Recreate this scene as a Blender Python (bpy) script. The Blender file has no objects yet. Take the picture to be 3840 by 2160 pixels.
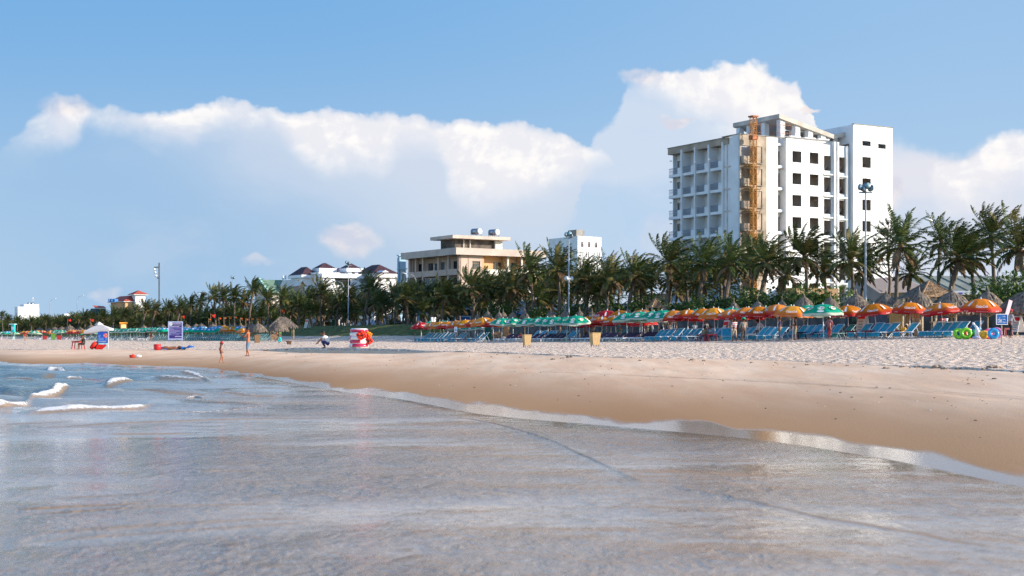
import bpy, math, random
import numpy as np
from mathutils import Vector, Matrix
R = math.radians
random.seed(7); rng = np.random.default_rng(7)
COL = bpy.context.scene.collection
F, CX, HZ, EYE = 5333.33, 1920.0, 1259.6, 1.5      # 50 mm lens on a 36 mm sensor, eye 1.5 m above the water
SEA = 27.7                                           # the beach front runs along (-.465, .885)
def PX(px, Y): return (px - CX) / F * Y
def PZ(py, Y): return EYE + (HZ - py) / F * Y
def rowY(px, A): return A / ((px - CX) / F + .525)   # distance of a line parallel to the beach front
ONES = "zeroth first second third fourth fifth sixth seventh eighth ninth tenth eleventh twelfth thirteenth fourteenth fifteenth sixteenth seventeenth eighteenth nineteenth".split()
TENS = {2:'twenty',3:'thirty',4:'forty',5:'fifty',6:'sixty',7:'seventy',8:'eighty',9:'ninety'}
def ordw(n):
    if n < 20: return ONES[n]
    if n >= 100: return 'hundred-and-' + (ordw(n-100) if n > 100 else 'zeroth')
    t, o = divmod(n, 10)
    return (TENS[t][:-1] + 'ieth') if o == 0 else TENS[t] + '-' + ONES[o]

# ---------------------------------------------------------------- materials
MATS = {}
def mat(name, col, rough=.7, var=.0, scale=4.0, col2=None, bump=0, bscale=None, metal=0, spec=.3, coords='Object', trans=0, detail=4, emit=0, randv=0):
    if name in MATS: return MATS[name]
    m = bpy.data.materials.new(name); m.use_nodes = True; MATS[name] = m
    nt = m.node_tree; b = nt.nodes['Principled BSDF']
    b.inputs['Roughness'].default_value = rough; b.inputs['Metallic'].default_value = metal
    b.inputs['Specular IOR Level'].default_value = spec
    c = tuple(col) + (1,)
    tc = nt.nodes.new('ShaderNodeTexCoord')
    out = None
    nz = nt.nodes.new('ShaderNodeTexNoise'); nz.inputs['Scale'].default_value = scale; nz.inputs['Detail'].default_value = detail
    nt.links.new(tc.outputs[coords], nz.inputs['Vector'])
    mx = nt.nodes.new('ShaderNodeMix'); mx.data_type = 'RGBA'
    v = var if var else .06
    c2 = col2 if col2 else tuple(x*(1-2.2*v) for x in col)
    mx.inputs['A'].default_value = c if col2 else tuple(min(1, x*(1+v)) for x in col)+(1,)
    mx.inputs['B'].default_value = tuple(c2)+(1,)
    rmp = nt.nodes.new('ShaderNodeMapRange'); rmp.inputs['From Min'].default_value = .32; rmp.inputs['From Max'].default_value = .68
    nt.links.new(nz.outputs['Fac'], rmp.inputs['Value']); nt.links.new(rmp.outputs['Result'], mx.inputs['Factor'])
    out = mx.outputs['Result']
    if randv:
        oi = nt.nodes.new('ShaderNodeObjectInfo'); hs = nt.nodes.new('ShaderNodeHueSaturation')
        r2 = nt.nodes.new('ShaderNodeMapRange'); r2.inputs['To Min'].default_value = 1-randv; r2.inputs['To Max'].default_value = 1+randv
        nt.links.new(oi.outputs['Random'], r2.inputs['Value']); nt.links.new(r2.outputs['Result'], hs.inputs['Value'])
        nt.links.new(out, hs.inputs['Color']); out = hs.outputs['Color']
    nt.links.new(out, b.inputs['Base Color'])
    if bump:
        n2 = nt.nodes.new('ShaderNodeTexNoise'); n2.inputs['Scale'].default_value = bscale or scale*4; n2.inputs['Detail'].default_value = 5
        nt.links.new(tc.outputs[coords], n2.inputs['Vector'])
        bp = nt.nodes.new('ShaderNodeBump'); bp.inputs['Strength'].default_value = bump; bp.inputs['Distance'].default_value = .05
        nt.links.new(n2.outputs['Fac'], bp.inputs['Height']); nt.links.new(bp.outputs['Normal'], b.inputs['Normal'])
    if trans:   # thin leaf or cloth: some light passes through
        tr = nt.nodes.new('ShaderNodeBsdfTranslucent'); ms = nt.nodes.new('ShaderNodeMixShader'); ms.inputs['Fac'].default_value = trans
        nt.links.new(out, tr.inputs['Color']); nt.links.new(b.outputs['BSDF'], ms.inputs[1]); nt.links.new(tr.outputs['BSDF'], ms.inputs[2])
        nt.links.new(ms.outputs['Shader'], nt.nodes['Material Output'].inputs['Surface'])
    if emit:
        m.cycles.emission_sampling = 'NONE'
        nt.links.new(out, b.inputs['Emission Color']); b.inputs['Emission Strength'].default_value = emit
    return m

M_white = mat('white_plaster', (.79,.81,.83), .75, .04, .45, col2=(.67,.68,.69), bump=.05, bscale=3, detail=9)
M_conc = mat('raw_concrete', (.40,.33,.26), .85, .2, .5, bump=.2, bscale=6)
M_concg = mat('grey_concrete', (.30,.29,.27), .85, .15, .8, bump=.2, bscale=6)
M_inner = mat('inner_plaster', (.62,.56,.52), .9, .1, .6)
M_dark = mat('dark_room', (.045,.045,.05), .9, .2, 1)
M_glass = mat('dark_glass', (.02,.035,.045), .12, .2, 1, spec=.6)
M_beige = mat('beige_plaster', (.52,.40,.33), .8, .06, .3)
M_beige2 = mat('orange_plaster', (.62,.36,.18), .8, .08, .3)
M_cream = mat('cream_plaster', (.66,.62,.54), .8, .08, .3)
M_lblue = mat('pale_blue_plaster', (.35,.55,.72), .8, .06, .3)
M_metal = mat('galvanised_steel', (.33,.36,.40), .4, .1, 3, metal=.8)
M_pole = mat('painted_grey_steel', (.36,.39,.43), .5, .08, 2)
M_wpaint = mat('white_paint', (.75,.76,.78), .5, .06, 5)
M_orange_st = mat('orange_steel', (.66,.30,.04), .6, .3, 3, col2=(.40,.15,.03))
M_rust = mat('rusty_sheet', (.45,.16,.07), .8, .3, 2)
M_wood = mat('weathered_wood', (.34,.22,.13), .8, .25, 6)
M_bamboo = mat('bamboo', (.48,.38,.25), .7, .2, 8)
M_darkwood = mat('dark_wood', (.07,.04,.035), .6, .2, 8)
M_redroof = mat('red_tiles', (.45,.09,.06), .75, .15, 2, bump=.3, bscale=8)
M_brownroof = mat('brown_tiles', (.07,.035,.045), .7, .2, 2, bump=.3, bscale=8)
M_greenroof = mat('green_sheet_roof', (.17,.27,.19), .6, .12, .4)
M_greyroof = mat('grey_green_sheet_roof', (.27,.28,.22), .6, .1, .3)
M_asph = mat('asphalt', (.06,.06,.062), .9, .1, 2)
M_black = mat('black_rubber', (.02,.02,.022), .6, .1, 5)
M_red = mat('red_plastic', (.62,.03,.03), .4, .08, 5)
M_dred = mat('dark_red_plastic', (.22,.03,.04), .4, .1, 5)
M_yellow = mat('yellow_cloth', (.80,.42,.03), .7, .08, 5)
M_orangec = mat('orange_cloth', (.85,.22,.02), .7, .1, 5)
M_blue = mat('blue_board', (.015,.13,.42), .5, .06, 5)
M_royal = mat('blue_tarpaulin', (.02,.16,.55), .5, .12, 3)
M_turq = mat('turquoise_paint', (.03,.45,.45), .5, .08, 3)
M_purple = mat('purple_board', (.045,.03,.19), .5, .06, 3)
M_lav = mat('lavender_frame', (.42,.46,.68), .5, .05, 3)
M_green = mat('green_plastic', (.12,.42,.05), .5, .1, 3)
M_lime = mat('lime_vinyl', (.22,.62,.02), .25, .1, 3, spec=.5)
M_vblue = mat('blue_vinyl', (.03,.32,.62), .25, .1, 3, spec=.5)
M_vred = mat('pink_red_vinyl', (.55,.03,.10), .25, .1, 3, spec=.5)
M_vwhite = mat('white_vinyl', (.78,.76,.76), .25, .04, 3, spec=.5)
M_vyel = mat('yellow_vinyl', (.75,.42,.03), .25, .1, 3, spec=.5)
M_vpink = mat('pink_vinyl', (.62,.22,.50), .25, .1, 3, spec=.5)
M_vora = mat('orange_vinyl', (.65,.13,.02), .25, .1, 3, spec=.5)
M_vgreen = mat('green_vinyl', (.03,.30,.08), .25, .1, 3, spec=.5)
M_tan = mat('tan_wicker', (.55,.37,.17), .7, .15, 25)
M_sling = mat('blue_sling_fabric', (.035,.31,.43), .75, .12, 6, trans=.15)
M_teal = mat('teal_sling_fabric', (.03,.27,.26), .75, .15, 6, trans=.15)
M_plum = mat('plum_cushion', (.07,.03,.07), .85, .15, 8)
M_frameb = mat('pale_blue_frame', (.45,.55,.66), .5, .08, 8)
M_skin = mat('tan_skin', (.26,.11,.06), .5, .08, 9)
M_skin2 = mat('orange_tan_skin', (.40,.13,.05), .5, .08, 9)
M_hair = mat('black_hair', (.012,.010,.010), .5, .1, 20)
M_denim = mat('denim', (.10,.17,.26), .85, .12, 12)
M_navy = mat('navy_cloth', (.03,.04,.13), .85, .1, 12)
M_wcloth = mat('white_cloth', (.72,.71,.71), .85, .05, 12)
M_bcloth = mat('black_cloth', (.02,.02,.025), .85, .1, 12)
M_kcloth = mat('khaki_cloth', (.28,.25,.15), .85, .1, 12)
M_ecloth = mat('beige_cloth', (.48,.38,.28), .85, .1, 12)
M_brcloth = mat('brown_cloth', (.12,.09,.06), .85, .1, 12)
M_rcloth = mat('red_cloth', (.45,.03,.04), .85, .1, 12)
M_grcloth = mat('grey_cloth', (.33,.34,.37), .85, .1, 12)
M_tqcloth = mat('turquoise_cloth', (.02,.42,.45), .85, .1, 12)
M_blcloth = mat('blue_cloth', (.08,.18,.42), .85, .1, 12)
M_gcloth = mat('green_cloth', (.02,.33,.18), .85, .1, 12)
M_thatch = mat('dry_thatch', (.25,.195,.15), .95, .3, 7, col2=(.09,.07,.06), bump=.4, bscale=20)
M_thatchs = mat('dry_thatch_strip', (.36,.29,.22), .95, .3, 3, col2=(.12,.095,.08), trans=.1)
M_trunk = mat('palm_trunk_bark', (.16,.125,.10), .95, .25, 9, bump=.5, bscale=22)
M_leaf = mat('palm_leaflets', (.10,.125,.03), .5, .25, .9, col2=(.028,.055,.017), trans=.28, randv=.25, spec=.35)
M_leafy = mat('yellowing_leaflets', (.24,.19,.06), .65, .25, 1.2, col2=(.07,.075,.02), trans=.2, randv=.2)
M_leafd = mat('dead_leaflets', (.23,.15,.08), .85, .25, 1.2, col2=(.12,.08,.04), trans=.1, randv=.2)
M_bush = mat('bush_leaves', (.07,.12,.025), .5, .3, 1.5, col2=(.018,.045,.012), trans=.2, randv=.2)
M_bushl = mat('light_bush_leaves', (.10,.16,.02), .5, .3, 1.5, col2=(.05,.09,.015), trans=.25, randv=.2)
M_grass = mat('lawn_grass', (.07,.11,.025), .9, .3, 1.2, bump=.3, bscale=15, coords='Generated')
M_wall = mat('stone_retaining_wall', (.15,.14,.13), .9, .3, 1.1, col2=(.06,.06,.055), bump=.5, bscale=3)
M_cap = mat('concrete_coping', (.30,.32,.34), .8, .1, 1)
M_lampwhite = mat('lamp_white', (.8,.8,.78), .3, .05, 5)
M_star = mat('yellow_star', (.85,.6,.03), .7, .05, 5)
M_flag = mat('red_flag_cloth', (.70,.02,.02), .7, .08, 5, trans=.3)
M_canvas = mat('white_canvas', (.72,.69,.68), .8, .05, 3, trans=.25)
M_litshop = mat('lit_shop_front', (1,.62,.25), .6, .1, 1, emit=.9)

# ---------------------------------------------------------------- mesh builder
class MB:
    def __init__(s): s.v = []; s.f = []; s.m = []
    def add(s, vs, fs, m=0):
        o = len(s.v); s.v += [tuple(p) for p in vs]; s.f += [tuple(o+i for i in f) for f in fs]; s.m += [m]*len(fs)
    def box(s, x0, x1, y0, y1, z0, z1, m=0, M=None):
        vs = [Vector((x, y, z)) for z in (z0, z1) for y in (y0, y1) for x in (x0, x1)]
        if M: vs = [M @ p for p in vs]
        s.add(vs, [(0,2,3,1),(4,5,7,6),(0,1,5,4),(2,6,7,3),(0,4,6,2),(1,3,7,5)], m)
    def bar(s, a, b, w, h=None, m=0, up=(0,0,1)):
        a, b = Vector(a), Vector(b); h = h or w; d = (b-a).normalized(); u = Vector(up)
        if abs(d.dot(u)) > .95: u = Vector((1,0,0))
        r = d.cross(u).normalized()*w/2; q = r.cross(d).normalized()*h/2
        vs = [a-r-q, a+r-q, a+r+q, a-r+q, b-r-q, b+r-q, b+r+q, b-r+q]
        s.add(vs, [(0,1,2,3),(7,6,5,4),(0,4,5,1),(1,5,6,2),(2,6,7,3),(3,7,4,0)], m)
    def tube(s, pts, rad, n=8, m=0, cap=True):
        pts = [Vector(p) for p in pts]
        if not hasattr(rad, '__len__'): rad = [rad]*len(pts)
        vs = []; fs = []
        for i, p in enumerate(pts):
            d = (pts[min(i+1, len(pts)-1)] - pts[max(i-1, 0)]).normalized()
            u = Vector((0,0,1)) if abs(d.z) < .9 else Vector((1,0,0))
            r = d.cross(u).normalized(); q = r.cross(d)
            vs += [p + (r*math.cos(2*math.pi*k/n) + q*math.sin(2*math.pi*k/n))*rad[i] for k in range(n)]
        for i in range(len(pts)-1):
            for k in range(n):
                fs.append((i*n+k, i*n+(k+1)%n, (i+1)*n+(k+1)%n, (i+1)*n+k))
        if cap: fs += [tuple(range(n))[::-1], tuple((len(pts)-1)*n+k for k in range(n))]
        s.add(vs, fs, m)
    def lathe(s, prof, n=16, c=(0,0,0), m=0, M=None, jit=0):
        vs = []; fs = []
        for r, z in prof:
            for k in range(n):
                rr = r*(1+random.uniform(-jit, jit))
                p = Vector((rr*math.cos(2*math.pi*k/n), rr*math.sin(2*math.pi*k/n), z))
                vs.append((M @ p if M else p) + Vector(c))
        for i in range(len(prof)-1):
            for k in range(n): fs.append((i*n+k, i*n+(k+1)%n, (i+1)*n+(k+1)%n, (i+1)*n+k))
        if prof[0][0] > 1e-4: fs.append(tuple(range(n))[::-1])
        if prof[-1][0] > 1e-4: fs.append(tuple((len(prof)-1)*n+k for k in range(n)))
        s.add(vs, fs, m)
    def ball(s, c, r, m=0, n=10, M=None):
        if not hasattr(r, '__len__'): r = (r, r, r)
        k = max(4, n//2); prof = [(math.sin(math.pi*i/k), -math.cos(math.pi*i/k)) for i in range(k+1)]
        S = Matrix.Diagonal((r[0], r[1], r[2])).to_3x3()
        if M: S = M @ S
        s.lathe([(max(a, 1e-5), z) for a, z in prof], n, c, m, S)
    def torus(s, c, R_, r, m=0, n=20, k=10, M=None, ms=None):
        vs = []; fs = []; mm = []
        for i in range(n):
            a = 2*math.pi*i/n
            for j in range(k):
                b = 2*math.pi*j/k
                p = Vector(((R_+r*math.cos(b))*math.cos(a), (R_+r*math.cos(b))*math.sin(a), r*math.sin(b)))
                vs.append((M @ p if M else p)+Vector(c))
        for i in range(n):
            for j in range(k): fs.append((i*k+j, ((i+1)%n)*k+j, ((i+1)%n)*k+(j+1)%k, i*k+(j+1)%k))
        o = len(s.m); s.add(vs, fs, m)
        if ms:
            for i in range(n):
                for j in range(k): s.m[o+i*k+j] = ms(i, j)
    def build(s, name, mats, parent=None, smooth=False, loc=None, rz=0):
        me = bpy.data.meshes.new(name); me.from_pydata(s.v, [], s.f)
        if not isinstance(mats, (list, tuple)): mats = [mats]
        for m in mats: me.materials.append(m)
        if len(mats) > 1: me.polygons.foreach_set('material_index', s.m)
        if smooth: me.polygons.foreach_set('use_smooth', [True]*len(s.f))
        me.update()
        o = bpy.data.objects.new(name, me); COL.objects.link(o)
        if parent: o.parent = parent
        if loc is not None: o.location = loc
        o.rotation_euler.z = rz
        return o
def tag(o, label, cat, group=None, kind=None):
    o['label'] = label; o['category'] = cat
    if group: o['group'] = group
    if kind: o['kind'] = kind
    return o
def thing(name, label, cat, loc=(0,0,0), rz=0, group=None):
    o = bpy.data.objects.new(name, None); COL.objects.link(o); o.empty_display_size = .3
    o.location = loc; o.rotation_euler.z = rz
    return tag(o, label, cat, group)
def dup(root, loc, rz=0, label=None, group=None, scale=None, tilt=None, skip=()):
    def rec(o, par):
        c = o.copy(); COL.objects.link(c)
        if par: c.parent = par
        for ch in o.children:
            if ch.name.split('.')[0] not in skip: rec(ch, c)
        return c
    c = rec(root, None); c.location = loc; c.rotation_euler = (tilt[0] if tilt else 0, tilt[1] if tilt else 0, rz)
    if label: c['label'] = label
    if group: c['group'] = group
    if scale: c.scale = scale if hasattr(scale, '__len__') else (scale,)*3
    return c
class Proto:      # the first placement moves the source itself, later ones copy it
    def __init__(s, root): s.root = root; s.used = False
    def put(s, loc, rz=0, label=None, group=None, scale=None, tilt=None):
        if s.used: return dup(s.root, loc, rz, label, group, scale, tilt)
        s.used = True; r = s.root; r.location = loc; r.rotation_euler = (tilt[0] if tilt else 0, tilt[1] if tilt else 0, rz)
        if label: r['label'] = label
        if group: r['group'] = group
        if scale: r.scale = scale if hasattr(scale, '__len__') else (scale,)*3
        return r
def text_flat(body, h, shear=0, width=None, align='CENTER', bold=0):
    """2-D triangles of some lettering: (verts[(x, y)], faces), height h, centred."""
    cu = bpy.data.curves.new('lettering', 'FONT'); cu.body = body; cu.align_x = align; cu.align_y = 'CENTER'; cu.shear = shear
    cu.resolution_u = 2; cu.offset = bold; cu.size = 1
    ob = bpy.data.objects.new('lettering', cu); COL.objects.link(ob)
    bpy.context.view_layer.update()
    me = bpy.data.meshes.new_from_object(ob.evaluated_get(bpy.context.evaluated_depsgraph_get()))
    vs = [(v.co.x, v.co.y) for v in me.vertices]; fs = [tuple(p.vertices) for p in me.polygons]
    bpy.data.objects.remove(ob); bpy.data.curves.remove(cu); bpy.data.meshes.remove(me)
    xs = [p[0] for p in vs]; ys = [p[1] for p in vs]
    sy = h/(max(ys)-min(ys)); sx = sy if not width else width/(max(xs)-min(xs))
    cy = (max(ys)+min(ys))/2; cx = (max(xs)+min(xs))/2 if align == 'CENTER' else min(xs)
    return [((x-cx)*sx, (y-cy)*sy) for x, y in vs], fs
# ---------------------------------------------------------------- terrain
# columns (picture column, distance of the waterline, dry-sand edge + height, beach front height)
def fy(px): return 74.7/((px-CX)/F+.525)
COLS = [ # px, Yshore, Ydry, zdry, zfront, Yfront
 (-840,480,560,.4,.45,900),(-480,165,215,.4,.47,640),(0,80,114,.45,.50,fy(0)),(373,73.5,106,.48,.60,fy(373)),(745,63,101,.5,.72,fy(745)),
 (1193,41,84,.65,.80,fy(1193)),(1490,34,77,.68,.83,fy(1490)),(1790,27.5,69,.70,.88,fy(1790)),(2236,24,54,.70,1.02,fy(2236)),
 (2832,20.6,47.5,.70,1.16,fy(2832)),(3280,17.6,39,.70,1.36,fy(3280)),(3840,14.1,31.5,.70,1.44,fy(3840)),(5200,9.5,21,.72,1.5,fy(5200)),(7600,5,13,.75,1.55,fy(7600))]
CU = np.array([(c[0]-CX)/F for c in COLS]); CV = np.array([c[1:] for c in COLS])
ZP = 3.2
def col_at(u):
    u = np.clip(u, CU[0], CU[-1])
    # smooth (Catmull-like) interpolation of every column value
    i = np.clip(np.searchsorted(CU, u)-1, 0, len(CU)-2); t = (u-CU[i])/(CU[i+1]-CU[i])
    i0 = np.maximum(i-1, 0); i3 = np.minimum(i+2, len(CU)-1)
    m1 = ((CV[i+1]-CV[i0]).T/(CU[i+1]-CU[i0])).T; m2 = ((CV[i3]-CV[i]).T/(CU[i3]-CU[i])).T
    h = (CU[i+1]-CU[i]); t = np.asarray(t)[..., None]; h = np.asarray(h)[..., None]
    return (2*t**3-3*t**2+1)*CV[i] + (t**3-2*t**2+t)*h*m1 + (-2*t**3+3*t**2)*CV[i+1] + (t**3-t**2)*h*m2
def knots(u):
    """rows of (Y, z) for a line of sight u = X/Y: bed, waterline, dry edge, beach front, foot of the wall, promenade"""
    u = np.asarray(u, float); c = col_at(u)
    Ys, Yd, zd, zf, Yf = [c[..., k] for k in range(5)]
    Yw = np.where(u > -.515, 89.1/np.maximum(u+.525, .01), 9000.0); Yw = np.minimum(Yw, 9000.)
    Yf = np.minimum(Yf, Yw*.86)
    soft = np.clip((-.055-u)/.02, 0, 1)                  # left of the wall's end the lawn slopes up instead
    ft = Yw - .3 - soft*.10*Yw; tp = Yw + .1 + soft*.06*Yw
    zt = zf+.12
    sh = .02+.26*np.exp(-((u+.115)/.055)**4)
    K = [(Ys*.25, -Ys*.75*.012-.02), (Ys*.97, -.02), (Ys, 0*Ys), ((Ys+Yd)/2, zd*.52), (Yd, zd-sh*.55), (Yd*1.004+.25, zd+sh*.45), (Yf, zf), (ft, zt), (tp, ZP+0*u), (tp*1.6, ZP+.05+0*u), (np.maximum(tp*4, 12000), ZP+.3+0*u)]
    return K
def ground(x, y):
    if y < 1: return -.2
    K = knots(x/y); Y = [float(k[0]) for k in K]; Zs = [float(k[1]) for k in K]
    return float(np.interp(y, Y, Zs))
def grid_mesh(name, P, attrs, mt, smooth=True):
    nr, nc, _ = P.shape; me = bpy.data.meshes.new(name)
    me.vertices.add(nr*nc); me.vertices.foreach_set('co', P.reshape(-1).astype(np.float32))
    a = (np.arange(nr-1)[:, None]*nc+np.arange(nc-1)[None]).ravel()
    f = np.stack([a, a+1, a+nc+1, a+nc], 1).ravel().astype(np.int32)
    me.loops.add(len(f)); me.loops.foreach_set('vertex_index', f)
    me.polygons.add(len(a)); me.polygons.foreach_set('loop_start', np.arange(0, len(f), 4, dtype=np.int32))
    me.update(calc_edges=True); me.polygons.foreach_set('use_smooth', np.full(len(a), smooth))
    for k, v in attrs.items():
        at = me.attributes.new(k, 'FLOAT', 'POINT'); at.data.foreach_set('value', v.reshape(-1).astype(np.float32))
    me.materials.append(mt)
    o = bpy.data.objects.new(name, me); COL.objects.link(o); o['kind'] = 'structure'
    return o
def vnoise(x, y, s=1.0, seed=0):
    """cheap smooth value noise"""
    x = x/s; y = y/s; xi = np.floor(x).astype(np.int64); yi = np.floor(y).astype(np.int64); fx = x-xi; fy_ = y-yi
    fx = fx*fx*(3-2*fx); fy_ = fy_*fy_*(3-2*fy_)
    def h(a, b): 
        n = (a*374761393 + b*668265263 + seed*1442695041) & 0x7fffffff; n = ((n ^ (n >> 13))*1274126177) & 0x7fffffff
        return ((n ^ (n >> 16)) & 0xffff)/65535.
    return (h(xi,yi)*(1-fx)+h(xi+1,yi)*fx)*(1-fy_)+(h(xi,yi+1)*(1-fx)+h(xi+1,yi+1)*fx)*fy_
def attr_node(nt, name):
    a = nt.nodes.new('ShaderNodeAttribute'); a.attribute_name = name; return a.outputs['Fac']
def newmat(name):
    m = bpy.data.materials.new(name); m.use_nodes = True; MATS[name] = m
    return m, m.node_tree, m.node_tree.nodes['Principled BSDF']
class NT:
    def __init__(s, nt): s.nt = nt
    def n(s, t, **k):
        o = s.nt.nodes.new(t)
        for a, b in k.items(): setattr(o, a, b)
        return o
    def put(s, sock, v):
        if hasattr(v, 'is_linked'): s.nt.links.new(v, sock)
        elif isinstance(v, (tuple, list)) and len(v) == 3 and len(sock.default_value) == 4: sock.default_value = tuple(v)+(1,)
        else: sock.default_value = v
    def m(s, op, a, b=0, c=0, clamp=False):
        o = s.n('ShaderNodeMath', operation=op, use_clamp=clamp)
        for i, v in enumerate((a, b, c)): s.put(o.inputs[i], v)
        return o.outputs[0]
    def sm(s, v, a, b, lo=0., hi=1.):      # smoothstep
        o = s.n('ShaderNodeMapRange', interpolation_type='SMOOTHSTEP')
        for i, q in enumerate((v, a, b, lo, hi)): s.put(o.inputs[i], q)
        return o.outputs[0]
    def mix(s, f, a, b):
        o = s.n('ShaderNodeMix', data_type='RGBA'); s.put(o.inputs['Factor'], f); s.put(o.inputs['A'], a); s.put(o.inputs['B'], b)
        return o.outputs['Result']
    def noise(s, vec, scale, detail=4, rough=.5, dist=0):
        o = s.n('ShaderNodeTexNoise', noise_dimensions='2D'); s.put(o.inputs['Vector'], vec)
        for k, v in (('Scale', scale), ('Detail', detail), ('Roughness', rough), ('Distortion', dist)): o.inputs[k].default_value = v
        return o.outputs['Fac']
    def scalev(s, vec, sc, loc=(0,0,0), rz=0):
        o = s.n('ShaderNodeMapping'); s.put(o.inputs['Vector'], vec); o.inputs['Scale'].default_value = sc; o.inputs['Location'].default_value = loc
        o.inputs['Rotation'].default_value = (0,0,rz)
        return o.outputs[0]
    def curve(s, v, pts):      # v in 0..1
        o = s.n('ShaderNodeFloatCurve'); c = o.mapping.curves[0]; o.mapping.use_clip = False
        pts = sorted(pts); c.points[0].location = pts[0]; c.points[1].location = pts[-1]
        for p in pts[1:-1]: c.points.new(*p)
        for p in c.points: p.handle_type = 'AUTO_CLAMPED'
        o.mapping.update(); s.put(o.inputs['Value'], v)
        return o.outputs[0]
def sand_material():
    m, nt, b = newmat('beach_sand'); g = NT(nt)
    tc = g.n('ShaderNodeTexCoord').outputs['Object']
    wet = attr_node(nt, 'wet'); rough = attr_node(nt, 'rough'); lawn = attr_node(nt, 'lawn')
    big = g.noise(g.scalev(tc, (.06,.02,1)), 1.2, 5); mid = g.noise(g.scalev(tc, (.5,.12,.5)), 1.5, 5)
    edge = g.m('ADD', rough, g.m('MULTIPLY', g.m('SUBTRACT', mid, .5), .5))
    dryf = g.sm(edge, .35, .65)
    c_smooth = g.mix(g.sm(mid, .35, .68), (.74,.50,.33), (.82,.60,.42))
    c_wet = g.mix(g.sm(big, .4, .6), (.34,.18,.08), (.43,.25,.125))
    w2 = g.m('ADD', wet, g.m('MULTIPLY', g.m('SUBTRACT', big, .5), .35))
    c1 = g.mix(g.sm(w2, .22, 1.0), c_smooth, c_wet)
    fp = g.n('ShaderNodeTexVoronoi', voronoi_dimensions='2D'); g.put(fp.inputs['Vector'], g.scalev(tc, (1.,1.,1.))); fp.inputs['Scale'].default_value = 2.6
    fn = g.noise(tc, 3.5, 4, .6)
    foot = g.m('MULTIPLY', g.sm(fp.outputs['Distance'], .12, .42), g.sm(fn, .3, .6))
    c_dry = g.mix(g.sm(fn, .34, .7), (.64,.49,.37), (.93,.75,.60))
    col = g.mix(dryf, c1, c_dry)
    gn = g.noise(tc, .8, 6, .65)
    c_l = g.mix(g.sm(gn, .35, .65), (.07,.10,.025), (.18,.19,.07))
    col = g.mix(g.sm(g.m('ADD', lawn, g.m('MULTIPLY', g.m('SUBTRACT', gn, .5), .6)), .4, .6), col, c_l)
    g.put(b.inputs['Base Color'], col)
    we = g.m('ADD', wet, g.m('MULTIPLY', g.m('SUBTRACT', g.noise(g.scalev(tc, (.8,.16,1)), 1.0, 4), .5), .16))
    r = g.sm(we, .92, .955, .85, .10)
    g.put(b.inputs['Roughness'], r); g.put(b.inputs['Specular IOR Level'], g.sm(we, .92, .955, .12, .55))
    fine = g.noise(tc, 30, 3)
    # thin wandering drying cracks and lines on the smooth sand
    h = g.m('ADD', g.m('MULTIPLY', g.m('MULTIPLY', foot, .11), dryf), g.m('MULTIPLY', g.m('MULTIPLY', fine, .004), g.sm(we, .955, .91, .2, 1.0)))
    h = g.m('ADD', h, g.m('MULTIPLY', g.noise(g.scalev(tc, (.9,.25,1)), 1.1, 3), g.sm(wet, .95, .3, .0, .035)))
    bp = g.n('ShaderNodeBump'); bp.inputs['Strength'].default_value = 1; bp.inputs['Distance'].default_value = 1; g.put(bp.inputs['Height'], h)
    g.put(b.inputs['Normal'], bp.outputs['Normal'])
    return m
def build_ground():
    us = np.unique(np.concatenate([np.linspace(-.515, -.37, 24), np.linspace(-.37, .37, 300), np.linspace(.37, 1.06, 50)]))
    K = knots(us); sub = [8, 5, 60, 40, 6, 60, 12, 12, 10, 6]
    rows = []; wet = []; rough = []; lawn = []
    lft = np.clip((.015-us)/.03, 0, 1)*np.clip((us+.5)/.1, 0, 1)
    for k in range(len(K)-1):
        n = sub[k]
        for j in range(n):
            t = j/n; te = t*t*(3-2*t) if k in (7,) else t
            Y = K[k][0]*(1-t)+K[k+1][0]*t; z = K[k][1]*(1-te)+K[k+1][1]*te
            rows.append((Y, z))
            w = 1.0 if k < 2 else (1-.5*t if k == 2 else (.5-.5*t if k == 3 else 0)); wet.append(w+0*us)
            rough.append((0 if k < 3 else (0 if k == 3 else (1 if k > 4 else t)))+0*us)
            lawn.append((1.0 if k >= 8 else (max(0, min(1, (t-.22)*5)) if k == 7 else 0))*(lft if k < 8 else np.maximum(lft, .85)))
    rows.append(K[-1]); wet.append(0*us); rough.append(1+0*us); lawn.append(1+0*us)
    Y = np.array([r[0] for r in rows]); Z = np.array([r[1] for r in rows]); X = Y*us[None]
    wet, rough, lawn = map(np.array, (wet, rough, lawn))
    d = (rough > .5)*(Z < 3.1)
    # trampled dry sand: knee-deep dips and mounds that catch the low sun
    n1 = vnoise(X, Y, 1.1, 1)-.5; n2 = vnoise(X, Y, .5, 2)-.5; n3 = vnoise(X, Y, 6, 3)-.5
    Z = Z + d*(n1*.06+n2*.03+n3*.06)*np.clip((Y-20)/10, 0, 1)
    n4 = vnoise(X, Y*.35, 3, 5)-.5
    Z = Z + (wet > .02)*(wet < .45)*n4*.03
    P = np.stack([X, Y, Z], -1)
    o = grid_mesh('ground', P, {'wet': wet, 'rough': rough, 'lawn': lawn}, sand_material())
    return o
build_ground()

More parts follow.
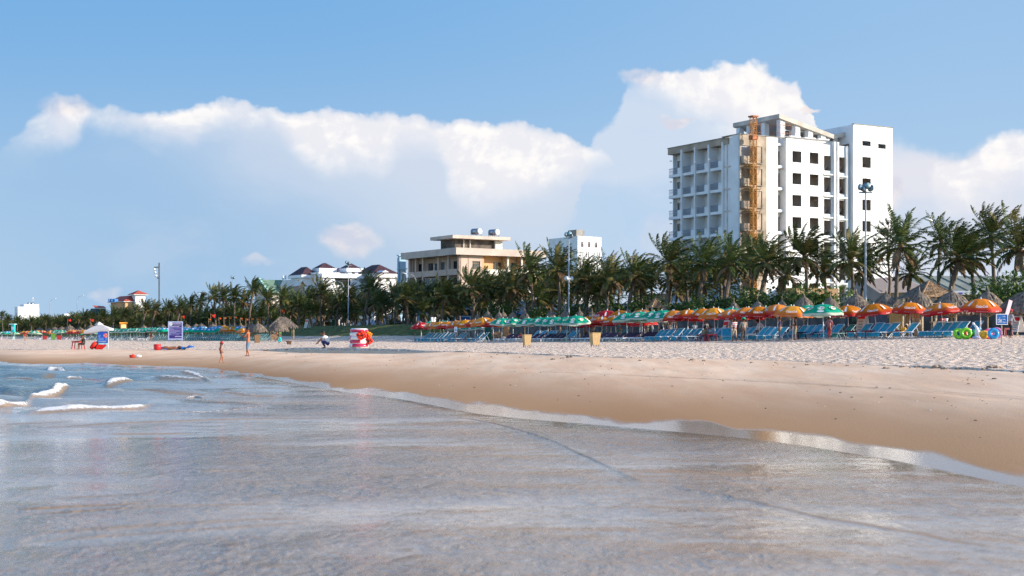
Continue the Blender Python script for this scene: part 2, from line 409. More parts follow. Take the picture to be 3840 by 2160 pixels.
# ---------------------------------------------------------------- water
def seg_field(X, Y, line):
    """signed distance (in the Y direction) of every point to a polyline given as picture points on the water plane, and a mask of its extent"""
    pts = [((px/ .67083-CX)/F, EYE*F/((py/.67083)-HZ)) for px, py in line]   # (u, Y)
    u = X/np.maximum(Y, .1); us = np.array([p[0] for p in pts]); ys = np.array([p[1] for p in pts])
    o = np.argsort(us); us = us[o]; ys = ys[o]
    yl = np.interp(u, us, ys)
    w = (us[-1]-us[0])
    ext = np.clip((u-us[0])/(.22*w), 0, 1)*np.clip((us[-1]-u)/(.22*w), 0, 1); ext = ext*ext*(3-2*ext)
    return Y-yl, ext
def water_material():
    m, nt, b = newmat('sea_water'); g = NT(nt)
    tc = g.n('ShaderNodeTexCoord').outputs['Object']
    foam = attr_node(nt, 'foam'); deep = attr_node(nt, 'deep'); brown = attr_node(nt, 'brown')
    n1 = g.noise(g.scalev(tc, (2.6,1.7,1), (0,0,0), .35), 1.0, 4, .6, .5); n2 = g.noise(g.scalev(tc, (9,6.5,1), (0,0,0), -.3), 1.0, 4, .62, .4); n0 = g.noise(g.scalev(tc, (.16,.30,1)), 1., 4)
    n3 = g.noise(g.scalev(tc, (.75,.6,1), (4,2,0)), 1.0, 3, .5, .6)
    sandc = g.mix(g.sm(n0, .35, .65), (.44,.34,.26), (.29,.23,.18))
    sandc = g.mix(g.sm(g.m('ADD', g.m('MULTIPLY', n1, .5), g.m('MULTIPLY', n2, .5)), .46, .70), sandc, (.27,.20,.145))
    deepc = g.mix(g.sm(n1, .35, .65), (.05,.10,.11), (.11,.14,.12))
    col = g.mix(deep, sandc, deepc)
    col = g.mix(g.m('MULTIPLY', brown, .85), col, (.34,.21,.115))
    fn = g.noise(tc, 7, 5, .75)
    ff = g.sm(g.m('ADD', foam, g.m('MULTIPLY', g.m('SUBTRACT', fn, .5), 1.9)), .38, .92)
    col = g.mix(ff, col, (.78,.78,.78))
    g.put(b.inputs['Base Color'], col)
    g.put(b.inputs['Roughness'], g.m('ADD', g.m('ADD', g.m('MULTIPLY', ff, .6), .05), g.m('MULTIPLY', brown, .55))); b.inputs['IOR'].default_value = 1.33
    g.put(b.inputs['Specular IOR Level'], g.m('MAXIMUM', g.m('SUBTRACT', .5, g.m('MULTIPLY', brown, .46)), .02))
    calm = attr_node(nt, 'calm')
    patch = g.sm(n0, .3, .68, .30, 1.75)
    h = g.m('ADD', g.m('ADD', g.m('MULTIPLY', n1, .027), g.m('MULTIPLY', n2, .013)), g.m('MULTIPLY', n3, .028))
    h = g.m('MULTIPLY', h, g.m('MULTIPLY', g.m('MULTIPLY', patch, calm), g.m('ADD', 1, g.m('MULTIPLY', deep, 1.6))))
    h = g.m('ADD', h, g.m('MULTIPLY', fn, g.m('MULTIPLY', ff, .05)))
    bp = g.n('ShaderNodeBump'); bp.inputs['Strength'].default_value = 1; bp.inputs['Distance'].default_value = 1; g.put(bp.inputs['Height'], h)
    g.put(b.inputs['Normal'], bp.outputs['Normal'])
    return m
def build_water():
    us = np.unique(np.concatenate([np.linspace(-3, -.6, 20), np.linspace(-.6, -.37, 30), np.linspace(-.37, .37, 520), np.linspace(.37, 1.05, 40)]))
    c = col_at(us); Ys = np.where(us < -.52, 6000., c[:, 0])
    Ymax = Ys*1.0+1.2
    q = np.linspace(0, 1, 700)[:, None]; inv0 = 1/8.2; inv1 = 1/np.maximum(Ymax[None], 8.6)
    Y = 1/(inv0*(1-q)+inv1*q); Y = np.concatenate([np.linspace(.5, 8.1, 12)[:, None]+0*Y[:1], Y], 0); X = Y*us[None]; Z = 0*Y
    foam = 0*Y; brown = 0*Y
    deep = np.clip((X*-1-4)/10, 0, 1)*np.clip((Y-26)/12, 0, 1)*np.clip((c[None, :, 0]-Y+6)/14-.2, 0, 1)
    edge = np.clip((c[None, :, 0]-Y-.3+(vnoise(X, Y, 1.8, 61)-.5)*1.8)/2.2, 0, 1)
    calm = .10+.9*edge
    # open-sea swell at the left
    sw = np.clip((-X-3)/9, 0, 1)*np.clip((Y-24)/8, 0, 1)*np.clip((c[None, :, 0]-Y)/8, 0, 1)
    Z = Z + sw*(.09*np.sin(Y*1.15+X*.25+2*vnoise(X, Y, 5, 4)*3)+.06*(vnoise(X*.6, Y, 1.4, 8)-.5)*2)
    # breakers: (line, height, width, foam)
    for line, h, w, fo in [
        ([(60,1003),(100,996),(150,987),(188,978)], .20, .9, 1.1), ([(-60,1030),(10,1022),(60,1014),(86,1004)], .18, .7, 1.0),
        ([(40,1041),(120,1036),(220,1031),(300,1025),(360,1019),(410,1010)], .12, .55, 1.1), ([(160,958),(185,955),(212,953)], .15, .8, 1.0),
        ([(255,972),(300,968),(350,963)], .15, .9, 1.0), ([(370,944),(420,944),(480,948),(545,962)], .10, 1.1, .95), ([(300,955),(400,957),(480,966),(540,960)], .07, .9, .55),
        ([(110,932),(140,929),(175,934)], .12, 1.6, 1.1), ([(0,960),(40,957),(90,961)], .08, 1.0, .6), ([(440,936),(500,942),(560,955)], .07, 1.2, 1.0), ([(380,950),(450,953),(520,957)], .06, .8, .9), ([(540,985),(620,990),(720,993)], .05, .6, .5), ([(100,975),(160,972),(230,976)], .06, .8, .4), ([(240,941),(330,940)], .08, 1.6, .6), ([(460,1006),(490,996),(520,1003)], .08, .5, .85), ([(0,945),(90,948),(160,940)], .1, 1.6, .2),
        ([(300,975),(420,985),(540,990)], .07, .8, .1), ([(0,985),(60,990)], .1, 1, .25)]:
        d, ex = seg_field(X, Y, line); wv = .45+.9*vnoise(X, Y, .8, 11); d = d+(vnoise(X, Y, 2.2, 13)-.5)*.7+(vnoise(X, Y, .5, 14)-.5)*.25
        Z = Z + .72*h*ex*wv*np.exp(-(d/w)**2)
        foam = np.maximum(foam, fo*ex*np.exp(-((d+w*.45)/(w*.6))**2))
        brown = np.maximum(brown, .75*ex*np.exp(-((d+w*1.3)/(w*.6))**2))
    tr = np.clip(deep*1.6, 0, 1)*np.clip(vnoise(X*.5, Y*.35, 1.6, 77)-.62, 0, 1)*1.5*vnoise(X, Y, .35, 78)*1.3; foam = np.maximum(foam, np.minimum(tr, .62))
    # thin swash fronts sliding over the shallow sheet
    for line, h, w, fo in [
        ([(-30,1084),(120,1074),(260,1066),(420,1060),(620,1054),(850,1050),(1050,1049),(1180,1056),(1250,1072)], .030, .10, .0),
        ([(-10,1068),(200,1058)], .02, .1, .1), ([(390,1041),(520,1036),(620,1026),(720,1019)], .03, .14, .25), ([(660,1017),(780,1010)], .02, .1, .1),
        ([(1000,1046),(1180,1054),(1248,1068),(1320,1085),(1400,1113),(1460,1143),(1530,1172),(1600,1205),(1650,1222)], .045, .06, .10),
        ([(1640,1216),(1780,1240),(1900,1262),(2050,1300),(2250,1340),(2450,1372),(2620,1398)], .03, .07, .0),
        ([(0,1262),(300,1246),(560,1228),(800,1212),(1100,1200)], .012, .035, 0), ([(0,1283),(200,1273),(420,1264)], .010, .03, 0), ([(0,1298),(400,1272),(760,1262)], .01, .03, 0),
        ([(0,1352),(200,1330),(400,1318),(650,1305),(860,1296)], .016, .035, 0), ([(0,1372),(160,1356),(400,1336),(700,1318),(900,1304)], .018, .035, 0),
        ([(480,1186),(660,1184)], .012, .05, 0), ([(840,1189),(1000,1196),(1100,1194)], .012, .05, 0), ([(250,1092),(500,1090)], .012, .06, 0)]:
        d, ex = seg_field(X, Y, line); j = (vnoise(X, Y, 1.6, 21)-.5)*.30+(vnoise(X, Y, .45, 22)-.5)*.10; d = d+j
        w = max(w, .13)*(1+.0*h); h = h*.28
        prof = np.where(d < 0, np.exp(-(d/w)**2), np.exp(-(d/(w*6))**2))
        Z = Z + h*ex*prof
        w0 = w*np.clip(Y/16, .35, 1.6)*.8; brown = np.maximum(brown, ex*np.exp(-((d+w0*.3)/w0)**2)*(.30+.75*vnoise(X, Y, 1.4, 5)))
        if fo: foam = np.maximum(foam, fo*4*ex*np.exp(-((d+w)/(w*.5))**2))
    # foam crumbs along the waterline
    e = c[None, :, 0]-Y
    foam = np.maximum(foam, .52*np.exp(-((e-.25-(vnoise(X, Y, 2, 31)-.5)*.5)/.12)**2)*vnoise(X, Y, .6, 32)*np.clip((Y-18)/6, 0, 1))
    Z = Z + np.clip(foam-.35, 0, .8)*(vnoise(X, Y, .22, 41)-.35)*.05
    P = np.stack([X, Y, Z], -1)
    o = grid_mesh('water', P, {'foam': foam, 'deep': deep, 'brown': brown, 'calm': calm}, water_material())
build_water()
# clods and heaps of kicked sand along the edge of the dry beach, and a drag line
def clods():
    M_clod = mat('damp_sand', (.36,.25,.17), .9, .15, 3, bump=.4, bscale=12)
    P_ = None; k = 0
    spec = [(3728,1384,1.5),(3700,1386,.8),(3520,1379,1.2),(3545,1384,.9),(3380,1378,.8),(3325,1382,.9),(3860,1398,1.4),(3030,1369,.7),(2600,1350,.8),(2640,1353,.7),(2075,1349,1.0),(2140,1340,1.3),(2110,1344,.8),(1000,1315,1.3),(1080,1313,1.0),(2400,1352,.6),(3180,1372,.6),(3440,1376,.6),(3600,1383,.8),(2820,1361,.6)]
    for px, py, sc in spec:
        u = (px-CX)/F; K = knots(u); best = None
        for Y in np.linspace(float(K[3][0]), float(K[6][0]), 300):
            z = ground(u*Y, Y); e = abs(HZ+(EYE-z)*F/Y-py)
            if best is None or e < best[0]: best = (e, Y, z)
        Y, z = best[1], best[2]
        b = MB()
        for i in range(5):
            b.ball((random.uniform(-.16,.16), random.uniform(-.15,.15), .01), (random.uniform(.07,.16), random.uniform(.07,.14), random.uniform(.04,.10)), 0, 8, Matrix.Rotation(random.uniform(0,3), 3, 'Z'))
        k += 1
        o = b.build('sand_clod', M_clod, None, True, (u*Y, Y, z), random.uniform(0, 3)); o.scale = (sc*.6, sc*.6, sc*.55)
        tag(o, 'clod of damp sand on the dry beach edge, %s from the blue warning sign' % ordw(k), 'sand clod', 'sand clods along the dry edge')
clods()
def groove():
    M_gr = mat('groove_sand', (.28,.19,.12), .95, .15, 3); b = MB(); pts = []
    for i in range(90):
        t = i/89; px = 2020+1860*t; py = 1394+101*t-8*math.sin(t*3.1)+random.uniform(-.5,.5); u = (px-CX)/F; lo, hi = 15., 70.
        for _ in range(40):
            Y = (lo+hi)/2; q = HZ+(EYE-ground(u*Y, Y))*F/Y
            if q > py: lo = Y
            else: hi = Y
        pts.append((u*Y, Y))
    for i, (x, y) in enumerate(pts):
        w = .035+.03*math.sin(i*.7)**2; b.v += [(x, y-w, ground(x, y-w)+.012), (x, y+w, ground(x, y+w)+.012)]
    for i in range(len(pts)-1): b.f.append((2*i, 2*i+2, 2*i+3, 2*i+1)); b.m.append(0)
    o = b.build('sand_groove', M_gr); o['kind'] = 'structure'
    # flotsam, shells and crumbs of dry sand strewn on the smooth slope
    b = MB(); r = random.Random(9)
    for i in range(300):
        u = r.uniform(-.36, .37); c = col_at(u); t = r.random()**.6; Y = c[0]+(c[1]-c[0])*(.12+.9*t); x = u*Y; s_ = r.uniform(.007, .020)*(1.6 if t > .8 else 1)
        b.ball((x, Y, ground(x, Y)+s_*.2), (s_*r.uniform(1,2.2), s_*r.uniform(1,2), s_*.6), r.choice((0,0,1)), 5)
    o = b.build('beach_debris', [mat('dark_debris', (.16,.11,.07), .9), mat('shell', (.7,.62,.52), .6)]); tag(o, 'small shells, crumbs and dark debris strewn over the smooth sand', 'debris', None, 'stuff')
groove()
# grass verge behind the wall, promenade road and its kerb
def strip(name, A0, A1, z, mt, n=60, u0=-.515, u1=.9):
    b = MB(); us = np.linspace(u0, u1, n)
    for i, u in enumerate(us):
        for A in (A0, A1):
            Y = min(A/(u+.525), 6000); b.v.append((u*Y, Y, z))
    for i in range(n-1): b.f.append((2*i, 2*i+2, 2*i+3, 2*i+1)); b.m.append(0)
    o = b.build(name, mt); o['kind'] = 'structure'; return o
strip('promenade_road', 131, 143, 3.275, M_asph)
strip('pavement', 144.5, 149, 3.40, M_concg)
# retaining wall
def wall():
    b = MB(); c = MB(); n = 26; us = np.linspace(-.046, .75, n)
    P0 = [(89.1*u/(u+.525), 89.1/(u+.525)) for u in us]; nx, ny = .885, .465
    for i in range(n-1):
        (x0, y0), (x1, y1) = P0[i], P0[i+1]; g = 1.0
        for q, zz0, zz1, w0, w1 in ((b, .4, 3.15, -.25, .5), (c, 3.15, 3.42, -.36, .62)):
            vs = [(x0+nx*w, y0+ny*w, z) for z in (zz0, zz1) for w in (w0, w1)] + [(x1+nx*w, y1+ny*w, z) for z in (zz0, zz1) for w in (w0, w1)]
            q.add(vs, [(0,4,6,2),(2,6,7,3),(1,3,7,5),(0,1,5,4)] + ([(0,2,3,1)] if i == 0 else []), 0)
    t = thing('retaining_wall', 'dark stone retaining wall with grey coping behind the parasols', 'wall', (P0[0][0], P0[0][1], 0))
    for q, nm, mt in ((b, 'wall_face', M_wall), (c, 'coping', M_cap)):
        q.v = [(v[0]-P0[0][0], v[1]-P0[0][1], v[2]) for v in q.v]; q.build(nm, mt, t)
wall()
# ---------------------------------------------------------------- camera, sun, sky
cam = bpy.data.cameras.new('camera'); co = bpy.data.objects.new('camera', cam); COL.objects.link(co)
cam.lens = 50; cam.sensor_width = 36; cam.clip_end = 30000; cam.clip_start = .1
co.location = (0, 0, EYE); co.rotation_euler = (R(90), 0, 0); cam.shift_y = (HZ-1080)/3840
cam.dof.use_dof = True; cam.dof.focus_distance = 105; cam.dof.aperture_fstop = 2.4
bpy.context.scene.camera = co
SX, SY, EL = .985, -.17, R(18.5)
sun = bpy.data.lights.new('sun', 'SUN'); so = bpy.data.objects.new('sun', sun); COL.objects.link(so)
sun.energy = 4.1; sun.angle = R(.6); sun.color = (1, .87, .71)
sd = Vector((SX*math.cos(EL), SY*math.cos(EL), math.sin(EL)))
so.rotation_euler = sd.to_track_quat('Z', 'Y').to_euler()
def world():
    w = bpy.data.worlds.new('World'); bpy.context.scene.world = w; w.use_nodes = True
    nt = w.node_tree; g = NT(nt); bg = nt.nodes['Background']
    sky = g.n('ShaderNodeTexSky', sky_type='NISHITA'); sky.sun_disc = False; sky.sun_elevation = EL
    sky.sun_rotation = math.atan2(SX, SY); sky.dust_density = .3; sky.ozone_density = 4.0; sky.air_density = 1.0
    sky.altitude = 0
    sep = g.n('ShaderNodeSeparateXYZ'); g.put(sep.inputs[0], g.n('ShaderNodeTexCoord').outputs['Generated'])
    x, y, z = sep.outputs
    yy = g.m('MAXIMUM', y, .08)
    P = g.m('DIVIDE', x, yy); Q = g.m('DIVIDE', z, yy)          # bearing and height as tangents
    cmb = g.n('ShaderNodeCombineXYZ'); g.put(cmb.inputs[0], P); g.put(cmb.inputs[1], Q)
    v = cmb.outputs[0]
    n_a = g.noise(g.scalev(v, (1,1.25,1)), 26, 6, .56, .2); n_b = g.noise(g.scalev(v, (1,1.25,1), (3.1,5.2,0)), 26, 6, .56, .2)
    n_l = g.noise(g.scalev(v, (1,2.2,1), (7,1,0)), 7, 5, .5)
    vo = g.n('ShaderNodeTexVoronoi', voronoi_dimensions='2D'); vo.inputs['Scale'].default_value = 44
    vo.inputs['Detail'].default_value = 2
    g.put(vo.inputs['Vector'], v)
    bil = g.m('SUBTRACT', .45, vo.outputs['Distance'])
    Pn = g.m('ADD', P, g.m('MULTIPLY', g.m('SUBTRACT', n_a, .5), .022))
    Qn = g.m('ADD', Q, g.m('ADD', g.m('MULTIPLY', g.m('SUBTRACT', n_b, .5), .016), g.m('MULTIPLY', bil, -.006)))
    Qs = g.m('ADD', Q, g.m('MULTIPLY', g.m('SUBTRACT', n_l, .5), .05))
    Ps = g.m('ADD', P, g.m('MULTIPLY', g.m('SUBTRACT', n_l, .5), -.03))
    def cur(pts, var=Pn):    # curve through picture positions -> height tangent
        L = [(((px-1288)/3578+.5), ((845-py)/3578)*3) for px, py in pts]
        return g.m('DIVIDE', g.curve(g.m('ADD', var, .5), L), 3)
    T = lambda q, c, a, b: g.sm(g.m('SUBTRACT', c, q), a, b)      # 1 below curve c
    topA = cur([(-500,480),(-60,395),(0,365),(60,318),(110,262),(170,250),(260,256),(330,262),(430,260),(500,250),(580,243),(640,256),(740,262),(840,266),(1000,272),(1060,276),(1095,297),(1180,296),(1300,298),(1390,322),(1470,350),(1527,368),(1545,420),(1570,560),(1600,840),(2400,845)])
    botA = cur([(-500,470),(-60,398),(0,372),(60,360),(100,345),(150,342),(205,325),(222,275),(260,285),(330,300),(430,335),(460,335),(520,315),(620,298),(700,305),(760,375),(830,402),(900,402),(960,402),(1020,360),(1075,345),(1120,370),(1160,480),(1230,495),(1300,490),(1380,455),(1450,420),(1500,385),(1527,368),(1600,360),(2400,360)], Ps)
    topB = cur([(1000,800),(1400,560),(1440,520),(1480,360),(1500,315),(1530,290),(1560,250),(1585,200),(1640,176),(1700,163),(1800,153),(1880,148),(1930,158),(1975,190),(2010,212),(2030,250),(2045,272),(2052,330),(2085,500),(2110,700),(2200,845),(2600,845)])
    botB = cur([(1000,100),(1560,100),(1600,190),(1640,205),(1680,235),(1720,262),(1800,285),(1880,310),(1960,330),(2010,330),(2050,330),(2600,330)], Ps)
    topC = cur([(1000,845),(2080,845),(2150,560),(2180,420),(2210,350),(2240,330),(2330,338),(2390,362),(2430,348),(2480,322),(2530,316),(2580,314),(2700,290),(3100,250)])
    topD = cur([(1000,845),(2200,845),(2290,560),(2330,450),(2360,400),(2400,376),(2440,368),(2480,326),(2530,318),(2580,316),(2700,295),(3100,255)])
    botD = cur([(1000,300),(2300,380),(2345,445),(2400,485),(2480,460),(2576,430),(3100,400)], Ps)
    front = g.sm(y, .08, .25)
    vA = T(Qn, topA, 0, .004); brA = g.m('MULTIPLY', g.m('MULTIPLY', T(Qn, topA, 0, .008), g.sm(g.m('SUBTRACT', Qn, botA), -.016, .016)), g.sm(P, -.37, -.30))
    vB = T(Qn, topB, 0, .010); brB = g.m('MULTIPLY', T(Qn, topB, 0, .006), g.sm(g.m('SUBTRACT', Qn, botB), -.014, .012))
    brB2 = g.m('MULTIPLY', vB, g.m('MULTIPLY', g.sm(P, .12, .19), g.sm(Q, .11, .15)))
    vC = T(Qn, topC, 0, .012); brD = g.m('MULTIPLY', T(Qn, topD, 0, .009), g.sm(g.m('SUBTRACT', Qn, botD), -.018, .014))
    def blob(px, py, rx, ry, s=1.0):
        dx = g.m('DIVIDE', g.m('SUBTRACT', Pn, (px-1288)/3578), rx/3578); dy = g.m('DIVIDE', g.m('SUBTRACT', Qn, (845-py)/3578), ry/3578)
        return g.m('MULTIPLY', g.sm(g.m('ADD', g.m('MULTIPLY', dx, dx), g.m('MULTIPLY', dy, dy)), 1.5, .1), s)
    # clear-sky colour graded by height
    hq = g.sm(Q, 0, .26)
    base = g.mix(hq, (.45,.62,.80), (.19,.43,.76))
    right = g.sm(P, -.2, .38)
    base = g.mix(g.m('MULTIPLY', right, .38), base, (.52,.68,.86))
    veil = g.mix(g.sm(P, -.3, .06), (.345,.53,.77), (.53,.65,.80))
    veil = g.mix(g.m('MULTIPLY', g.sm(Q, .10, .02), .45), veil, (.36,.55,.77))
    veil = g.mix(g.m('MULTIPLY', g.sm(n_l, .45, .7), .35), veil, (.56,.66,.79))
    c = g.mix(g.m('MULTIPLY', vA, g.sm(P, -.40, -.2, .25, .95)), base, veil)
    bot2 = cur([(-500,480),(0,385),(250,375),(500,430),(750,480),(950,560),(1150,640),(1350,650),(1500,560),(1560,400),(2400,400)], Ps)
    c = g.mix(g.m('MULTIPLY', g.m('MULTIPLY', vA, g.sm(g.m('SUBTRACT', Qs, bot2), -.035, .045)), g.sm(P, -.33, -.12, .0, .62)), c, (.70,.75,.86))
    veilB = g.mix(g.sm(n_l, .35, .65), (.50,.65,.84), (.63,.72,.86))
    c = g.mix(g.m('MULTIPLY', vB, g.sm(Q, .0, .10, .35, .93)), c, veilB)
    veilC = g.mix(g.sm(n_l, .35, .65), (.62,.71,.85), (.80,.79,.85))
    c = g.mix(g.m('MULTIPLY', vC, g.sm(Q, .0, .08, .75, .9)), c, veilC)
    # sunlit cumulus, modelled by comparing the billows on the sunny and the far side
    sh = g.m('SUBTRACT', n_a, g.noise(g.scalev(v, (1,1.25,1), (-.006,-.006,0)), 26, 6, .56, .2))
    lit = g.sm(g.m('ADD', g.m('MULTIPLY', sh, 3.0), g.m('ADD', g.m('MULTIPLY', bil, .35), g.m('MULTIPLY', g.m('SUBTRACT', n_l, .5), .7))), -.35, .35)
    bright = g.mix(lit, (.87,.86,.90), (1.0,.97,.95))
    for mask in (brA, brB, brB2, brD):
        k = g.m('MULTIPLY', mask, g.m('ADD', .86, g.m('MULTIPLY', lit, .14)))
        c = g.mix(k, c, bright)
    for q in (blob(890,598,78,42,.62), blob(855,590,40,34,.3), blob(1700,296,50,9,.9), blob(2248,478,26,44,.8), blob(635,650,38,14,.35), blob(262,735,40,18,.35), blob(1650,590,50,60,.25), blob(165,262,75,26,.5), blob(1620,190,60,22,.5), blob(2040,268,26,9,.9)):
        c = g.mix(q, c, g.mix(lit, (.68,.68,.78), (.90,.82,.81)))
    # the physical sky lights the scene and tints the air; the clouds and the picture's part of the sky are laid over it
    skc = g.n('ShaderNodeVectorMath', operation='SCALE'); g.put(skc.inputs[0], sky.outputs[0]); skc.inputs['Scale'].default_value = .15
    hi = g.sm(Q, .26, .9)
    vs = g.n('ShaderNodeVectorMath', operation='SCALE'); g.put(vs.inputs[0], c); vs.inputs['Scale'].default_value = SKYK
    fin = g.mix(g.m('MULTIPLY', front, g.m('SUBTRACT', 1, hi)), skc.outputs[0], vs.outputs[0])
    g.put(bg.inputs['Color'], fin); bg.inputs['Strength'].default_value = 1.0
SKYK = .525
world()
sc = bpy.context.scene
sc.view_settings.view_transform = 'Standard'; sc.view_settings.look = 'None'; sc.view_settings.exposure = .96; sc.view_settings.gamma = 1
sc.cycles.max_bounces = 6; sc.cycles.transparent_max_bounces = 4; sc.cycles.diffuse_bounces = 3; sc.cycles.glossy_bounces = 3
sc.cycles.caustics_reflective = False; sc.cycles.caustics_refractive = False
sc.cycles.use_denoising = True; sc.cycles.denoising_input_passes = 'RGB_ALBEDO_NORMAL'; sc.cycles.denoising_prefilter = 'NONE'; sc.cycles.use_light_tree = False; sc.cycles.sample_clamp_indirect = 3
# ---------------------------------------------------------------- buildings
class Wall:
    """a plane wall frame: P(s, z, d) = origin + s*dir + z*up + d*inward"""
    def __init__(w, o, di, inn): w.o = Vector(o); w.d = Vector(di); w.i = Vector(inn)
    def p(w, s, z, d=0): return w.o + w.d*s + w.i*d + Vector((0,0,z))
    def box(w, mb, s0, s1, z0, z1, d0, d1, m=0):
        vs = [w.p(s, z, d) for z in (z0, z1) for d in (d0, d1) for s in (s0, s1)]
        mb.add(vs, [(0,2,3,1),(4,5,7,6),(0,1,5,4),(2,6,7,3),(0,4,6,2),(1,3,7,5)], m)
    def holes(w, mb, s0, s1, z0, z1, hs, d=0, t=.25, m=0):
        S = sorted({s0, s1} | {x for h in hs for x in h[:2] if s0 < x < s1}); Zs = sorted({z0, z1} | {x for h in hs for x in h[2:4] if z0 < x < z1})
        for a, b in zip(S, S[1:]):
            run = None
            for c, e in zip(Zs, Zs[1:]):
                cs, cz = (a+b)/2, (c+e)/2
                if any(h[0] < cs < h[1] and h[2] < cz < h[3] for h in hs): continue
                for dd in (d, d+t):
                    mb.add([w.p(a, c, dd), w.p(b, c, dd), w.p(b, e, dd), w.p(a, e, dd)], [(0,1,2,3)], m)
        for e_ in (z1,):
            mb.add([w.p(s0, e_, d), w.p(s1, e_, d), w.p(s1, e_, d+t), w.p(s0, e_, d+t)], [(0,1,2,3)], m)
        for s_ in (s0, s1): mb.add([w.p(s_, z0, d), w.p(s_, z1, d), w.p(s_, z1, d+t), w.p(s_, z0, d+t)], [(0,1,2,3)], m)
    def lining(w, h, d=0, t=.3, m=0, mb=None, e=.012):
        b = mb or MB(); a, c, z0, z1 = h
        for q in ([(a,z0),(c,z0)], [(c,z0),(c,z1)], [(c,z1),(a,z1)], [(a,z1),(a,z0)]):
            b.add([w.p(q[0][0], q[0][1], d-e), w.p(q[1][0], q[1][1], d-e), w.p(q[1][0], q[1][1], d+t), w.p(q[0][0], q[0][1], d+t)], [(0,1,2,3)], m)
        return b
def corner(pa, pc, pb, Y, dl=(-.545, .838), dr=(.838, .545)):
    ua, uc, ub = [(p-CX)/F for p in (pa, pc, pb)]; Xc = uc*Y
    t = (Xc-ua*Y)/(-dl[0]+ua*dl[1]); s = (ub*Y-Xc)/(dr[0]-ub*dr[1])
    return Vector((Xc, Y, 0)), max(t, .5), max(s, .5)
def hip(mb, s0, s1, t0, t1, z, h, W, m=0, over=.6, ms=None):
    """hip roof over the rectangle s0..s1, t0..t1 of frame W (t runs inward)"""
    s0 -= over; s1 += over; t0 -= over; t1 += over; a, b = s1-s0, t1-t0
    if a >= b: r0, r1 = (s0+b/2, (t0+t1)/2), (s1-b/2, (t0+t1)/2)
    else: r0, r1 = ((s0+s1)/2, t0+a/2), ((s0+s1)/2, t1-a/2)
    c = [W.p(s0, z, t0), W.p(s1, z, t0), W.p(s1, z, t1), W.p(s0, z, t1)]; R0, R1 = W.p(r0[0], z+h, r0[1]), W.p(r1[0], z+h, r1[1])
    vs = c+[R0, R1]
    fs = [(0,1,5,4),(1,2,5),(2,3,4,5),(3,0,4),(0,3,2,1)] if a >= b else [(0,1,4),(1,2,5,4),(2,3,5),(3,0,4,5),(0,3,2,1)]
    mb.add(vs, fs, m)
def fascia(mb, s0, s1, t0, t1, z0, z1, W, m=0, over=.62): W.box(mb, s0-over, s1+over, z0, z1, t0-over, t1+over, m)

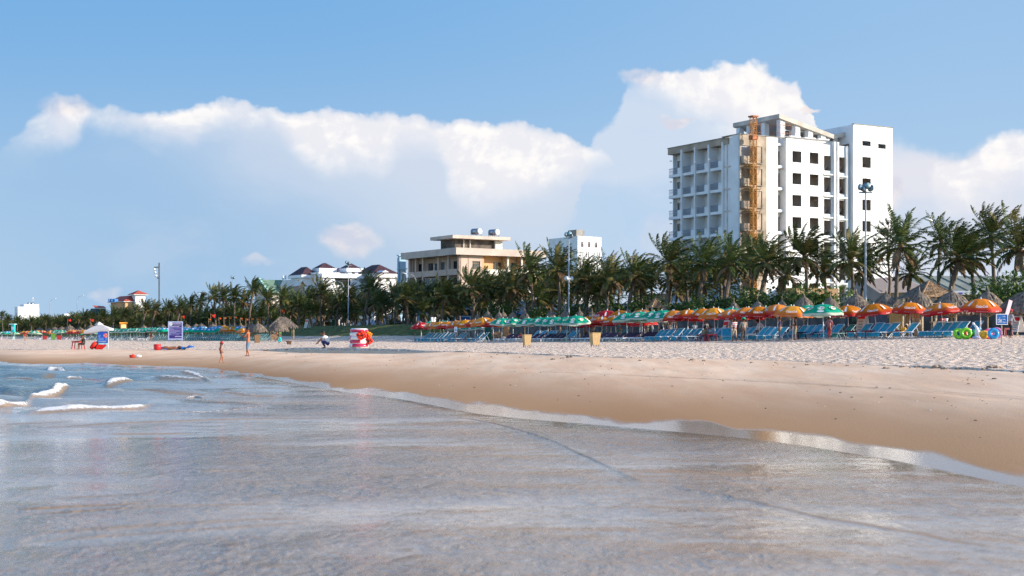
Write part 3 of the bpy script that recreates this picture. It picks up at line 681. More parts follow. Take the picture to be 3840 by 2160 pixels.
def hotel():
    C = Vector((33.6, 210, 0)); dr = Vector((.864,.504,0)); dl = Vector((-.504,.864,0))
    T = thing('hotel_tower', 'tall unfinished white hotel with bare concrete corner, stacked balconies and sloping roof slab', 'building', (C.x, C.y, 0))
    A = Wall((0,0,0), dr, dl)         # sunlit side: s = 0..30, inward = dl
    B = Wall((0,0,0), dl, dr)         # shaded balcony side: s = 0..18, inward = dr
    floors = [26.95-3.32*k for k in range(8)]
    w = MB()
    H = 31.3
    win = []; stair = []; conc = []
    for k in range(8):
        zt = 29.45-3.32*k
        for a, b in ((10.0,11.75),(13.45,15.2)): win.append((a, b, zt-1.68, zt))
        win.append((23.65, 25.4, zt-1.75, zt-.1))
        stair.append((16.55, 17.95, zt-2.55, zt-.25)); stair.append((19.4, 20.85, zt-2.75, zt-.3))
        conc.append((.2, 4.3, floors[k]+.25, floors[k]+2.75))
    win.append((23.65, 25.4, 31.1, 31.85)); win.append((27.0, 28.6, 30.9, 31.6))
    A.holes(w, 5.15, 7.35, 2.5, H, [], 0, .3)
    A.holes(w, 8.9, 16.2, 2.5, H+.05, win, -.25, .3)
    A.holes(w, 16.2, 21.9, 2.5, 30.9, stair, 0, .3)
    A.holes(w, 21.9, 30.1, 2.5, 34.3, win, -.9, .3)
    for s, d1 in ((8.9, 1.2), (16.2, .0), (21.9, 0), (30.1, 9)): A.box(w, s-.15, s, 2.5, H if s < 20 else 34.2, (-.24 if s < 20 else -.88), d1)
    A.box(w, 21.9, 22.05, 2.5, 34.25, -.89, 0)
    A.box(w, 21.92, 30.0, 31.4, 34.2, 6.0, 6.3); A.box(w, 21.92, 22.2, 31.4, 34.2, -.5, 6)
    A.box(w, 21.95, 30.05, 34.0, 34.28, -.6, 6.2)
    # recess between corner and window wall
    A.box(w, 7.35, 7.5, 2.5, H-.1, .31, 1.5); 
    rec = [(7.6, 8.7, f+.2, f+2.5) for f in floors]
    A.holes(w, 7.5, 8.74, 2.5, H-.3, rec, 1.2, .2)
    for k in range(8): A.box(w, 7.5, 8.74, floors[k]-.15, floors[k]+.25, .2, 1.19)
    # fins between the stair openings, ledges over them
    for s in (18.25, 18.95): A.box(w, s, s+.28, 2.5, 31.4, -.45, -.01)
    for k in range(8):
        z = floors[k]
        A.box(w, 16.25, 18.2, z-.75, z-.55, -.35, -.012); A.box(w, 19.26, 21.2, z-.9, z-.7, -.35, -.012)
    A.box(w, 20.95, 21.2, 2.5, 30.9, -.3, -.012)
    # penthouse
    A.box(w, 5.15, 21.9, 30.2, 30.5, .31, 11.5)
    A.holes(w, 9.2, 21.5, 30.5, 33.0, [(9.6+2.9*k, 11.7+2.9*k, 31.9, 32.9) for k in range(4)], 2.2, .25)
    for s in (9.0, 12.0, 14.6, 17.2): A.box(w, s, s+.9, 31.4, 34.9-max(0, (s-8.5)*.222), 1.3, 2.19)
    for t in (5, 8.5, 11): A.box(w, 9.0, 9.9, 31.2, 34.9, t, t+.8)
    for s in (10.5, 13.5, 16.3): A.box(w, s, s+2.2, 31.75, 31.95, .9, 2.15)
    # balcony side walls
    B.holes(w, 0, 2.0, 2.5, H, [], 0, .3); B.holes(w, 2.0, 4.1, 2.5, H-.15, [], .4, .3)
    bays = [(4.15, 7.5), (7.5, 10.9), (10.9, 14.3), (14.3, 18.0)]
    doors = []
    for k in range(8):
        for a, b in bays: doors.append((a+.35, a+1.75, floors[k]+.1, floors[k]+2.45)); 
        doors.append((16.9, 17.7, floors[k]+.5, floors[k]+2.3))
    B.holes(w, 4.1, 18.0, 2.5, 30.2, doors, 1.9, .25)
    for s in (4.15, 7.5, 10.9, 14.3): B.box(w, s-.13, s+.13, 2.5, 30.6, .02, 1.89)
    for k in range(8):
        for i, (a, b) in enumerate(bays):
            B.box(w, a+.14, b-.14, floors[k]-.42, floors[k], .3, 1.88)
            B.box(w, a+.14, a+1.25, floors[k], floors[k]+.95, .3, .45)
    B.box(w, 17.85, 18.0, 2.5, 30.2, 1.2, 14); 
    # back and far end so the block is closed
    B.box(w, 17.6, 17.84, 2.5, 30.5, 2.2, 21)
    w.build('wall', M_white, T)
    c = MB()
    B.box(c, 2.9, 18.05, 30.2, 31.2, .25, 2.1)                      # bare header over the balconies
    cc = conc + []
    A.holes(c, 0, 5.15, 2.5, H, cc, -.015, .3)
    for k in range(8):
        A.box(c, .2, 1.5, floors[k]+.2, floors[k]+1.15, -.5, .2); A.box(c, .2, 2.9, floors[k]+.0, floors[k]+.2, -.55, .2)
    c.build('bare_concrete', M_conc, T)
    b = MB(); A.box(b, -.06, 5.2, H, H+.12, -.12, .5); A.box(b, 5.2, 8.8, H, H+.1, -.1, .5); A.box(b, 8.8, 16.3, H+.05, H+.17, -.35, .3); b.build('parapet_edging', M_concg, T); b = MB(); B.box(b, .52, 4.1, H, H+.12, -.08, .6); B.box(b, 4.1, 18.1, 31.2, 31.3, .15, 2.2); b.build('parapet_edging', M_concg, T); b = MB(); A.box(b, 21.8, 30.2, 34.3, 34.4, -.98, -.5)
    b.build('parapet_edging', M_concg, T)
    # sloping butterfly roof slab
    r = MB(); pr = [(8.5,35.1),(19.5,32.75),(23.5,33.6)]
    for (s0, z0), (s1, z1) in zip(pr, pr[1:]):
        vs = [A.p(s0,z0,1),A.p(s1,z1,1),A.p(s1,z1,12),A.p(s0,z0,12)]; lo = [v-Vector((0,0,.65)) for v in vs]
        r.add(vs+lo, [(0,1,2,3),(7,6,5,4),(0,4,5,1),(1,5,6,2),(2,6,7,3),(3,7,4,0)])
    r.build('roof', M_cream if 0 else mat('roof_slab', (.55,.50,.44), .85, .12, .6), T)
    n = MB()
    for k in range(8):
        A.box(n, .31, 29.6, floors[k]-.25, floors[k]-.02, .35, 9.5)
    A.box(n, .3, 29.5, 2.5, 30.1, 3.2, 3.4)
    for s in (7.4, 12.5, 18.6, 22.2, 26.5): A.box(n, s, s+.2, 2.5, 30.1, .4, 3.2)
    for k in range(7):    # stair flights seen through the tall openings
        for (a, b) in ((16.5,18),(19.4,20.9)):
            n.bar(A.p(a-.3, floors[k]-1.2, 1.6), A.p(b+.4, floors[k]+1.0, 1.6), 1.0, .16)
    B.box(n, 4.3, 17.5, 2.5, 30.0, 5.6, 5.8)
    n.build('interior', M_inner, T)
    for h in win:
        q = A.lining(h, -.25 if h[0] < 20 else -.9); o = q.build('window', M_concg, T)
    for h in stair: A.lining(h, 0).build('window', M_concg, T)
    for h in conc:
        q = MB(); A.lining(h, -.015, .35, 0, q); A.box(q, 3.35, 4.15, h[2]+.05, h[3]-.05, .05, .12, 1); A.box(q, 3.1, 4.4, h[2]-.06, h[2]+.02, -.3, .1, 0)
        q.build('window', [M_concg, M_conc], T)
    for h in rec: A.lining(h, 1.2).build('window', M_concg, T)
    for h in doors: B.lining(h, 1.9, .3).build('balcony_door', M_concg, T)
    for k in range(8):
        for a, b in bays:
            q = MB(); z = floors[k]
            for i in range(13):
                s = a+1.3+(b-a-1.5)*i/12; q.bar(B.p(s, z, .37), B.p(s, z+.95, .37), .04)
            q.bar(B.p(a+1.25, z+.97, .37), B.p(b-.14, z+.97, .37), .07); q.bar(B.p(a+1.25, z+.5, .37), B.p(b-.14, z+.5, .37), .04)
            q.build('railing', mat('railing_steel', (.22,.27,.33), .5), T)
    # scaffolding poles on the roof and drain stubs
    for (ss, ts) in (((7.9, 9.2, 10.4), (.6, 2.2)), ((4.6, 5.8), (2.2, 3.6))):
        q = MB()
        for s in ss:
            for t in ts: q.bar(A.p(s, 31.3, t), A.p(s, 33.8, t), .05)
        for z in (32.2, 33.4):
            for t in ts: q.bar(A.p(ss[0], z, t), A.p(ss[-1], z, t), .045)
            for s in ss: q.bar(A.p(s, z, ts[0]), A.p(s, z, ts[1]), .045)
        q.build('scaffold', M_rust, T)
    for k in range(8): q = MB(); q.bar(B.p(18.0, 29.3-3.32*k, 1), B.p(18.35, 29.3-3.32*k, .9), .12); q.build('drain_spout', M_concg, T)
    # worker's mast climber: orange lattice tower standing against the concrete
    mst = thing('hoist_mast', 'orange lattice hoist mast climbing the bare concrete corner of the hotel', 'construction hoist', (C.x, C.y, 3.2))
    q = MB(); sa, sb, da, db = 1.05, 1.75, -1.8, -1.1
    cs = [A.p(sa,0,da), A.p(sb,0,da), A.p(sb,0,db), A.p(sa,0,db)]; ztop = 30.6
    for p in cs: q.bar(p, p+Vector((0,0,ztop)), .10)
    z = 0; k = 0
    while z < ztop-.9:
        for i in range(4):
            a, b = cs[i], cs[(i+1)%4]
            if k % 2: a, b = b, a
            q.bar(a+Vector((0,0,z)), b+Vector((0,0,z+.9)), .04); q.bar(cs[i]+Vector((0,0,z)), cs[(i+1)%4]+Vector((0,0,z)), .04)
        z += .9; k += 1
    q.build('mast', M_orange_st, mst)
    q = MB(); A.box(q, sa-.15, sb+.2, 27.2, 27.8, da-.1, db+.1)
    q.build('mast_sheet', M_rust, mst); q = MB(); A.box(q, sa-.2, sb+.2, ztop-.1, ztop+.1, da-.2, db+.2); q.build('mast_cap', M_rust, mst)
    for k in range(6):
        q = MB(); z = floors[k]-3.2-.4
        A.box(q, .6, 3.3, z, z+.08, -1.0, -.1); q.bar(A.p(.6, z+1, -.95), A.p(3.3, z+1, -.95), .05)
        for s in (.65, 2.0, 3.25): q.bar(A.p(s, z, -.95), A.p(s, z+1, -.95), .05)
        q.bar(A.p(.3, z-1.0, 0), A.p(.8, z, -.8), .05); q.bar(A.p(3.6, z-1.0, 0), A.p(3.1, z, -.8), .05)
        q.build('work_platform', M_wood, mst)
hotel()

def slats(W, h, d, n, mf, mg, T, name='window', fr=.09):
    """a glazed window: frame with mullions as the part, dark pane as its sub-part"""
    a, b, z0, z1 = h; q = MB()
    for s in (a, b-fr): W.box(q, s, s+fr, z0, z1, d, d+.1)
    for z in (z0, z1-fr): W.box(q, a+fr, b-fr, z, z+fr, d+.002, d+.098)
    for k in range(1, n): s = a+(b-a)*k/n; W.box(q, s-fr*.4, s+fr*.4, z0+fr, z1-fr, d+.004, d+.09)
    zt = z0+(z1-z0)*.72; W.box(q, a+fr, b-fr, zt, zt+fr*.7, d+.006, d+.085)
    o = q.build(name, mf, T)
    g = MB(); g.add([W.p(a+fr*.5,z0+.02,d+.06), W.p(b-fr*.5,z0+.02,d+.06), W.p(b-fr*.5,z1-.02,d+.06), W.p(a+fr*.5,z1-.02,d+.06)], [(0,1,2,3)])
    g.build('pane', mg, o); return o
def beige():
    Cn, t, s = corner(1528, 1720, 2030, 300); T = thing('office_building', 'beige flat-roofed building with water tanks, columns and orange recessed balconies', 'building', (Cn.x, Cn.y, 0))
    dl, dr = Vector((-.545,.838,0)), Vector((.838,.545,0)); A = Wall((0,0,0), dr, dl); B = Wall((0,0,0), dl, dr)
    H = 18.6; fl = [15.0-3.6*k for k in range(4)]; fl = [14.7-3.55*k for k in range(4)]
    w = MB(); wins = [(3.4, 5.3, f+.9, f+2.7) for f in fl]
    A.holes(w, 0, 6.3, 2.5, H, wins, 0, .3); wl = [(x-.15, x+1.9, f+.3, f+2.85) for f in fl for x in (1.2, 3.9, 9.7, 14.8, 19.3)]+[(12.2, 14.2, f+.9, f+2.7) for f in fl]
    B.holes(w, 0, 22, 2.5, H, wl, 2.2, .3)
    for k, x in enumerate((0, 4.2, 8.4, 15.2, 18.4, 21.4)): B.box(w, x, x+.6, 2.5, H, 0, .6)
    for f in fl:
        B.box(w, .61, 21.9, f-.3, f, .1, 2.19); 
        for a, b in ((.7,4.1),(4.9,8.3),(9.1,15.1),(15.9,18.3),(19.1,21.3)): B.box(w, a, b, f-.25, f+.35, -.06, .08); B.box(w, a, b, f+.45, f+1.0, -.06, .08)
        B.box(w, .7, 21.3, f+.35, f+.45, .0, .05)
    B.box(w, 21.0, 22.2, 2.5, H, .7, 2.2)
    w.build('wall', M_beige, T)
    o = MB(); ow = [(x, x+2.2, f+.6, f+2.7) for f in fl for x in (9.6, 13.3, 17.0)]
    A.holes(o, 6.3, 20.6, 2.5, H, ow, 1.7, .3); A.box(o, 6.3, 6.45, 2.5, H, .31, 1.69); A.holes(o, 5.9, 6.3, 2.5, H, [], -.01, .2)
    for x in (12.0, 15.8): A.box(o, x, x+.15, 2.5, H, .4, 1.69)
    o.build('balcony_wall', M_beige2, T)
    c = MB()
    for x in (12.2, 15.8, 20.2): A.box(c, x, x+.4, 2.5, H, -.05, .39)
    for f in fl:
        A.box(c, 6.4, 20.8, f-.45, f-.2, -.02, 1.68); A.box(c, 6.4, 20.8, f-.2, f+1.0, -.6, -.45); A.box(c, 6.4, 20.8, f-.25, f-.19, -.6, -.03); A.box(c, 6.32, 6.46, f-.2, f+1.0, -.6, -.02)
    c.build('balcony', M_cream, T)
    for h in wins: slats(A, h, .15, 4, M_wood, M_glass, T)
    for h in ow: slats(A, h, 1.85, 4, M_wood, M_glass, T)
    for h in wl: slats(B, h, 2.3, 3, M_darkwood, M_glass, T)
    g = MB(); B.box(g, 9.2, 15.0, 2.6, 13.9, .25, .4); o = g.build('glass_curtain', M_glass, T)
    g = MB()
    for k in range(8): B.box(g, 9.2+k*.82, 9.27+k*.82, 2.6, 13.9, .18, .24)
    for k in range(6): B.box(g, 9.2, 15.0, 4+k*2, 4.06+k*2, .17, .235)
    g.build('mullion', M_metal, o)
    r = MB(); A.box(r, -1.4, 21.5, H, H+1.45, -1.3, 22.9); r.build('roof', mat('fascia', (.52,.43,.37), .8, .08, .4), T)
    p = MB(); A.box(p, 2.6, 13.6, 20.05, 22.4, 6, 12); p.build('penthouse', mat('dark_stained_wall', (.13,.11,.095), .9, .25, .8), T)
    p = MB(); A.box(p, 12.6, 14.4, 20.06, 22.35, 5.4, 11); p.build('penthouse_wall', M_cream, T)
    p = MB()
    for x in (4.6, 6.2): A.box(p, x, x+.15, 20.05, 22.4, 5.6, 5.8)
    p.build('post', M_cream, T)
    p = MB(); A.box(p, .8, 15.5, 22.4, 23.1, 3.8, 13.5); p.build('upper_roof', mat('fascia2', (.54,.45,.38), .8, .08, .4), T)
    for k, x in enumerate((8.0, 12.5)):
        q = MB(); p0 = A.p(x, 24.15, 4.6); p1 = p0 + Vector((-.75,.66,0))*2.0
        q.tube([p0, p1], .68, 20, 0, True)
        vw = Vector((Cn.x, Cn.y, 0))
        tk = thing('water_tank', 'steel water tank lying on the beige roof, %s' % ('the nearer to the pale blue house' if k == 0 else 'the nearer to the white hotel'), 'water tank', vw, 0, 'rooftop water tanks')
        q.build('tank_body', M_metal, tk, True)
        e = MB(); e.ball(p0, (.68, .34, .68), 0, 20, Matrix.Rotation(math.atan2(.545,.838), 3, 'Z')); e.build('tank_end', M_lampwhite, tk, True)
        l = MB()
        for a in (p0+Vector((-.1,.3,0)), p1-Vector((-.1,.3,0))):
            for dx in (-.45, .45): l.bar(a+Vector((dx,0,-.3)), a+Vector((dx,0,-1.05)), .1)
        l.build('stand', M_rust, tk)
beige()
def block(name, label, pa, pc, pb, Y, ztop, wallm, wins=(), winsl=(), roof=None, parts=(), cat='building', wm=M_glass, coping=None):
    """plain block; wins = (s0, s1, z0, z1) on the sunlit side, winsl on the shaded side"""
    Cn, t, s = corner(pa, pc, pb, Y); T = thing(name, label, cat, (Cn.x, Cn.y, 0))
    dl, dr = Vector((-.545,.838,0)), Vector((.838,.545,0)); A = Wall((0,0,0), dr, dl); B = Wall((0,0,0), dl, dr)
    w = MB(); A.holes(w, 0, s, 2.5, ztop, wins, 0, .25); B.holes(w, 0, t, 2.5, ztop, winsl, .0, .25)
    A.box(w, s-.2, s, 2.5, ztop-.01, .26, t); A.box(w, 0.26, s-.21, ztop-.3, ztop-.02, .26, t-.01); B.box(w, t-.2, t, 2.5, ztop-.015, .26, s-.3)
    w.build('wall', wallm, T)
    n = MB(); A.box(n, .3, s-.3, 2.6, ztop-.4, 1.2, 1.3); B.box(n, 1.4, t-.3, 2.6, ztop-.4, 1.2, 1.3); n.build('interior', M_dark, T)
    for h in wins: slats(A, h, .12, 2, M_wpaint, wm, T)
    for h in winsl: slats(B, h, .12, 2, M_wpaint, wm, T)
    if roof == 'hip':
        pass
    return T, A, B, s, t
# white tower far behind
tw = [(1.8+3.6*k, 3.2+3.6*k, 39.0, 41.3) for k in range(3)]
for f in range(9):
    for k in range(4): tw += [(1.6+2.9*k, 2.2+2.9*k, 34.6-3.1*f, 37.2-3.1*f), (2.6+2.9*k, 3.2+2.9*k, 34.6-3.1*f, 37.2-3.1*f)]
T, A, B, s, t = block('tower_block', 'white tower block with narrow brown windows beyond the palms', 2058, 2165, 2255, 600, 43.6, M_white, [h for h in tw if h[1] < 12.5], [(4+5*k, 5.5+5*k, 37.5-3.3*f, 39.5-3.3*f) for k in range(4) for f in range(3)], wm=M_brownroof)
q = MB(); A.box(q, .2, 4.4, 43.6, 46.4, 1, 7); q.build('roof_room', M_concg, T)
# narrow pale blue house beside the beige building
T, A, B, s, t = block('blue_house', 'narrow pale blue house beside the beige building', 1492, 1496, 1522, 322, 19.6, M_lblue, [], [], )
q = MB()
for z in (19.6, 16.6, 12.9): A.box(q, -.3, s+.2, z, z+.25, -.35, .5)
q.build('cornice', M_lblue, T)
for z in (13.9, 10.4, 7.0): slats(A, (s*.35, s*.75, z, z+2.2), -.1, 1, M_wpaint, mat('shutter_blue', (.12,.22,.28), .6), T)

def resort():
    """white resort with dark hipped roofs: one building, several hipped blocks"""
    Cn, t, s = corner(1085, 1131, 1494, 335); T = thing('resort_building', 'white resort with dark hipped roofs and two raised square towers', 'building', (0,0,0))
    dl, dr = Vector((-.545,.838,0)), Vector((.838,.545,0))
    def bl(pa, pc, pb, Y, ztop, rh, fas=.5, base=2.6, dep=None, wins=()):
        C, t, s = corner(pa, pc, pb, Y); A = Wall(C, dr, dl); B = Wall(C, dl, dr); t = dep or t
        w = MB(); A.holes(w, 0, s, base, ztop, wins, 0, .3); A.box(w, .31, s, base, ztop-.01, .5, t); A.box(w, 0, .3, base, ztop-.01, .301, t)
        w.build('wall', M_white, T)
        f = MB(); fascia(f, 0, s, 0, t, ztop, ztop+fas, A); f.build('fascia', M_wpaint, T)
        if rh:
            r = MB(); hip(r, 0, s, 0, t, ztop+fas+.003, rh, A, over=.55); o = r.build('roof', M_brownroof, T)
        for h in wins: slats(A, h, .1, 2, M_darkwood, M_glass, T)
        return A, B, s, t
    z = lambda py, Y=335: PZ(py, Y)
    bl(1184, 1202, 1250, 335, z(1019), 1.3, .85, wins=[(1.1, 1.9, z(1029.5), z(1020.5))])
    bl(1283, 1305, 1343, 335, z(1019), 1.3, .85, wins=[(1.0, 1.8, z(1029.5), z(1020.5))])
    bl(1172, 1200, 1262, 331, z(1031), 0, .45)
    A, B, s, t = bl(1200, 1212, 1352, 330, z(1044), 0, 1.0, wins=[(3.0, 7.0, z(1071), z(1046))])
    bl(1092, 1136, 1188, 333, z(1043), 2.0, .7, wins=[(1, 2, 10, 12)])
    bl(1330, 1402, 1488, 333, z(1041), 2.3, .9, wins=[(1+2.2*k, 2+2.2*k, z(1055), z(1045)) for k in range(2)])
    A, B, s, t = bl(1250, 1262, 1290, 340, z(1024), 1.2, .3)
    q = MB(); C, t2, s2 = corner(1335, 1342, 1372, 345); Wall(C, dr, dl).box(q, 0, s2, z(1012, 345), z(1007, 345), 0, 3); q.build('parapet', M_wpaint, T)
    q = MB(); 
    for x in (.5, 1.9): Wall(corner(1085,1131,1494,333)[0], dl, dr).box(q, 7+x, 7.5+x, z(1045), z(1030), -.8, -.5)
    q.build('column', M_wpaint, T)
    # gabled dormer
    C, t2, s2 = corner(1402, 1432, 1460, 330); D = Wall(C, dr, dl); q = MB()
    q.add([D.p(0,z(1024),0), D.p(s2,z(1024),0), D.p(s2/2,z(1016),0), D.p(0,z(1024),3), D.p(s2,z(1024),3), D.p(s2/2,z(1016),3)], [(0,1,2),(0,2,5,3),(1,4,5,2)]); q.build('dormer', M_wpaint, T)
resort()
def gabled(name, label, pa, pc, pb, Y, zeave, zridge, roofm, wallm, trim, ridge='s', over=.8):
    Cn, t, s = corner(pa, pc, pb, Y); T = thing(name, label, 'building', (0,0,0)); dl, dr = Vector((-.545,.838,0)), Vector((.838,.545,0))
    A = Wall(Cn, dr, dl); w = MB(); A.box(w, 0, s, 2.5, zeave, 0, t)
    r = MB(); f = MB()
    if ridge == 's':     # ridge runs along s: the sunlit side shows a slope, the gable faces left
        w.add([A.p(0,zeave,0), A.p(0,zeave,t), A.p(0,zridge-.1,t/2)], [(0,1,2)]); w.add([A.p(s,zeave,0), A.p(s,zeave,t), A.p(s,zridge-.1,t/2)], [(0,1,2)])
        k = over/(t/2)*(zridge-zeave)
        r.add([A.p(-over,zeave-k,-over), A.p(s+over,zeave-k,-over), A.p(s+over,zridge,t/2), A.p(-over,zridge,t/2), A.p(-over,zeave-k,t+over), A.p(s+over,zeave-k,t+over)], [(0,1,2,3),(3,2,5,4)])
        f.bar(A.p(-over-.1,zeave-k,-over), A.p(-over-.1,zridge+.1,t/2), .5, .7); f.bar(A.p(-over-.1,zeave-k,t+over), A.p(-over-.1,zridge+.1,t/2), .5, .7)
    w.build('wall', wallm, T); r.build('roof', roofm, T); f.build('gable_trim', trim, T)
    return T, A, s, t
gabled('church_hall', 'green-roofed hall with a pale steep gable among the palms', 955, 1016, 1095, 330, PZ(1092,330), PZ(1046,330), M_greenroof, M_cream, mat('mint_trim', (.35,.60,.50), .7))
# cream stepped roofs beside it
def stepped():
    T = thing('cream_pavilion', 'cream pavilion with stacked gables beside the green roof', 'building', (0,0,0)); dl, dr = Vector((-.545,.838,0)), Vector((.838,.545,0))
    for k, (pa, pc, pb, e, r_) in enumerate([(1040, 1098, 1140, 1092, 1046), (1085, 1120, 1150, 1075, 1056)]):
        C, t, s = corner(pa, pc, pb, 318-4*k); A = Wall(C, dr, dl); r = MB()
        z0, z1 = PZ(e, 318), PZ(r_, 318)
        r.add([A.p(0,z0,0), A.p(s,z0,0), A.p(s/2,z1,0), A.p(0,z0,t), A.p(s,z0,t), A.p(s/2,z1,t)], [(0,2,5,3),(1,4,5,2)]); r.build('roof', M_cream, T)
        w = MB(); w.add([A.p(.3,z0,.5), A.p(s-.3,z0,.5), A.p(s/2,z1-.4,.5)], [(0,1,2)]); A.box(w, .3, s-.3, 2.5, z0, .5, t-.3); w.build('wall', mat('tan_wall', (.40,.31,.25), .8), T)
stepped()
def redroof():
    T = thing('red_roof_restaurant', 'red tiled restaurant with a square lookout turret and blue rooftop sign', 'building', (0,0,0)); dl, dr = Vector((-.545,.838,0)), Vector((.838,.545,0)); Y = 450
    z = lambda py: PZ(py, Y)
    for (pa, pc, pb, e, rr, wt, wb) in [(491, 508, 545, 1106, 1094, M_white, 1150), (415, 470, 524, 1132, 1113, M_beige2, 1175)]:
        C, t, s = corner(pa, pc, pb, Y); A = Wall(C, dr, dl); w = MB(); A.box(w, 0, s, 2.5, z(e), 0, t); w.build('wall', wt, T)
        f = MB(); fascia(f, 0, s, 0, t, z(e), z(e)+.22, A, over=.75); f.build('fascia', M_wpaint, T)
        r = MB(); hip(r, 0, s, 0, t, z(e)+.223, z(rr)-z(e)+.25, A, over=.9); r.build('roof', M_redroof, T)
        if pa == 491: slats(A, (s*.4, s*.7, z(1132), z(1120)), -.05, 1, M_redroof, M_glass, T)
    C, t, s = corner(352, 357, 400, 455); A = Wall(C, dr, dl); r = MB(); r.add([A.p(0,z(1154),0), A.p(s,z(1154),0), A.p(s,z(1146),3), A.p(0,z(1143),3)], [(0,1,2,3)]); r.build('roof', M_redroof, T)
    w = MB(); A.box(w, .3, s-.2, 2.5, z(1155), .3, 6); w.build('wall', mat('dark_green_wall', (.05,.10,.10), .8), T)
    # blue sign boards with pale strokes
    q = MB(); g = MB()
    for k, (a, b) in enumerate(((407, 416), (418, 426), (429, 443))):
        C, t, s = corner(a-1, a, b, 447); A = Wall(C, dr, dl); A.box(q, 0, s, z(1133), z(1121), 0, .4)
        for j in range(2 if k < 2 else 3):
            x = s*(.2+.5*j/(1 if k < 2 else 1.6)); A.box(g, x, x+.12, z(1131), z(1123), -.06, -.01)
        A.box(g, s*.15, s*.8, z(1127.5), z(1126.8), -.065, -.012)
    o = q.build('rooftop_sign', mat('sign_blue', (.02,.14,.45), .5), T); g.build('lettering', mat('sign_pale', (.15,.45,.75), .5), o)
redroof()
T, A, B, s, t = block('white_apartment_block', 'plain white apartment block farthest down the beach', 55, 66, 147, 700, PZ(1150,700), M_white, [(7.2,7.8,19,20.5),(3.2,3.8,11,12)])
q = MB(); A.box(q, 3.2, s, PZ(1150,700)+.02, PZ(1140,700), .4, 8); q.build('upper_storey', M_white, T)
q = MB()
for x in (5.5, 7.2): q.tube([A.p(x, PZ(1138,700), 2), A.p(x+1.2, PZ(1138,700), 2.6)], .55, 12, 0)
q.build('roof_tank', M_metal, T, True)
T, A, B, s, t = block('low_white_house', 'low white house between the palms near the street lamps', 219, 222, 272, 620, PZ(1185,620), M_white, [(2,3,8,9.5)])
q = MB(); A.box(q, 2.4, 5.6, PZ(1185,620)+.02, PZ(1176,620), .5, 4); q.build('upper_storey', M_white, T)
# warehouse at the right with a long sheet roof
def warehouse():
    T = thing('warehouse', 'long low warehouse with pale green sheet roof behind the thatched huts', 'building', (0,0,0)); Y = 158
    X0, X1 = PX(3310, Y), PX(4150, Y)
    w = MB(); w.box(X0, X1, Y, Y+20, 3, PZ(1093, Y)); w.add([(X0, Y, PZ(1093,Y)), (X0, Y+20, PZ(1093,Y)), (X0, Y+10, PZ(1030, Y))], [(0,1,2)]); w.build('wall', M_beige, T)
    r = MB(); r.add([(X0+5.5, Y-1, PZ(1092,Y)), (X1, Y-1, PZ(1092,Y)), (X1, Y+9, PZ(1022,Y)), (X0+4.3, Y+9, PZ(1022,Y))], [(0,1,2,3)]); r.build('roof', M_greyroof, T)
    v = MB(); v.add([(X0-.5, Y-.6, PZ(1100,Y)), (X0+5.45, Y-.9, PZ(1094,Y)), (X0+4.25, Y+8.9, PZ(1022,Y)), (X0-.5, Y+8, PZ(1040,Y))], [(0,1,2,3)]); v.build('gable_face', mat('tan_wall', (.40,.31,.25), .8), T)
    f = MB(); f.box(X0+5.6, X1, Y-1.2, Y-1.02, PZ(1106,Y), PZ(1092.5,Y)); f.build('fascia', M_wpaint, T)
    g = MB(); g.box(PX(3582,Y), PX(3596,Y), Y-1.35, Y-1.22, PZ(1104,Y), PZ(1098,Y)); g.build('sign_panel', mat('sign_violet', (.10,.12,.45), .5), T)
    k = MB()
    for i in range(14): x = X0+6+i*1.6; k.bar((x, Y-1, PZ(1092,Y)+.06), (x-.3, Y+9, PZ(1022,Y)+.06), .08)
    k.build('roof_rib', M_greyroof, T)
warehouse()
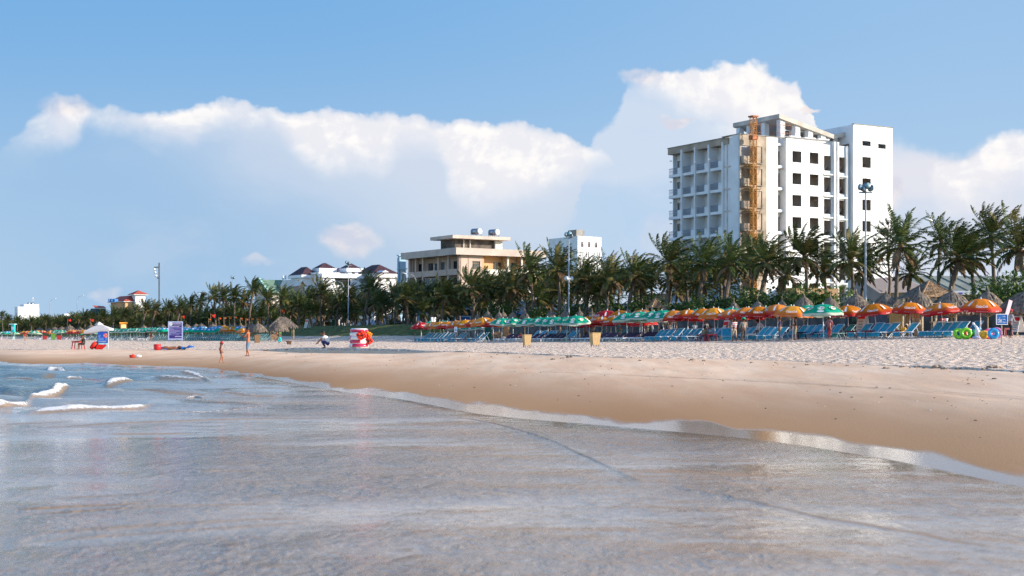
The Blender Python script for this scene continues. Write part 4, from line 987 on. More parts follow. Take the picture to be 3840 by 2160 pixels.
# street fronts behind the palms
def shops():
    cols = [mat('dull_cream_wall', (.36,.31,.25), .8), mat('dull_beige_wall', (.30,.22,.16), .8), mat('ochre_wall', (.30,.19,.10), .8), mat('dull_white_wall', (.45,.44,.42), .8), mat('grey_wall', (.25,.25,.26), .8), mat('brown_wall', (.16,.10,.07), .8), mat('rose_wall', (.45,.28,.22), .8)]
    cn = ['cream', 'beige', 'ochre', 'white', 'grey', 'dark brown', 'rose']
    aw = [M_orangec, M_turq, M_red, M_blue, M_greenroof]; an = ['orange', 'turquoise', 'red', 'blue', 'green']
    u = 0.20; k = 0; A0 = 152
    while u > -.40:
        Y = A0/(u+.525); wd = random.uniform(11, 17); ci = random.randrange(7) if k != 13 else 3; h = random.uniform(3.6, 5.6); ai = random.randrange(5)
        x, y = u*Y, Y
        T = thing('shop_building', 'low %s street building with %s awning, %s from the hotel' % (cn[ci], an[ai], ordw(k+1)), 'shop building', (x, y, 3.2), R(90+SEA), 'street buildings behind the palms')
        w = MB(); S = Wall((0,0,0), (1,0,0), (0,-1,0)); hs = []; xx = .8
        while xx < wd-2: hs.append((xx, xx+1.5, .05 if random.random() < .5 else .9, 2.4)); xx += random.uniform(2.2, 3.2)
        S.holes(w, 0, wd, 0, h, hs, 0, .25); w.box(0, wd, -8, -7.8, 0, h-.01); w.box(0, .2, -7.79, -.26, 0, h-.02); w.box(wd-.2, wd, -7.79, -.26, 0, h-.02); w.box(.21, wd-.21, -7.79, -.26, h-.3, h-.1)
        w.build('wall', cols[ci], T)
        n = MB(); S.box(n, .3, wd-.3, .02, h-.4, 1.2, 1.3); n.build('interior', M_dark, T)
        for hh in hs: slats(S, hh, .1, 2, M_wood, M_glass, T, 'window' if hh[2] > .5 else 'shop_door')
        a = MB(); a.add([(.5,.05,2.95),(wd-.5,.05,2.95),(wd-.5,1.6,2.5),(.5,1.6,2.5),(.5,.05,2.9),(wd-.5,.05,2.9),(wd-.5,1.6,2.42),(.5,1.6,2.42)], [(0,1,2,3),(7,6,5,4),(3,2,6,7)]); a.build('awning', aw[ai], T)
        x2, y2 = x-.465*(wd+1), y+.885*(wd+1); u = x2/y2; k += 1
        if k > 60: break
shops()
q = thing('lit_kiosk', 'small kiosk with bright orange lit front under the palms', 'kiosk', (PX(463,385), 385, 3.5), R(10)); q.scale = (.36,.36,.42)
b = MB(); b.box(-2.6,2.6,0,3,0,.3); b.box(-2.6,-1.9,0,3,.3,3.2); b.box(1.9,2.6,0,3,.3,3.2); b.box(-1.9,1.9,2.7,3,.3,3.2); b.build('frame', M_beige2, q)
b = MB(); b.box(-1.88,1.88,2.5,2.68,.32,2.6); b.build('lit_back', M_litshop, q)
b = MB(); b.box(-2.9,2.9,-.5,3.2,3.2,4.0); b.build('sign_band', mat('orange_band', (.9,.38,.05), .6, emit=.35), q)
# ---------------------------------------------------------------- palms
WIND = np.array([.75, .35, .12])
def frond(rs, az, el, L, droop, wind, nl=34, ll=.62, M=None):
    """one feather leaf: list of quads + material flags"""
    d = np.array([math.cos(az)*math.cos(el), math.sin(az)*math.cos(el), math.sin(el)]); p = np.zeros(3); pts = [p.copy()]; ds = [d.copy()]; n = 12
    for i in range(n):
        t = (i+1)/n
        d = d + np.array([0,0,-1])*droop*t*.16 + WIND*wind*.15*t; d /= np.linalg.norm(d)
        p = p + d*L/n; pts.append(p.copy()); ds.append(d.copy())
    pts = np.array(pts); ds = np.array(ds); V = []; Fc = []
    # rachis
    for i in range(n):
        w = .035*(1-i/n)+.008; s = np.cross(ds[i], [0,0,1.]); s /= np.linalg.norm(s)+1e-6; o = len(V)
        V += [pts[i]-s*w, pts[i]+s*w, pts[i+1]+s*w*.9, pts[i+1]-s*w*.9]; Fc.append((o,o+1,o+2,o+3))
    for i in range(nl):
        t = .14+.86*(i+rs.random()*.6)/nl; k = min(int(t*n), n-1); f = t*n-k; c = pts[k]*(1-f)+pts[k+1]*f; dd = ds[k]
        s = np.cross(dd, [0,0,1.]); s /= np.linalg.norm(s)+1e-6; up = np.cross(s, dd)
        env = math.sin(math.pi*min(1, .12+t*.86))**.6
        for sg in (-1, 1):
            ld = s*sg*(.75-.35*t)+dd*(.55+.5*t)+up*(.25)+np.array([0,0,-.55])+WIND*wind*.55+rs.normal(0, .09, 3); ld /= np.linalg.norm(ld)
            l = ll*env*(.85+.3*rs.random()); w = .043
            sd = np.cross(ld, up+rs.normal(0,.35,3)); sd /= np.linalg.norm(sd)+1e-6; ld2 = ld+np.array([0,0,-.5])+WIND*wind*.2; ld2 /= np.linalg.norm(ld2)
            m = c+ld*l*.55; e = m+ld2*l*.45; o = len(V)
            V += [c-sd*w*.6, c+sd*w*.6, m+sd*w, m-sd*w, e]; Fc += [(o,o+1,o+2,o+3),(o+3,o+2,o+4)]
    return V, Fc
def crown_mesh(seed, nf=27, size=1.0, wind=1.0):
    rs = np.random.default_rng(seed); V = []; Fc = []; mi = []
    for i in range(nf):
        k = i/nf; az = i*2.39996+rs.normal(0,.25); el = R(84-k*112)+rs.normal(0,.10)
        L = (2.5+1.1*math.sin(math.pi*min(1,k+.15)))*size*(.9+.2*rs.random())
        v, f = frond(rs, az, el, L, .75+.5*k, wind*(.9 if k < .5 else .6)+rs.normal(0,.1), ll=.62*size)
        m = 0 if rs.random() > .10+.35*max(0,k-.5)*2 else 1
        if k > .87: m = 2
        o = len(V); V += v; Fc += [tuple(a+o for a in q) for q in f]; mi += [m]*len(f)
    # fibre and nuts at the heart
    b = MB(); b.lathe([(.12,-.55),(.2,-.2),(.26,.1),(.10,.5)], 8, (0,0,0))
    for q in range(7): a = rs.random()*6.28; b.ball((.24*math.cos(a), .24*math.sin(a), -.15-.2*rs.random()), .11, 0, 6)
    o = len(V); V += b.v; Fc += [tuple(a+o for a in q) for q in b.f]; mi += [2]*len(b.f)
    me = bpy.data.meshes.new('crown'); me.from_pydata([tuple(p) for p in V], [], Fc)
    for m in (M_leaf, M_leafy, M_leafd): me.materials.append(m)
    me.polygons.foreach_set('material_index', mi); me.update()
    return me
def trunk_mesh(seed, lean):
    rs = random.Random(seed); b = MB(); pts = []; rad = []
    for i in range(13):
        t = i/12; pts.append((lean[0]*t*t+.05*math.sin(6*t+seed), lean[1]*t*t, t)); rad.append(.20*(1-.42*t)+(.12*(1-t*8) if t < .12 else 0)+.012*(i%2))
    b.tube(pts, rad, 9); me = bpy.data.meshes.new('trunk'); me.from_pydata([tuple(v) for v in b.v], [], b.f); me.materials.append(M_trunk)
    me.polygons.foreach_set('use_smooth', [True]*len(b.f)); me.update(); return me
CROWNS = [crown_mesh(100+i, 37+i%4*2, 1.05, 1.15+.22*(i%3)) for i in range(7)]
LEANS = [(.5,.2),(-.35,.1),(.2,-.3),(.8,.1),(-.1,.3)]
TRUNKS = [trunk_mesh(i, LEANS[i]) for i in range(5)]
def palm(x, y, zc, label, group, size=1.0, ti=None):
    g = ground(x, y)-.1; h = zc-g; ti = random.randrange(5) if ti is None else ti
    T = thing('coconut_palm', label, 'palm tree', (x-LEANS[ti][0], y-LEANS[ti][1], g), 0, group)
    t = bpy.data.objects.new('trunk', TRUNKS[ti]); COL.objects.link(t); t.parent = T; t.scale = (1, 1, h)
    c = bpy.data.objects.new('crown', random.choice(CROWNS)); COL.objects.link(c); c.parent = T
    c.location = (LEANS[ti][0], LEANS[ti][1], h); c.scale = (size,)*3; c.rotation_euler.z = random.uniform(-.5, .5); c.rotation_euler.x = random.uniform(-.08, .08)
    return T
FRONT = [(3822,930,99,1.08),(3717,880,118,1.0),(3640,960,112,.95),(3595,965,98,1.05),(3530,905,125,.95),(3377,918,97,1.02),(3415,1020,104,.8),(3191,975,98,1.02),(3245,1010,108,.9),(3019,962,98,1.05),(3090,1010,108,.9),(2880,985,97,1.0),(2950,1030,109,.85),(2747,985,98,1.0),(2646,988,98,1.0),(2700,1030,110,.85),(2510,985,98,1.08),(2570,1020,110,.9),
 (2382,1032,98,.95),(2440,1040,108,.9),(2289,1040,98,1.0),(2330,1060,112,.9),(2196,1045,98,1.0),(2240,1075,108,.8),(2092,1010,98,1.12),(2140,1070,110,.85),(1990,1015,98,1.1),(2040,1060,108,.9),(1922,1075,98,1.0),(1835,1060,97,1.05),(1773,1052,97,1.1),(1670,1085,97,1.1),(1720,1085,108,1.0),(1521,1090,97,1.05),(1590,1100,104,1.0),(1418,1120,96,.95),(1387,1070,99,1.1),(1480,1095,110,1.0),(1310,1100,104,1.0),(1206,1085,98,1.05),(1278,1115,100,1.0),(1230,1120,110,1.0),(1116,1130,96,1.0),(1160,1110,104,1.0),(1064,1105,98,1.05),(1002,1110,98,1.0),(950,1072,97,1.0),(916,1118,104,1.0),(878,1100,97,1.0),(836,1102,97,1.05),(802,1100,98,1.05),(754,1120,104,1.0),(716,1130,98,1.0),(678,1132,97,1.0),
 (635,1138,98,1.0),(583,1142,97,1.0),(548,1138,97,1.05),(510,1150,100,1.0),(470,1160,98,1.0),(431,1162,98,1.0),(386,1172,97,1.0),(345,1178,100,1.0),(320,1170,97,1.0),(293,1178,98,1.0),(250,1190,98,1.0),(214,1190,97,1.0),(172,1183,97,1.0),(145,1190,99,1.0),(117,1188,97,1.0),(69,1185,97,1.0),(30,1180,99,1.0),(7,1168,96,1.1)]
k = 0
for px, py, A_, sz in sorted(FRONT, key=lambda q: -q[0]):
    py += 18 if px < 700 else (12 if px < 1480 else (26 if px < 1850 else 0)); sz *= .84 if px < 700 else (.93 if px < 1850 else 1.0)
    Y = rowY(px, A_); zc = PZ(py, Y); k += 1
    palm(PX(px, Y), Y, zc-.15, 'windblown coconut palm in the beachside row, %s along it from the blue warning sign' % ordw(k), 'coconut palms in the front row', sz)
k = 0
def bg_palm(A_, step, u0, u1, hlo, hhi, lab):
    global k
    Y = A_/(u0+.525); k = 0
    while True:
        u = A_/Y-.525
        if u < u1: break
        yy = Y+random.uniform(-1.5, 1.5); uu = u+random.uniform(-.2, .2)/Y
        # keep the long sight lines to the low roofs at the far right clear
        k += 1
        palm(uu*yy, yy, random.uniform(hlo, hhi)-min(1.9, max(0, (yy-170)*.011)), lab % ordw(k), lab.split(',')[0].replace('coconut palm', 'coconut palms'), random.uniform(.85, 1.02))
        Y += step*(.7+.6*random.random())*(1+.0016*max(0, Y-150))
bg_palm(106, 5.8, .17, -.375, 7.2, 9.2, 'coconut palm in the second row behind the beach, %s from the hotel')
bg_palm(117, 7.0, .15, -.375, 7.2, 9.2, 'coconut palm beside the road, %s from the hotel')
bg_palm(126, 10.0, .13, -.372, 7.0, 9.0, 'coconut palm on the far verge of the road, %s from the hotel')
bg_palm(100, 6.2, .06, -.375, 5.4, 7.2, 'young coconut palm between the beachside trunks, %s from the hotel')
bg_palm(111, 9, .06, -.375, 5.2, 6.8, 'short coconut palm under the taller crowns, %s from the hotel')
# bushes
def bush_mesh(seed, r=(2.2,1.8,1.5), n=1500, mt=M_bush, mt2=M_bushl, leaf=.13):
    rs = np.random.default_rng(seed); V = []; Fc = []; mi = []; lobes = [(rs.normal(0,.42,3)*r, .55+.35*rs.random()) for _ in range(9)]
    for i in range(n):
        c, q = lobes[rs.integers(9)]; d = rs.normal(0,1,3); d /= np.linalg.norm(d); p = c+d*q*np.array(r)*(.55+.45*rs.random()**.5); p[2] = abs(p[2]+r[2]*.6)
        a = rs.normal(0,1,3); a /= np.linalg.norm(a); b = np.cross(a, d+rs.normal(0,.4,3)); b /= np.linalg.norm(b)+1e-6; s = leaf*(.6+.8*rs.random()); o = len(V)
        V += [p-a*s, p+b*s*.6, p+a*s, p-b*s*.6]; Fc.append((o,o+1,o+2,o+3)); mi.append(0 if rs.random() < .7 else 1)
    me = bpy.data.meshes.new('foliage'); me.from_pydata([tuple(p) for p in V], [], Fc); me.materials.append(mt); me.materials.append(mt2); me.polygons.foreach_set('material_index', mi); me.update(); return me
BM = [bush_mesh(i, leaf=.15) for i in range(4)]; BL = [bush_mesh(20+i, mt=M_bushl, leaf=.15) for i in range(2)]
bs = MB(); 
for i in range(6): a = i*1.05; bs.bar((0,0,0), (.8*math.cos(a), .8*math.sin(a), 1.4), .07)
BSTEM = bs.build('stem', M_wood); STM = BSTEM.data; bpy.data.objects.remove(BSTEM)
def bush(px, A_, sc, light=False, lab=''):
    Y = rowY(px, A_); x = PX(px, Y); z = max(ground(x, Y), 0)
    T = thing('sea_hibiscus_bush', lab, 'bush', (x, Y, z-.05), random.uniform(0, 6), 'leafy bushes behind the beach wall'); T.scale = (sc,)*3
    for nm, me in (('foliage', random.choice(BL if light else BM)), ('stem', STM)):
        o = bpy.data.objects.new(nm, me); COL.objects.link(o); o.parent = T
BUSH = [(2540,93,1.0),(2590,94,1.1),(2632,92.5,1.0,1),(2690,94,1.3),(2735,93,1.15),(2785,95,1.3),(2830,93,1.2),(2870,94,1.4,1),(2925,93,1.25),(2975,95,1.4,1),(3030,93,1.3),(3075,94,1.3),(3120,95,1.3,1),(3165,93,1.1),(3215,94,1.1),(3262,93,.9),(3310,93.5,.8),(3370,93,.65),(3400,94,.7),(3560,93.5,.9),(3615,93,.8),(3680,95,1.1,1),(3730,94,1.3),(3790,94,1.5),(3830,95,1.5,1),
 (1855,97,1.2),(1900,97,1.3),(2010,97,1.1),(2160,99,1.3),(2300,99,1.2),(2410,98,1.2),(2460,99,1.2),(20,100,1.9),(60,104,1.7),(1100,112,1.0),(1210,118,1.0),(1475,108,.8,1),(560,108,1.2),(500,110,1.2),(640,110,1.2),(720,108,1.2),(1130,104,.9)]
BUSH = [(q[0], q[1], q[2]*(.5 if 3165 <= q[0] <= 3620 else .68 if q[0] > 3620 else .72 if q[0] > 2500 else .8))+tuple(q[3:]) for q in BUSH]
for i, q in enumerate(sorted(BUSH, key=lambda a: -a[0])):
    bush(q[0], q[1], q[2], len(q) > 3, 'rounded %s bush behind the beach wall, %s from the blue warning sign' % ('pale green leafy' if len(q) > 3 else 'dark green leafy', ordw(i+1)))
# feathery casuarina beside the hotel
def casuarina():
    T = thing('casuarina_tree', 'thin feathery tree rising between the hotel and the tallest palm', 'tree', (PX(3330,150), 150, 3.2)); b = MB(); b.tube([(0,0,0),(.2,0,4),(-.1,0,8),(.1,0,10.2)], [.18,.14,.07,.02], 8)
    rs = random.Random(4); V = MB()
    for i in range(46):
        z = 3.5+rs.random()*6.4; a = rs.random()*6.28; l = (10.8-z)*.33+.5; p = Vector((.05, 0, z)); e = p+Vector((math.cos(a)*l, math.sin(a)*l, l*.75)); b.bar(p, e, .045)
        for j in range(26):
            t = .3+.7*rs.random(); q = p.lerp(e, t); d = Vector((rs.gauss(0,.5), rs.gauss(0,.5), .5+rs.random())).normalized()*.38; s = d.cross(Vector((rs.random(),rs.random(),.2))).normalized()*.03
            V.add([q-s, q+s, q+d+s*.4, q+d-s*.4], [(0,1,2,3)])
    b.build('trunk', M_trunk, T); V.build('crown', mat('casuarina_needles', (.09,.09,.04), .8, .2, 2), T)
casuarina()
# ---------------------------------------------------------------- parasols
def pmat(name, c_top, c_bot, z0, z1, trans=.3):
    """printed canopy cloth: two inks blending down the panel"""
    m, nt, b = newmat(name); g = NT(nt); tc = g.n('ShaderNodeTexCoord').outputs['Object']; sp = g.n('ShaderNodeSeparateXYZ'); g.put(sp.inputs[0], tc)
    nz = g.noise(tc, 3, 3); f = g.sm(g.m('ADD', sp.outputs[2], g.m('MULTIPLY', g.m('SUBTRACT', nz, .5), .05)), z0, z1)
    c = g.mix(f, c_bot, c_top); oi = g.n('ShaderNodeObjectInfo'); hs = g.n('ShaderNodeHueSaturation'); g.put(hs.inputs['Value'], g.sm(oi.outputs['Random'], 0., 1., .84, 1.05)); g.put(hs.inputs['Saturation'], g.sm(oi.outputs['Random'], 1., 0., .97, 1.06)); g.put(hs.inputs['Color'], c); c = hs.outputs[0]; g.put(b.inputs['Base Color'], c); b.inputs['Roughness'].default_value = .65; b.inputs['Specular IOR Level'].default_value = .25
    tr = g.n('ShaderNodeBsdfTranslucent'); ms = g.n('ShaderNodeMixShader'); ms.inputs[0].default_value = trans; g.put(tr.inputs['Color'], c)
    nt.links.new(b.outputs[0], ms.inputs[1]); nt.links.new(tr.outputs[0], ms.inputs[2]); nt.links.new(ms.outputs[0], nt.nodes['Material Output'].inputs['Surface'])
    return m
HP = 2.42   # height of the tip
MO = pmat('orange_canopy_print', (.84,.27,.02), (.58,.06,.02), -.62+HP, -.26+HP); MOr = mat('red_valance', (.50,.015,.015), .65, .06, 4, trans=.2)
MY = pmat('amber_canopy_print', (.86,.36,.02), (.70,.18,.02), -.62+HP, -.3+HP)
MG = mat('green_canopy_cloth', (.0,.42,.25), .6, .06, 3, trans=.3); MG2 = mat('white_valance', (.62,.66,.52), .65, .05, 3, trans=.3)
MB_ = pmat('blue_green_canopy_print', (.03,.30,.62), (.0,.50,.22), -.62+HP, -.25+HP); MRd = mat('scarlet_canopy_cloth', (.60,.02,.02), .6, .06, 3, trans=.3)
ML = mat('printed_white', (.82,.80,.78), .6, .03, 4); ML2 = mat('printed_yellow', (.75,.72,.25), .6, .03, 4); ML3 = mat('printed_red', (.65,.02,.03), .6, .03, 4); ML4 = mat('printed_navy', (.03,.08,.30), .6, .03, 4)
def canopy_prof(t, R_, drop):     # t 0..1 from tip to rim
    return t*R_, HP - drop*(t**2.15)
def canopy(R_=1.18, drop=.62, val=.13, n=8, sub=5, mats=None, scallop=.03, alt=None):
    V = []; Fc = []; mi = []; rows = 8
    N = n*sub
    for j in range(rows+1):
        t = j/rows; r, z = canopy_prof(t, R_, drop)
        for i in range(N):
            a = 2*math.pi*i/N; k = (i % sub)/sub; sag = 4*k*(1-k)
            rr = r*(math.cos(math.pi/n)/math.cos((a % (2*math.pi/n))-math.pi/n)*.5+.5)*(1-.035*sag*t); V.append((rr*math.cos(a), rr*math.sin(a), z+.012*sag*t*0-.02*sag*t))
    for i in range(N):
        a = 2*math.pi*i/N; k = (i % sub)/sub; x, y, z = V[rows*N+i]; s = 1.012; V.append((x*s, y*s, z-val-scallop*math.sin(math.pi*k)))
    for j in range(rows+1):
        for i in range(N):
            Fc.append((j*N+i, (j+1)*N+i, (j+1)*N+(i+1)%N, j*N+(i+1)%N))
            mi.append(1 if j == rows else (2 if alt and (i//sub) in alt else 0))
    return V, Fc, mi
def on_canopy(pts, a0, R_, drop, off=.014):
    """map flat (x along the rim, y up the panel from the rim, metres) onto the panel whose middle bearing is a0"""
    out = []
    for x, y in pts:
        t = max(.02, 1-y/R_*.92); r, z = canopy_prof(t, R_, drop); rc = r*.965
        dx, dy = math.cos(a0), math.sin(a0); z += .01
        out.append((dx*(rc+off) - dy*(-x)*-1*1, dy*(rc+off)+dx*(-x)*-1*1, z+off+.012))
    return out
def parasol_proto(name, label, kind, R_=1.18, drop=.62, val=.14):
    T = thing(name, label, 'parasol')
    V, Fc, mi = canopy(R_, drop, val, alt=(1, 5) if kind == 'lager' and False else None)
    me = bpy.data.meshes.new('canopy'); me.from_pydata(V, [], Fc)
    ms = {'cola': (MO, MOr), 'amber': (MY, MY), 'lime': (MG, MG2), 'blue': (MB_, MG), 'red': (MRd, MOr)}[kind]
    for m in ms: me.materials.append(m)
    me.polygons.foreach_set('material_index', mi); me.polygons.foreach_set('use_smooth', [True]*len(Fc)); me.update()
    c = bpy.data.objects.new('canopy', me); COL.objects.link(c); c.parent = T
    b = MB(); b.tube([(0,0,-.3),(0,0,HP-.05)], .024, 8); b.tube([(0,0,.7),(0,0,1.05)], .038, 8); b.build('pole', M_wpaint, T, True)
    b = MB(); b.lathe([(.0001,HP+.11),(.03,HP+.07),(.03,HP+.03),(.055,HP),(.06,HP-.03)][::-1], 8); b.build('finial', M_lampwhite, T, True)
    b = MB()
    for i in range(8):
        a = 2*math.pi*i/8; pr = [(lambda rz: (rz[0]*math.cos(a)*.97, rz[0]*math.sin(a)*.97, rz[1]-.035))(canopy_prof(t/5, R_, drop)) for t in range(1, 6)]
        b.tube([(0,0,HP-.06)]+pr, .008, 4); b.tube([(0,0,HP-.75), pr[2]], .007, 4)
    b.build('rib', M_metal, T)
    L = MB()
    def put(pf, a0, dx, dy, m):
        pts, fs = pf; L.add(on_canopy([(x+dx, y+dy) for x, y in pts], a0, R_, drop), fs, m)
    def disc(a0, cx, cy, rx, ry, m, n=14, off=0):
        pts = [(cx+rx*math.cos(2*math.pi*i/n), cy+ry*math.sin(2*math.pi*i/n)) for i in range(n)]
        L.add(on_canopy(pts, a0, R_, drop, .014+off), [tuple(range(n))], m)
    A8 = [2*math.pi*(i+.5)/8 for i in range(8)]
    if kind in ('cola', 'amber', 'red'):
        tx = text_flat('Coca-Cola', .17, .35, .64, bold=.018); t2 = text_flat('Coca-Cola', .07, .35, .27, bold=.01)
        for i, a in enumerate(A8):
            if i % 2 == 0:
                put(tx, a, 0, .19, 0)
                pts = [(-.22,.085),(.05,.095),(.27,.125),(.05,.108),(-.2,.10)]; L.add(on_canopy(pts, a, R_, drop), [(0,1,2,3,4)], 0)
            else: L.add(on_canopy([(-.065,.18),(.075,.18),(.085,.42),(.055,.52),(.045,.66),(-.02,.66),(-.035,.52),(-.055,.42)], a, R_, drop), [tuple(range(8))], 0)
            r, z = canopy_prof(1, R_, drop); rr = r*.965*1.012+.018
            pts, fs = t2 if i % 2 else text_flat('Coca-Cola Coca-Cola', .035, .2, .62)
            L.add([(math.cos(a)*rr-math.sin(a)*x, math.sin(a)*rr+math.cos(a)*x, z-.095+y) for x, y in pts], fs, 0)
    elif kind == 'lime':
        t7 = text_flat('7', .22, .1, .17, bold=.02)
        for i, a in enumerate(A8):
            disc(a, 0, .33, .21, .165, 1); disc(a, 0, .33, .185, .14, 0, off=.004)
            L.add(on_canopy([(-.12+x, .33+y) for x, y in t7[0]], a, R_, drop, .026), t7[1], 2); disc(a, .05, .35, .05, .045, 3, off=.008)
            L.add(on_canopy([(.11+x, .31+y) for x, y in text_flat('UP', .10, .1, .12, bold=.02)[0]], a, R_, drop, .027), text_flat('UP', .10, .1, .12, bold=.02)[1], 2)
            if i % 2: disc(a, 0, .07, .2, .07, 0)
    elif kind == 'blue':
        for i, a in enumerate(A8):
            L.add(on_canopy([(-.22,.30),(.02,.26),(.24,.40),(.10,.44),(.20,.55),(-.05,.48),(-.16,.52),(-.10,.40)], a, R_, drop), [tuple(range(8))], 0)
    L.build('lettering', [ML, ML2, MG if kind == 'lime' else ML4, ML3], c)
    return T
PR = {k: Proto(parasol_proto('beach_parasol', 'x', k)) for k in ('cola', 'amber', 'lime', 'blue', 'red')}
CN = {'cola': 'orange parasol with white script and red rim', 'amber': 'amber yellow parasol with white script', 'lime': 'green parasol with round logos', 'blue': 'blue and green parasol', 'red': 'scarlet parasol with white bottle print'}
def parasol(px, py, A_, kind, lab, grp, sz=1.0, yaw=None, tilt=None):
    Y = rowY(px, A_); x = PX(px, Y); g = ground(x, Y); h = PZ(py, Y)-g
    s = max(.8, min(1.3, h/2.5))
    yaw = random.uniform(0, .78) if yaw is None else yaw
    tl = tilt or (random.uniform(-.09,.09), random.uniform(-.11,.08))
    return PR[kind].put((x, Y, g), yaw, lab, grp, (sz*1.06, sz*1.06, s), tl)
AF = 74.7
SPOTS = [ # picture column, tip row, line offset, kind, size
 (3676,1115,AF+.3,'cola',1.03),(3542,1131,AF,'cola',1.0),(3409,1129,AF+.5,'cola',1.0),(3291,1134,AF+1,'cola',1.08),(3183,1141,AF+2,'cola',1.0),(3089,1136,AF-3,'lime',1.13),(2972,1143,AF-2,'amber',1.13),(2914,1137,AF+1,'cola',1.0),
 (2847,1145,AF,'cola',1.0),(2793,1148,AF,'cola',1.02),(2743,1157,AF,'cola',1.0),(2683,1150,AF-.5,'amber',1.02),(2635,1153,AF,'cola',1.0),(2576,1157,AF,'cola',1.03),(2532,1160,AF+.5,'cola',1.0),(2492,1159,AF,'lime',1.04),(2446,1163,AF,'lime',1.0),(2398,1165,AF,'lime',1.02),(2353,1169,AF,'lime',1.0),
 (2163,1180,AF-1.5,'lime',1.06),(2123,1185,AF-.5,'lime',1.0),(2089,1185,AF,'lime',1.0),(2057,1186,AF,'lime',1.0),(2023,1187,AF,'lime',1.0),(1981,1190,AF,'lime',1.0),(1926,1190,AF+1,'lime',1.0),(1880,1190,AF,'lime',1.05),(1851,1192,AF+.5,'cola',.95),(1820,1187,AF,'amber',1.06),
 (1781,1195,AF,'cola',.95),(1749,1196,AF,'amber',.95),(1718,1199,AF,'cola',.95),(1682,1203,AF,'cola',1.0),(1658,1203,AF,'amber',.95),(1632,1204,AF,'cola',.98),(1581,1206,AF-.6,'red',.95)]
BACK = [(3025,1140,AF+4,'lime',1.0),(2960,1142,AF+5,'lime',1.0),(2870,1146,AF+5,'lime',1.0),(2805,1149,AF+5,'lime',1.0),(2740,1149,AF+5,'lime',1.05),(2690,1151,AF+5,'lime',1.0),(2610,1155,AF+5,'lime',.95),(2520,1160,AF+5,'cola',1.0),
 (2407,1157,AF+4,'cola',1.05),(2335,1160,AF+4.5,'cola',1.05),(2272,1160,AF+4.5,'red',1.1),(2313,1183,AF+3,'cola',1.05),(2256,1184,AF+2.5,'cola',1.15),(2208,1183,AF+3,'cola',1.05),(2370,1190,AF+5,'red',1.0),(2420,1192,AF+5,'red',1.0),(2140,1188,AF+4,'cola',1.0),(1905,1191,AF+4,'lime',1.0),(1667,1199,AF+4,'lime',1.0),(1613,1203,AF+3,'lime',.95),(1710,1225,AF+4,'lime',.8),(1760,1224,AF+4,'lime',.8),(1815,1220,AF+4,'lime',.8),(2190,1215,AF+5,'red',.95)]
FAR = [(916,1230,AF-3,'amber',.95),(921,1224,AF+2,'blue',1.0),(895,1222,AF+1,'blue',1.0),(872,1222,AF,'amber',1.0),(850,1222,AF,'amber',1.0),(823,1221,AF+1,'blue',1.0),(806,1222,AF+1,'blue',1.0),(785,1228,AF-1,'blue',1.0),(762,1222,AF+2,'blue',1.0),(752,1227,AF-1,'blue',1.05),(730,1225,AF+.5,'blue',1.0),(710,1227,AF,'blue',1.0),(695,1227,AF+1,'blue',1.0),(838,1219,AF+4,'amber',1.0),(668,1224,AF+4,'amber',1.0),(680,1224,AF+2,'blue',1.0)]
FAR += [(613,1227,AF-2,'blue',1.05)] + [(px, 1227+(583-px)*.03, AF+random.uniform(-1, 1), 'blue' if i in (3,) else 'lime', 1.0) for i, px in enumerate((597,583,571,560,548,536,524,512,500,489,478,466,454,443,432,421,412))]
FAR += [(px, 1236, AF+random.uniform(-1,1), 'cola' if i % 3 else 'amber', 1.1) for i, px in enumerate((318,307,296,286,276,266))] + [(232,1236,AF,'lime',1.15),(212,1236,AF,'lime',1.15),(192,1238,AF+2,'amber',1.0),(130,1240,AF-14,'lime',1.25),(103,1240,AF,'cola',1.2),(90,1241,AF,'amber',1.1),(54,1243,AF-6,'lime',1.15),(27,1241,AF-7,'blue',1.25),(8,1243,AF-6,'lime',1.2),(345,1240,AF,'cola',1.0),(362,1240,AF,'lime',1.0),(392,1238,AF,'lime',1.0),(160,1238,AF+8,'cola',1.0),(143,1238,AF+8,'amber',1.0),(118,1239,AF+8,'lime',1.0)]
for lst, lab, grp in ((SPOTS, 'in the front line, %s from the blue warning sign', 'parasols in the front line'), (BACK, 'in the second line, %s from the blue warning sign', 'parasols in the second line'), (FAR, 'down the far beach, %s beyond the red rings', 'parasols down the far beach')):
    for i, (px, py, A_, kd, sz) in enumerate(sorted(lst, key=lambda a: -a[0])):
        cn = {'cola': 'orange printed parasol', 'amber': 'amber parasol', 'lime': 'green printed parasol', 'blue': 'blue and green parasol', 'red': 'scarlet parasol'}[kd]
        yaw = None
        if grp == 'parasols in the front line': yaw = R({'cola': -2.5 if i % 3 == 1 else 47.5, 'lime': 0, 'amber': 47.5, 'red': 2}[kd]) + random.uniform(-.10, .10)
        parasol(px, py, A_, kd, cn+' '+lab % ordw(i+1), grp, sz, yaw)

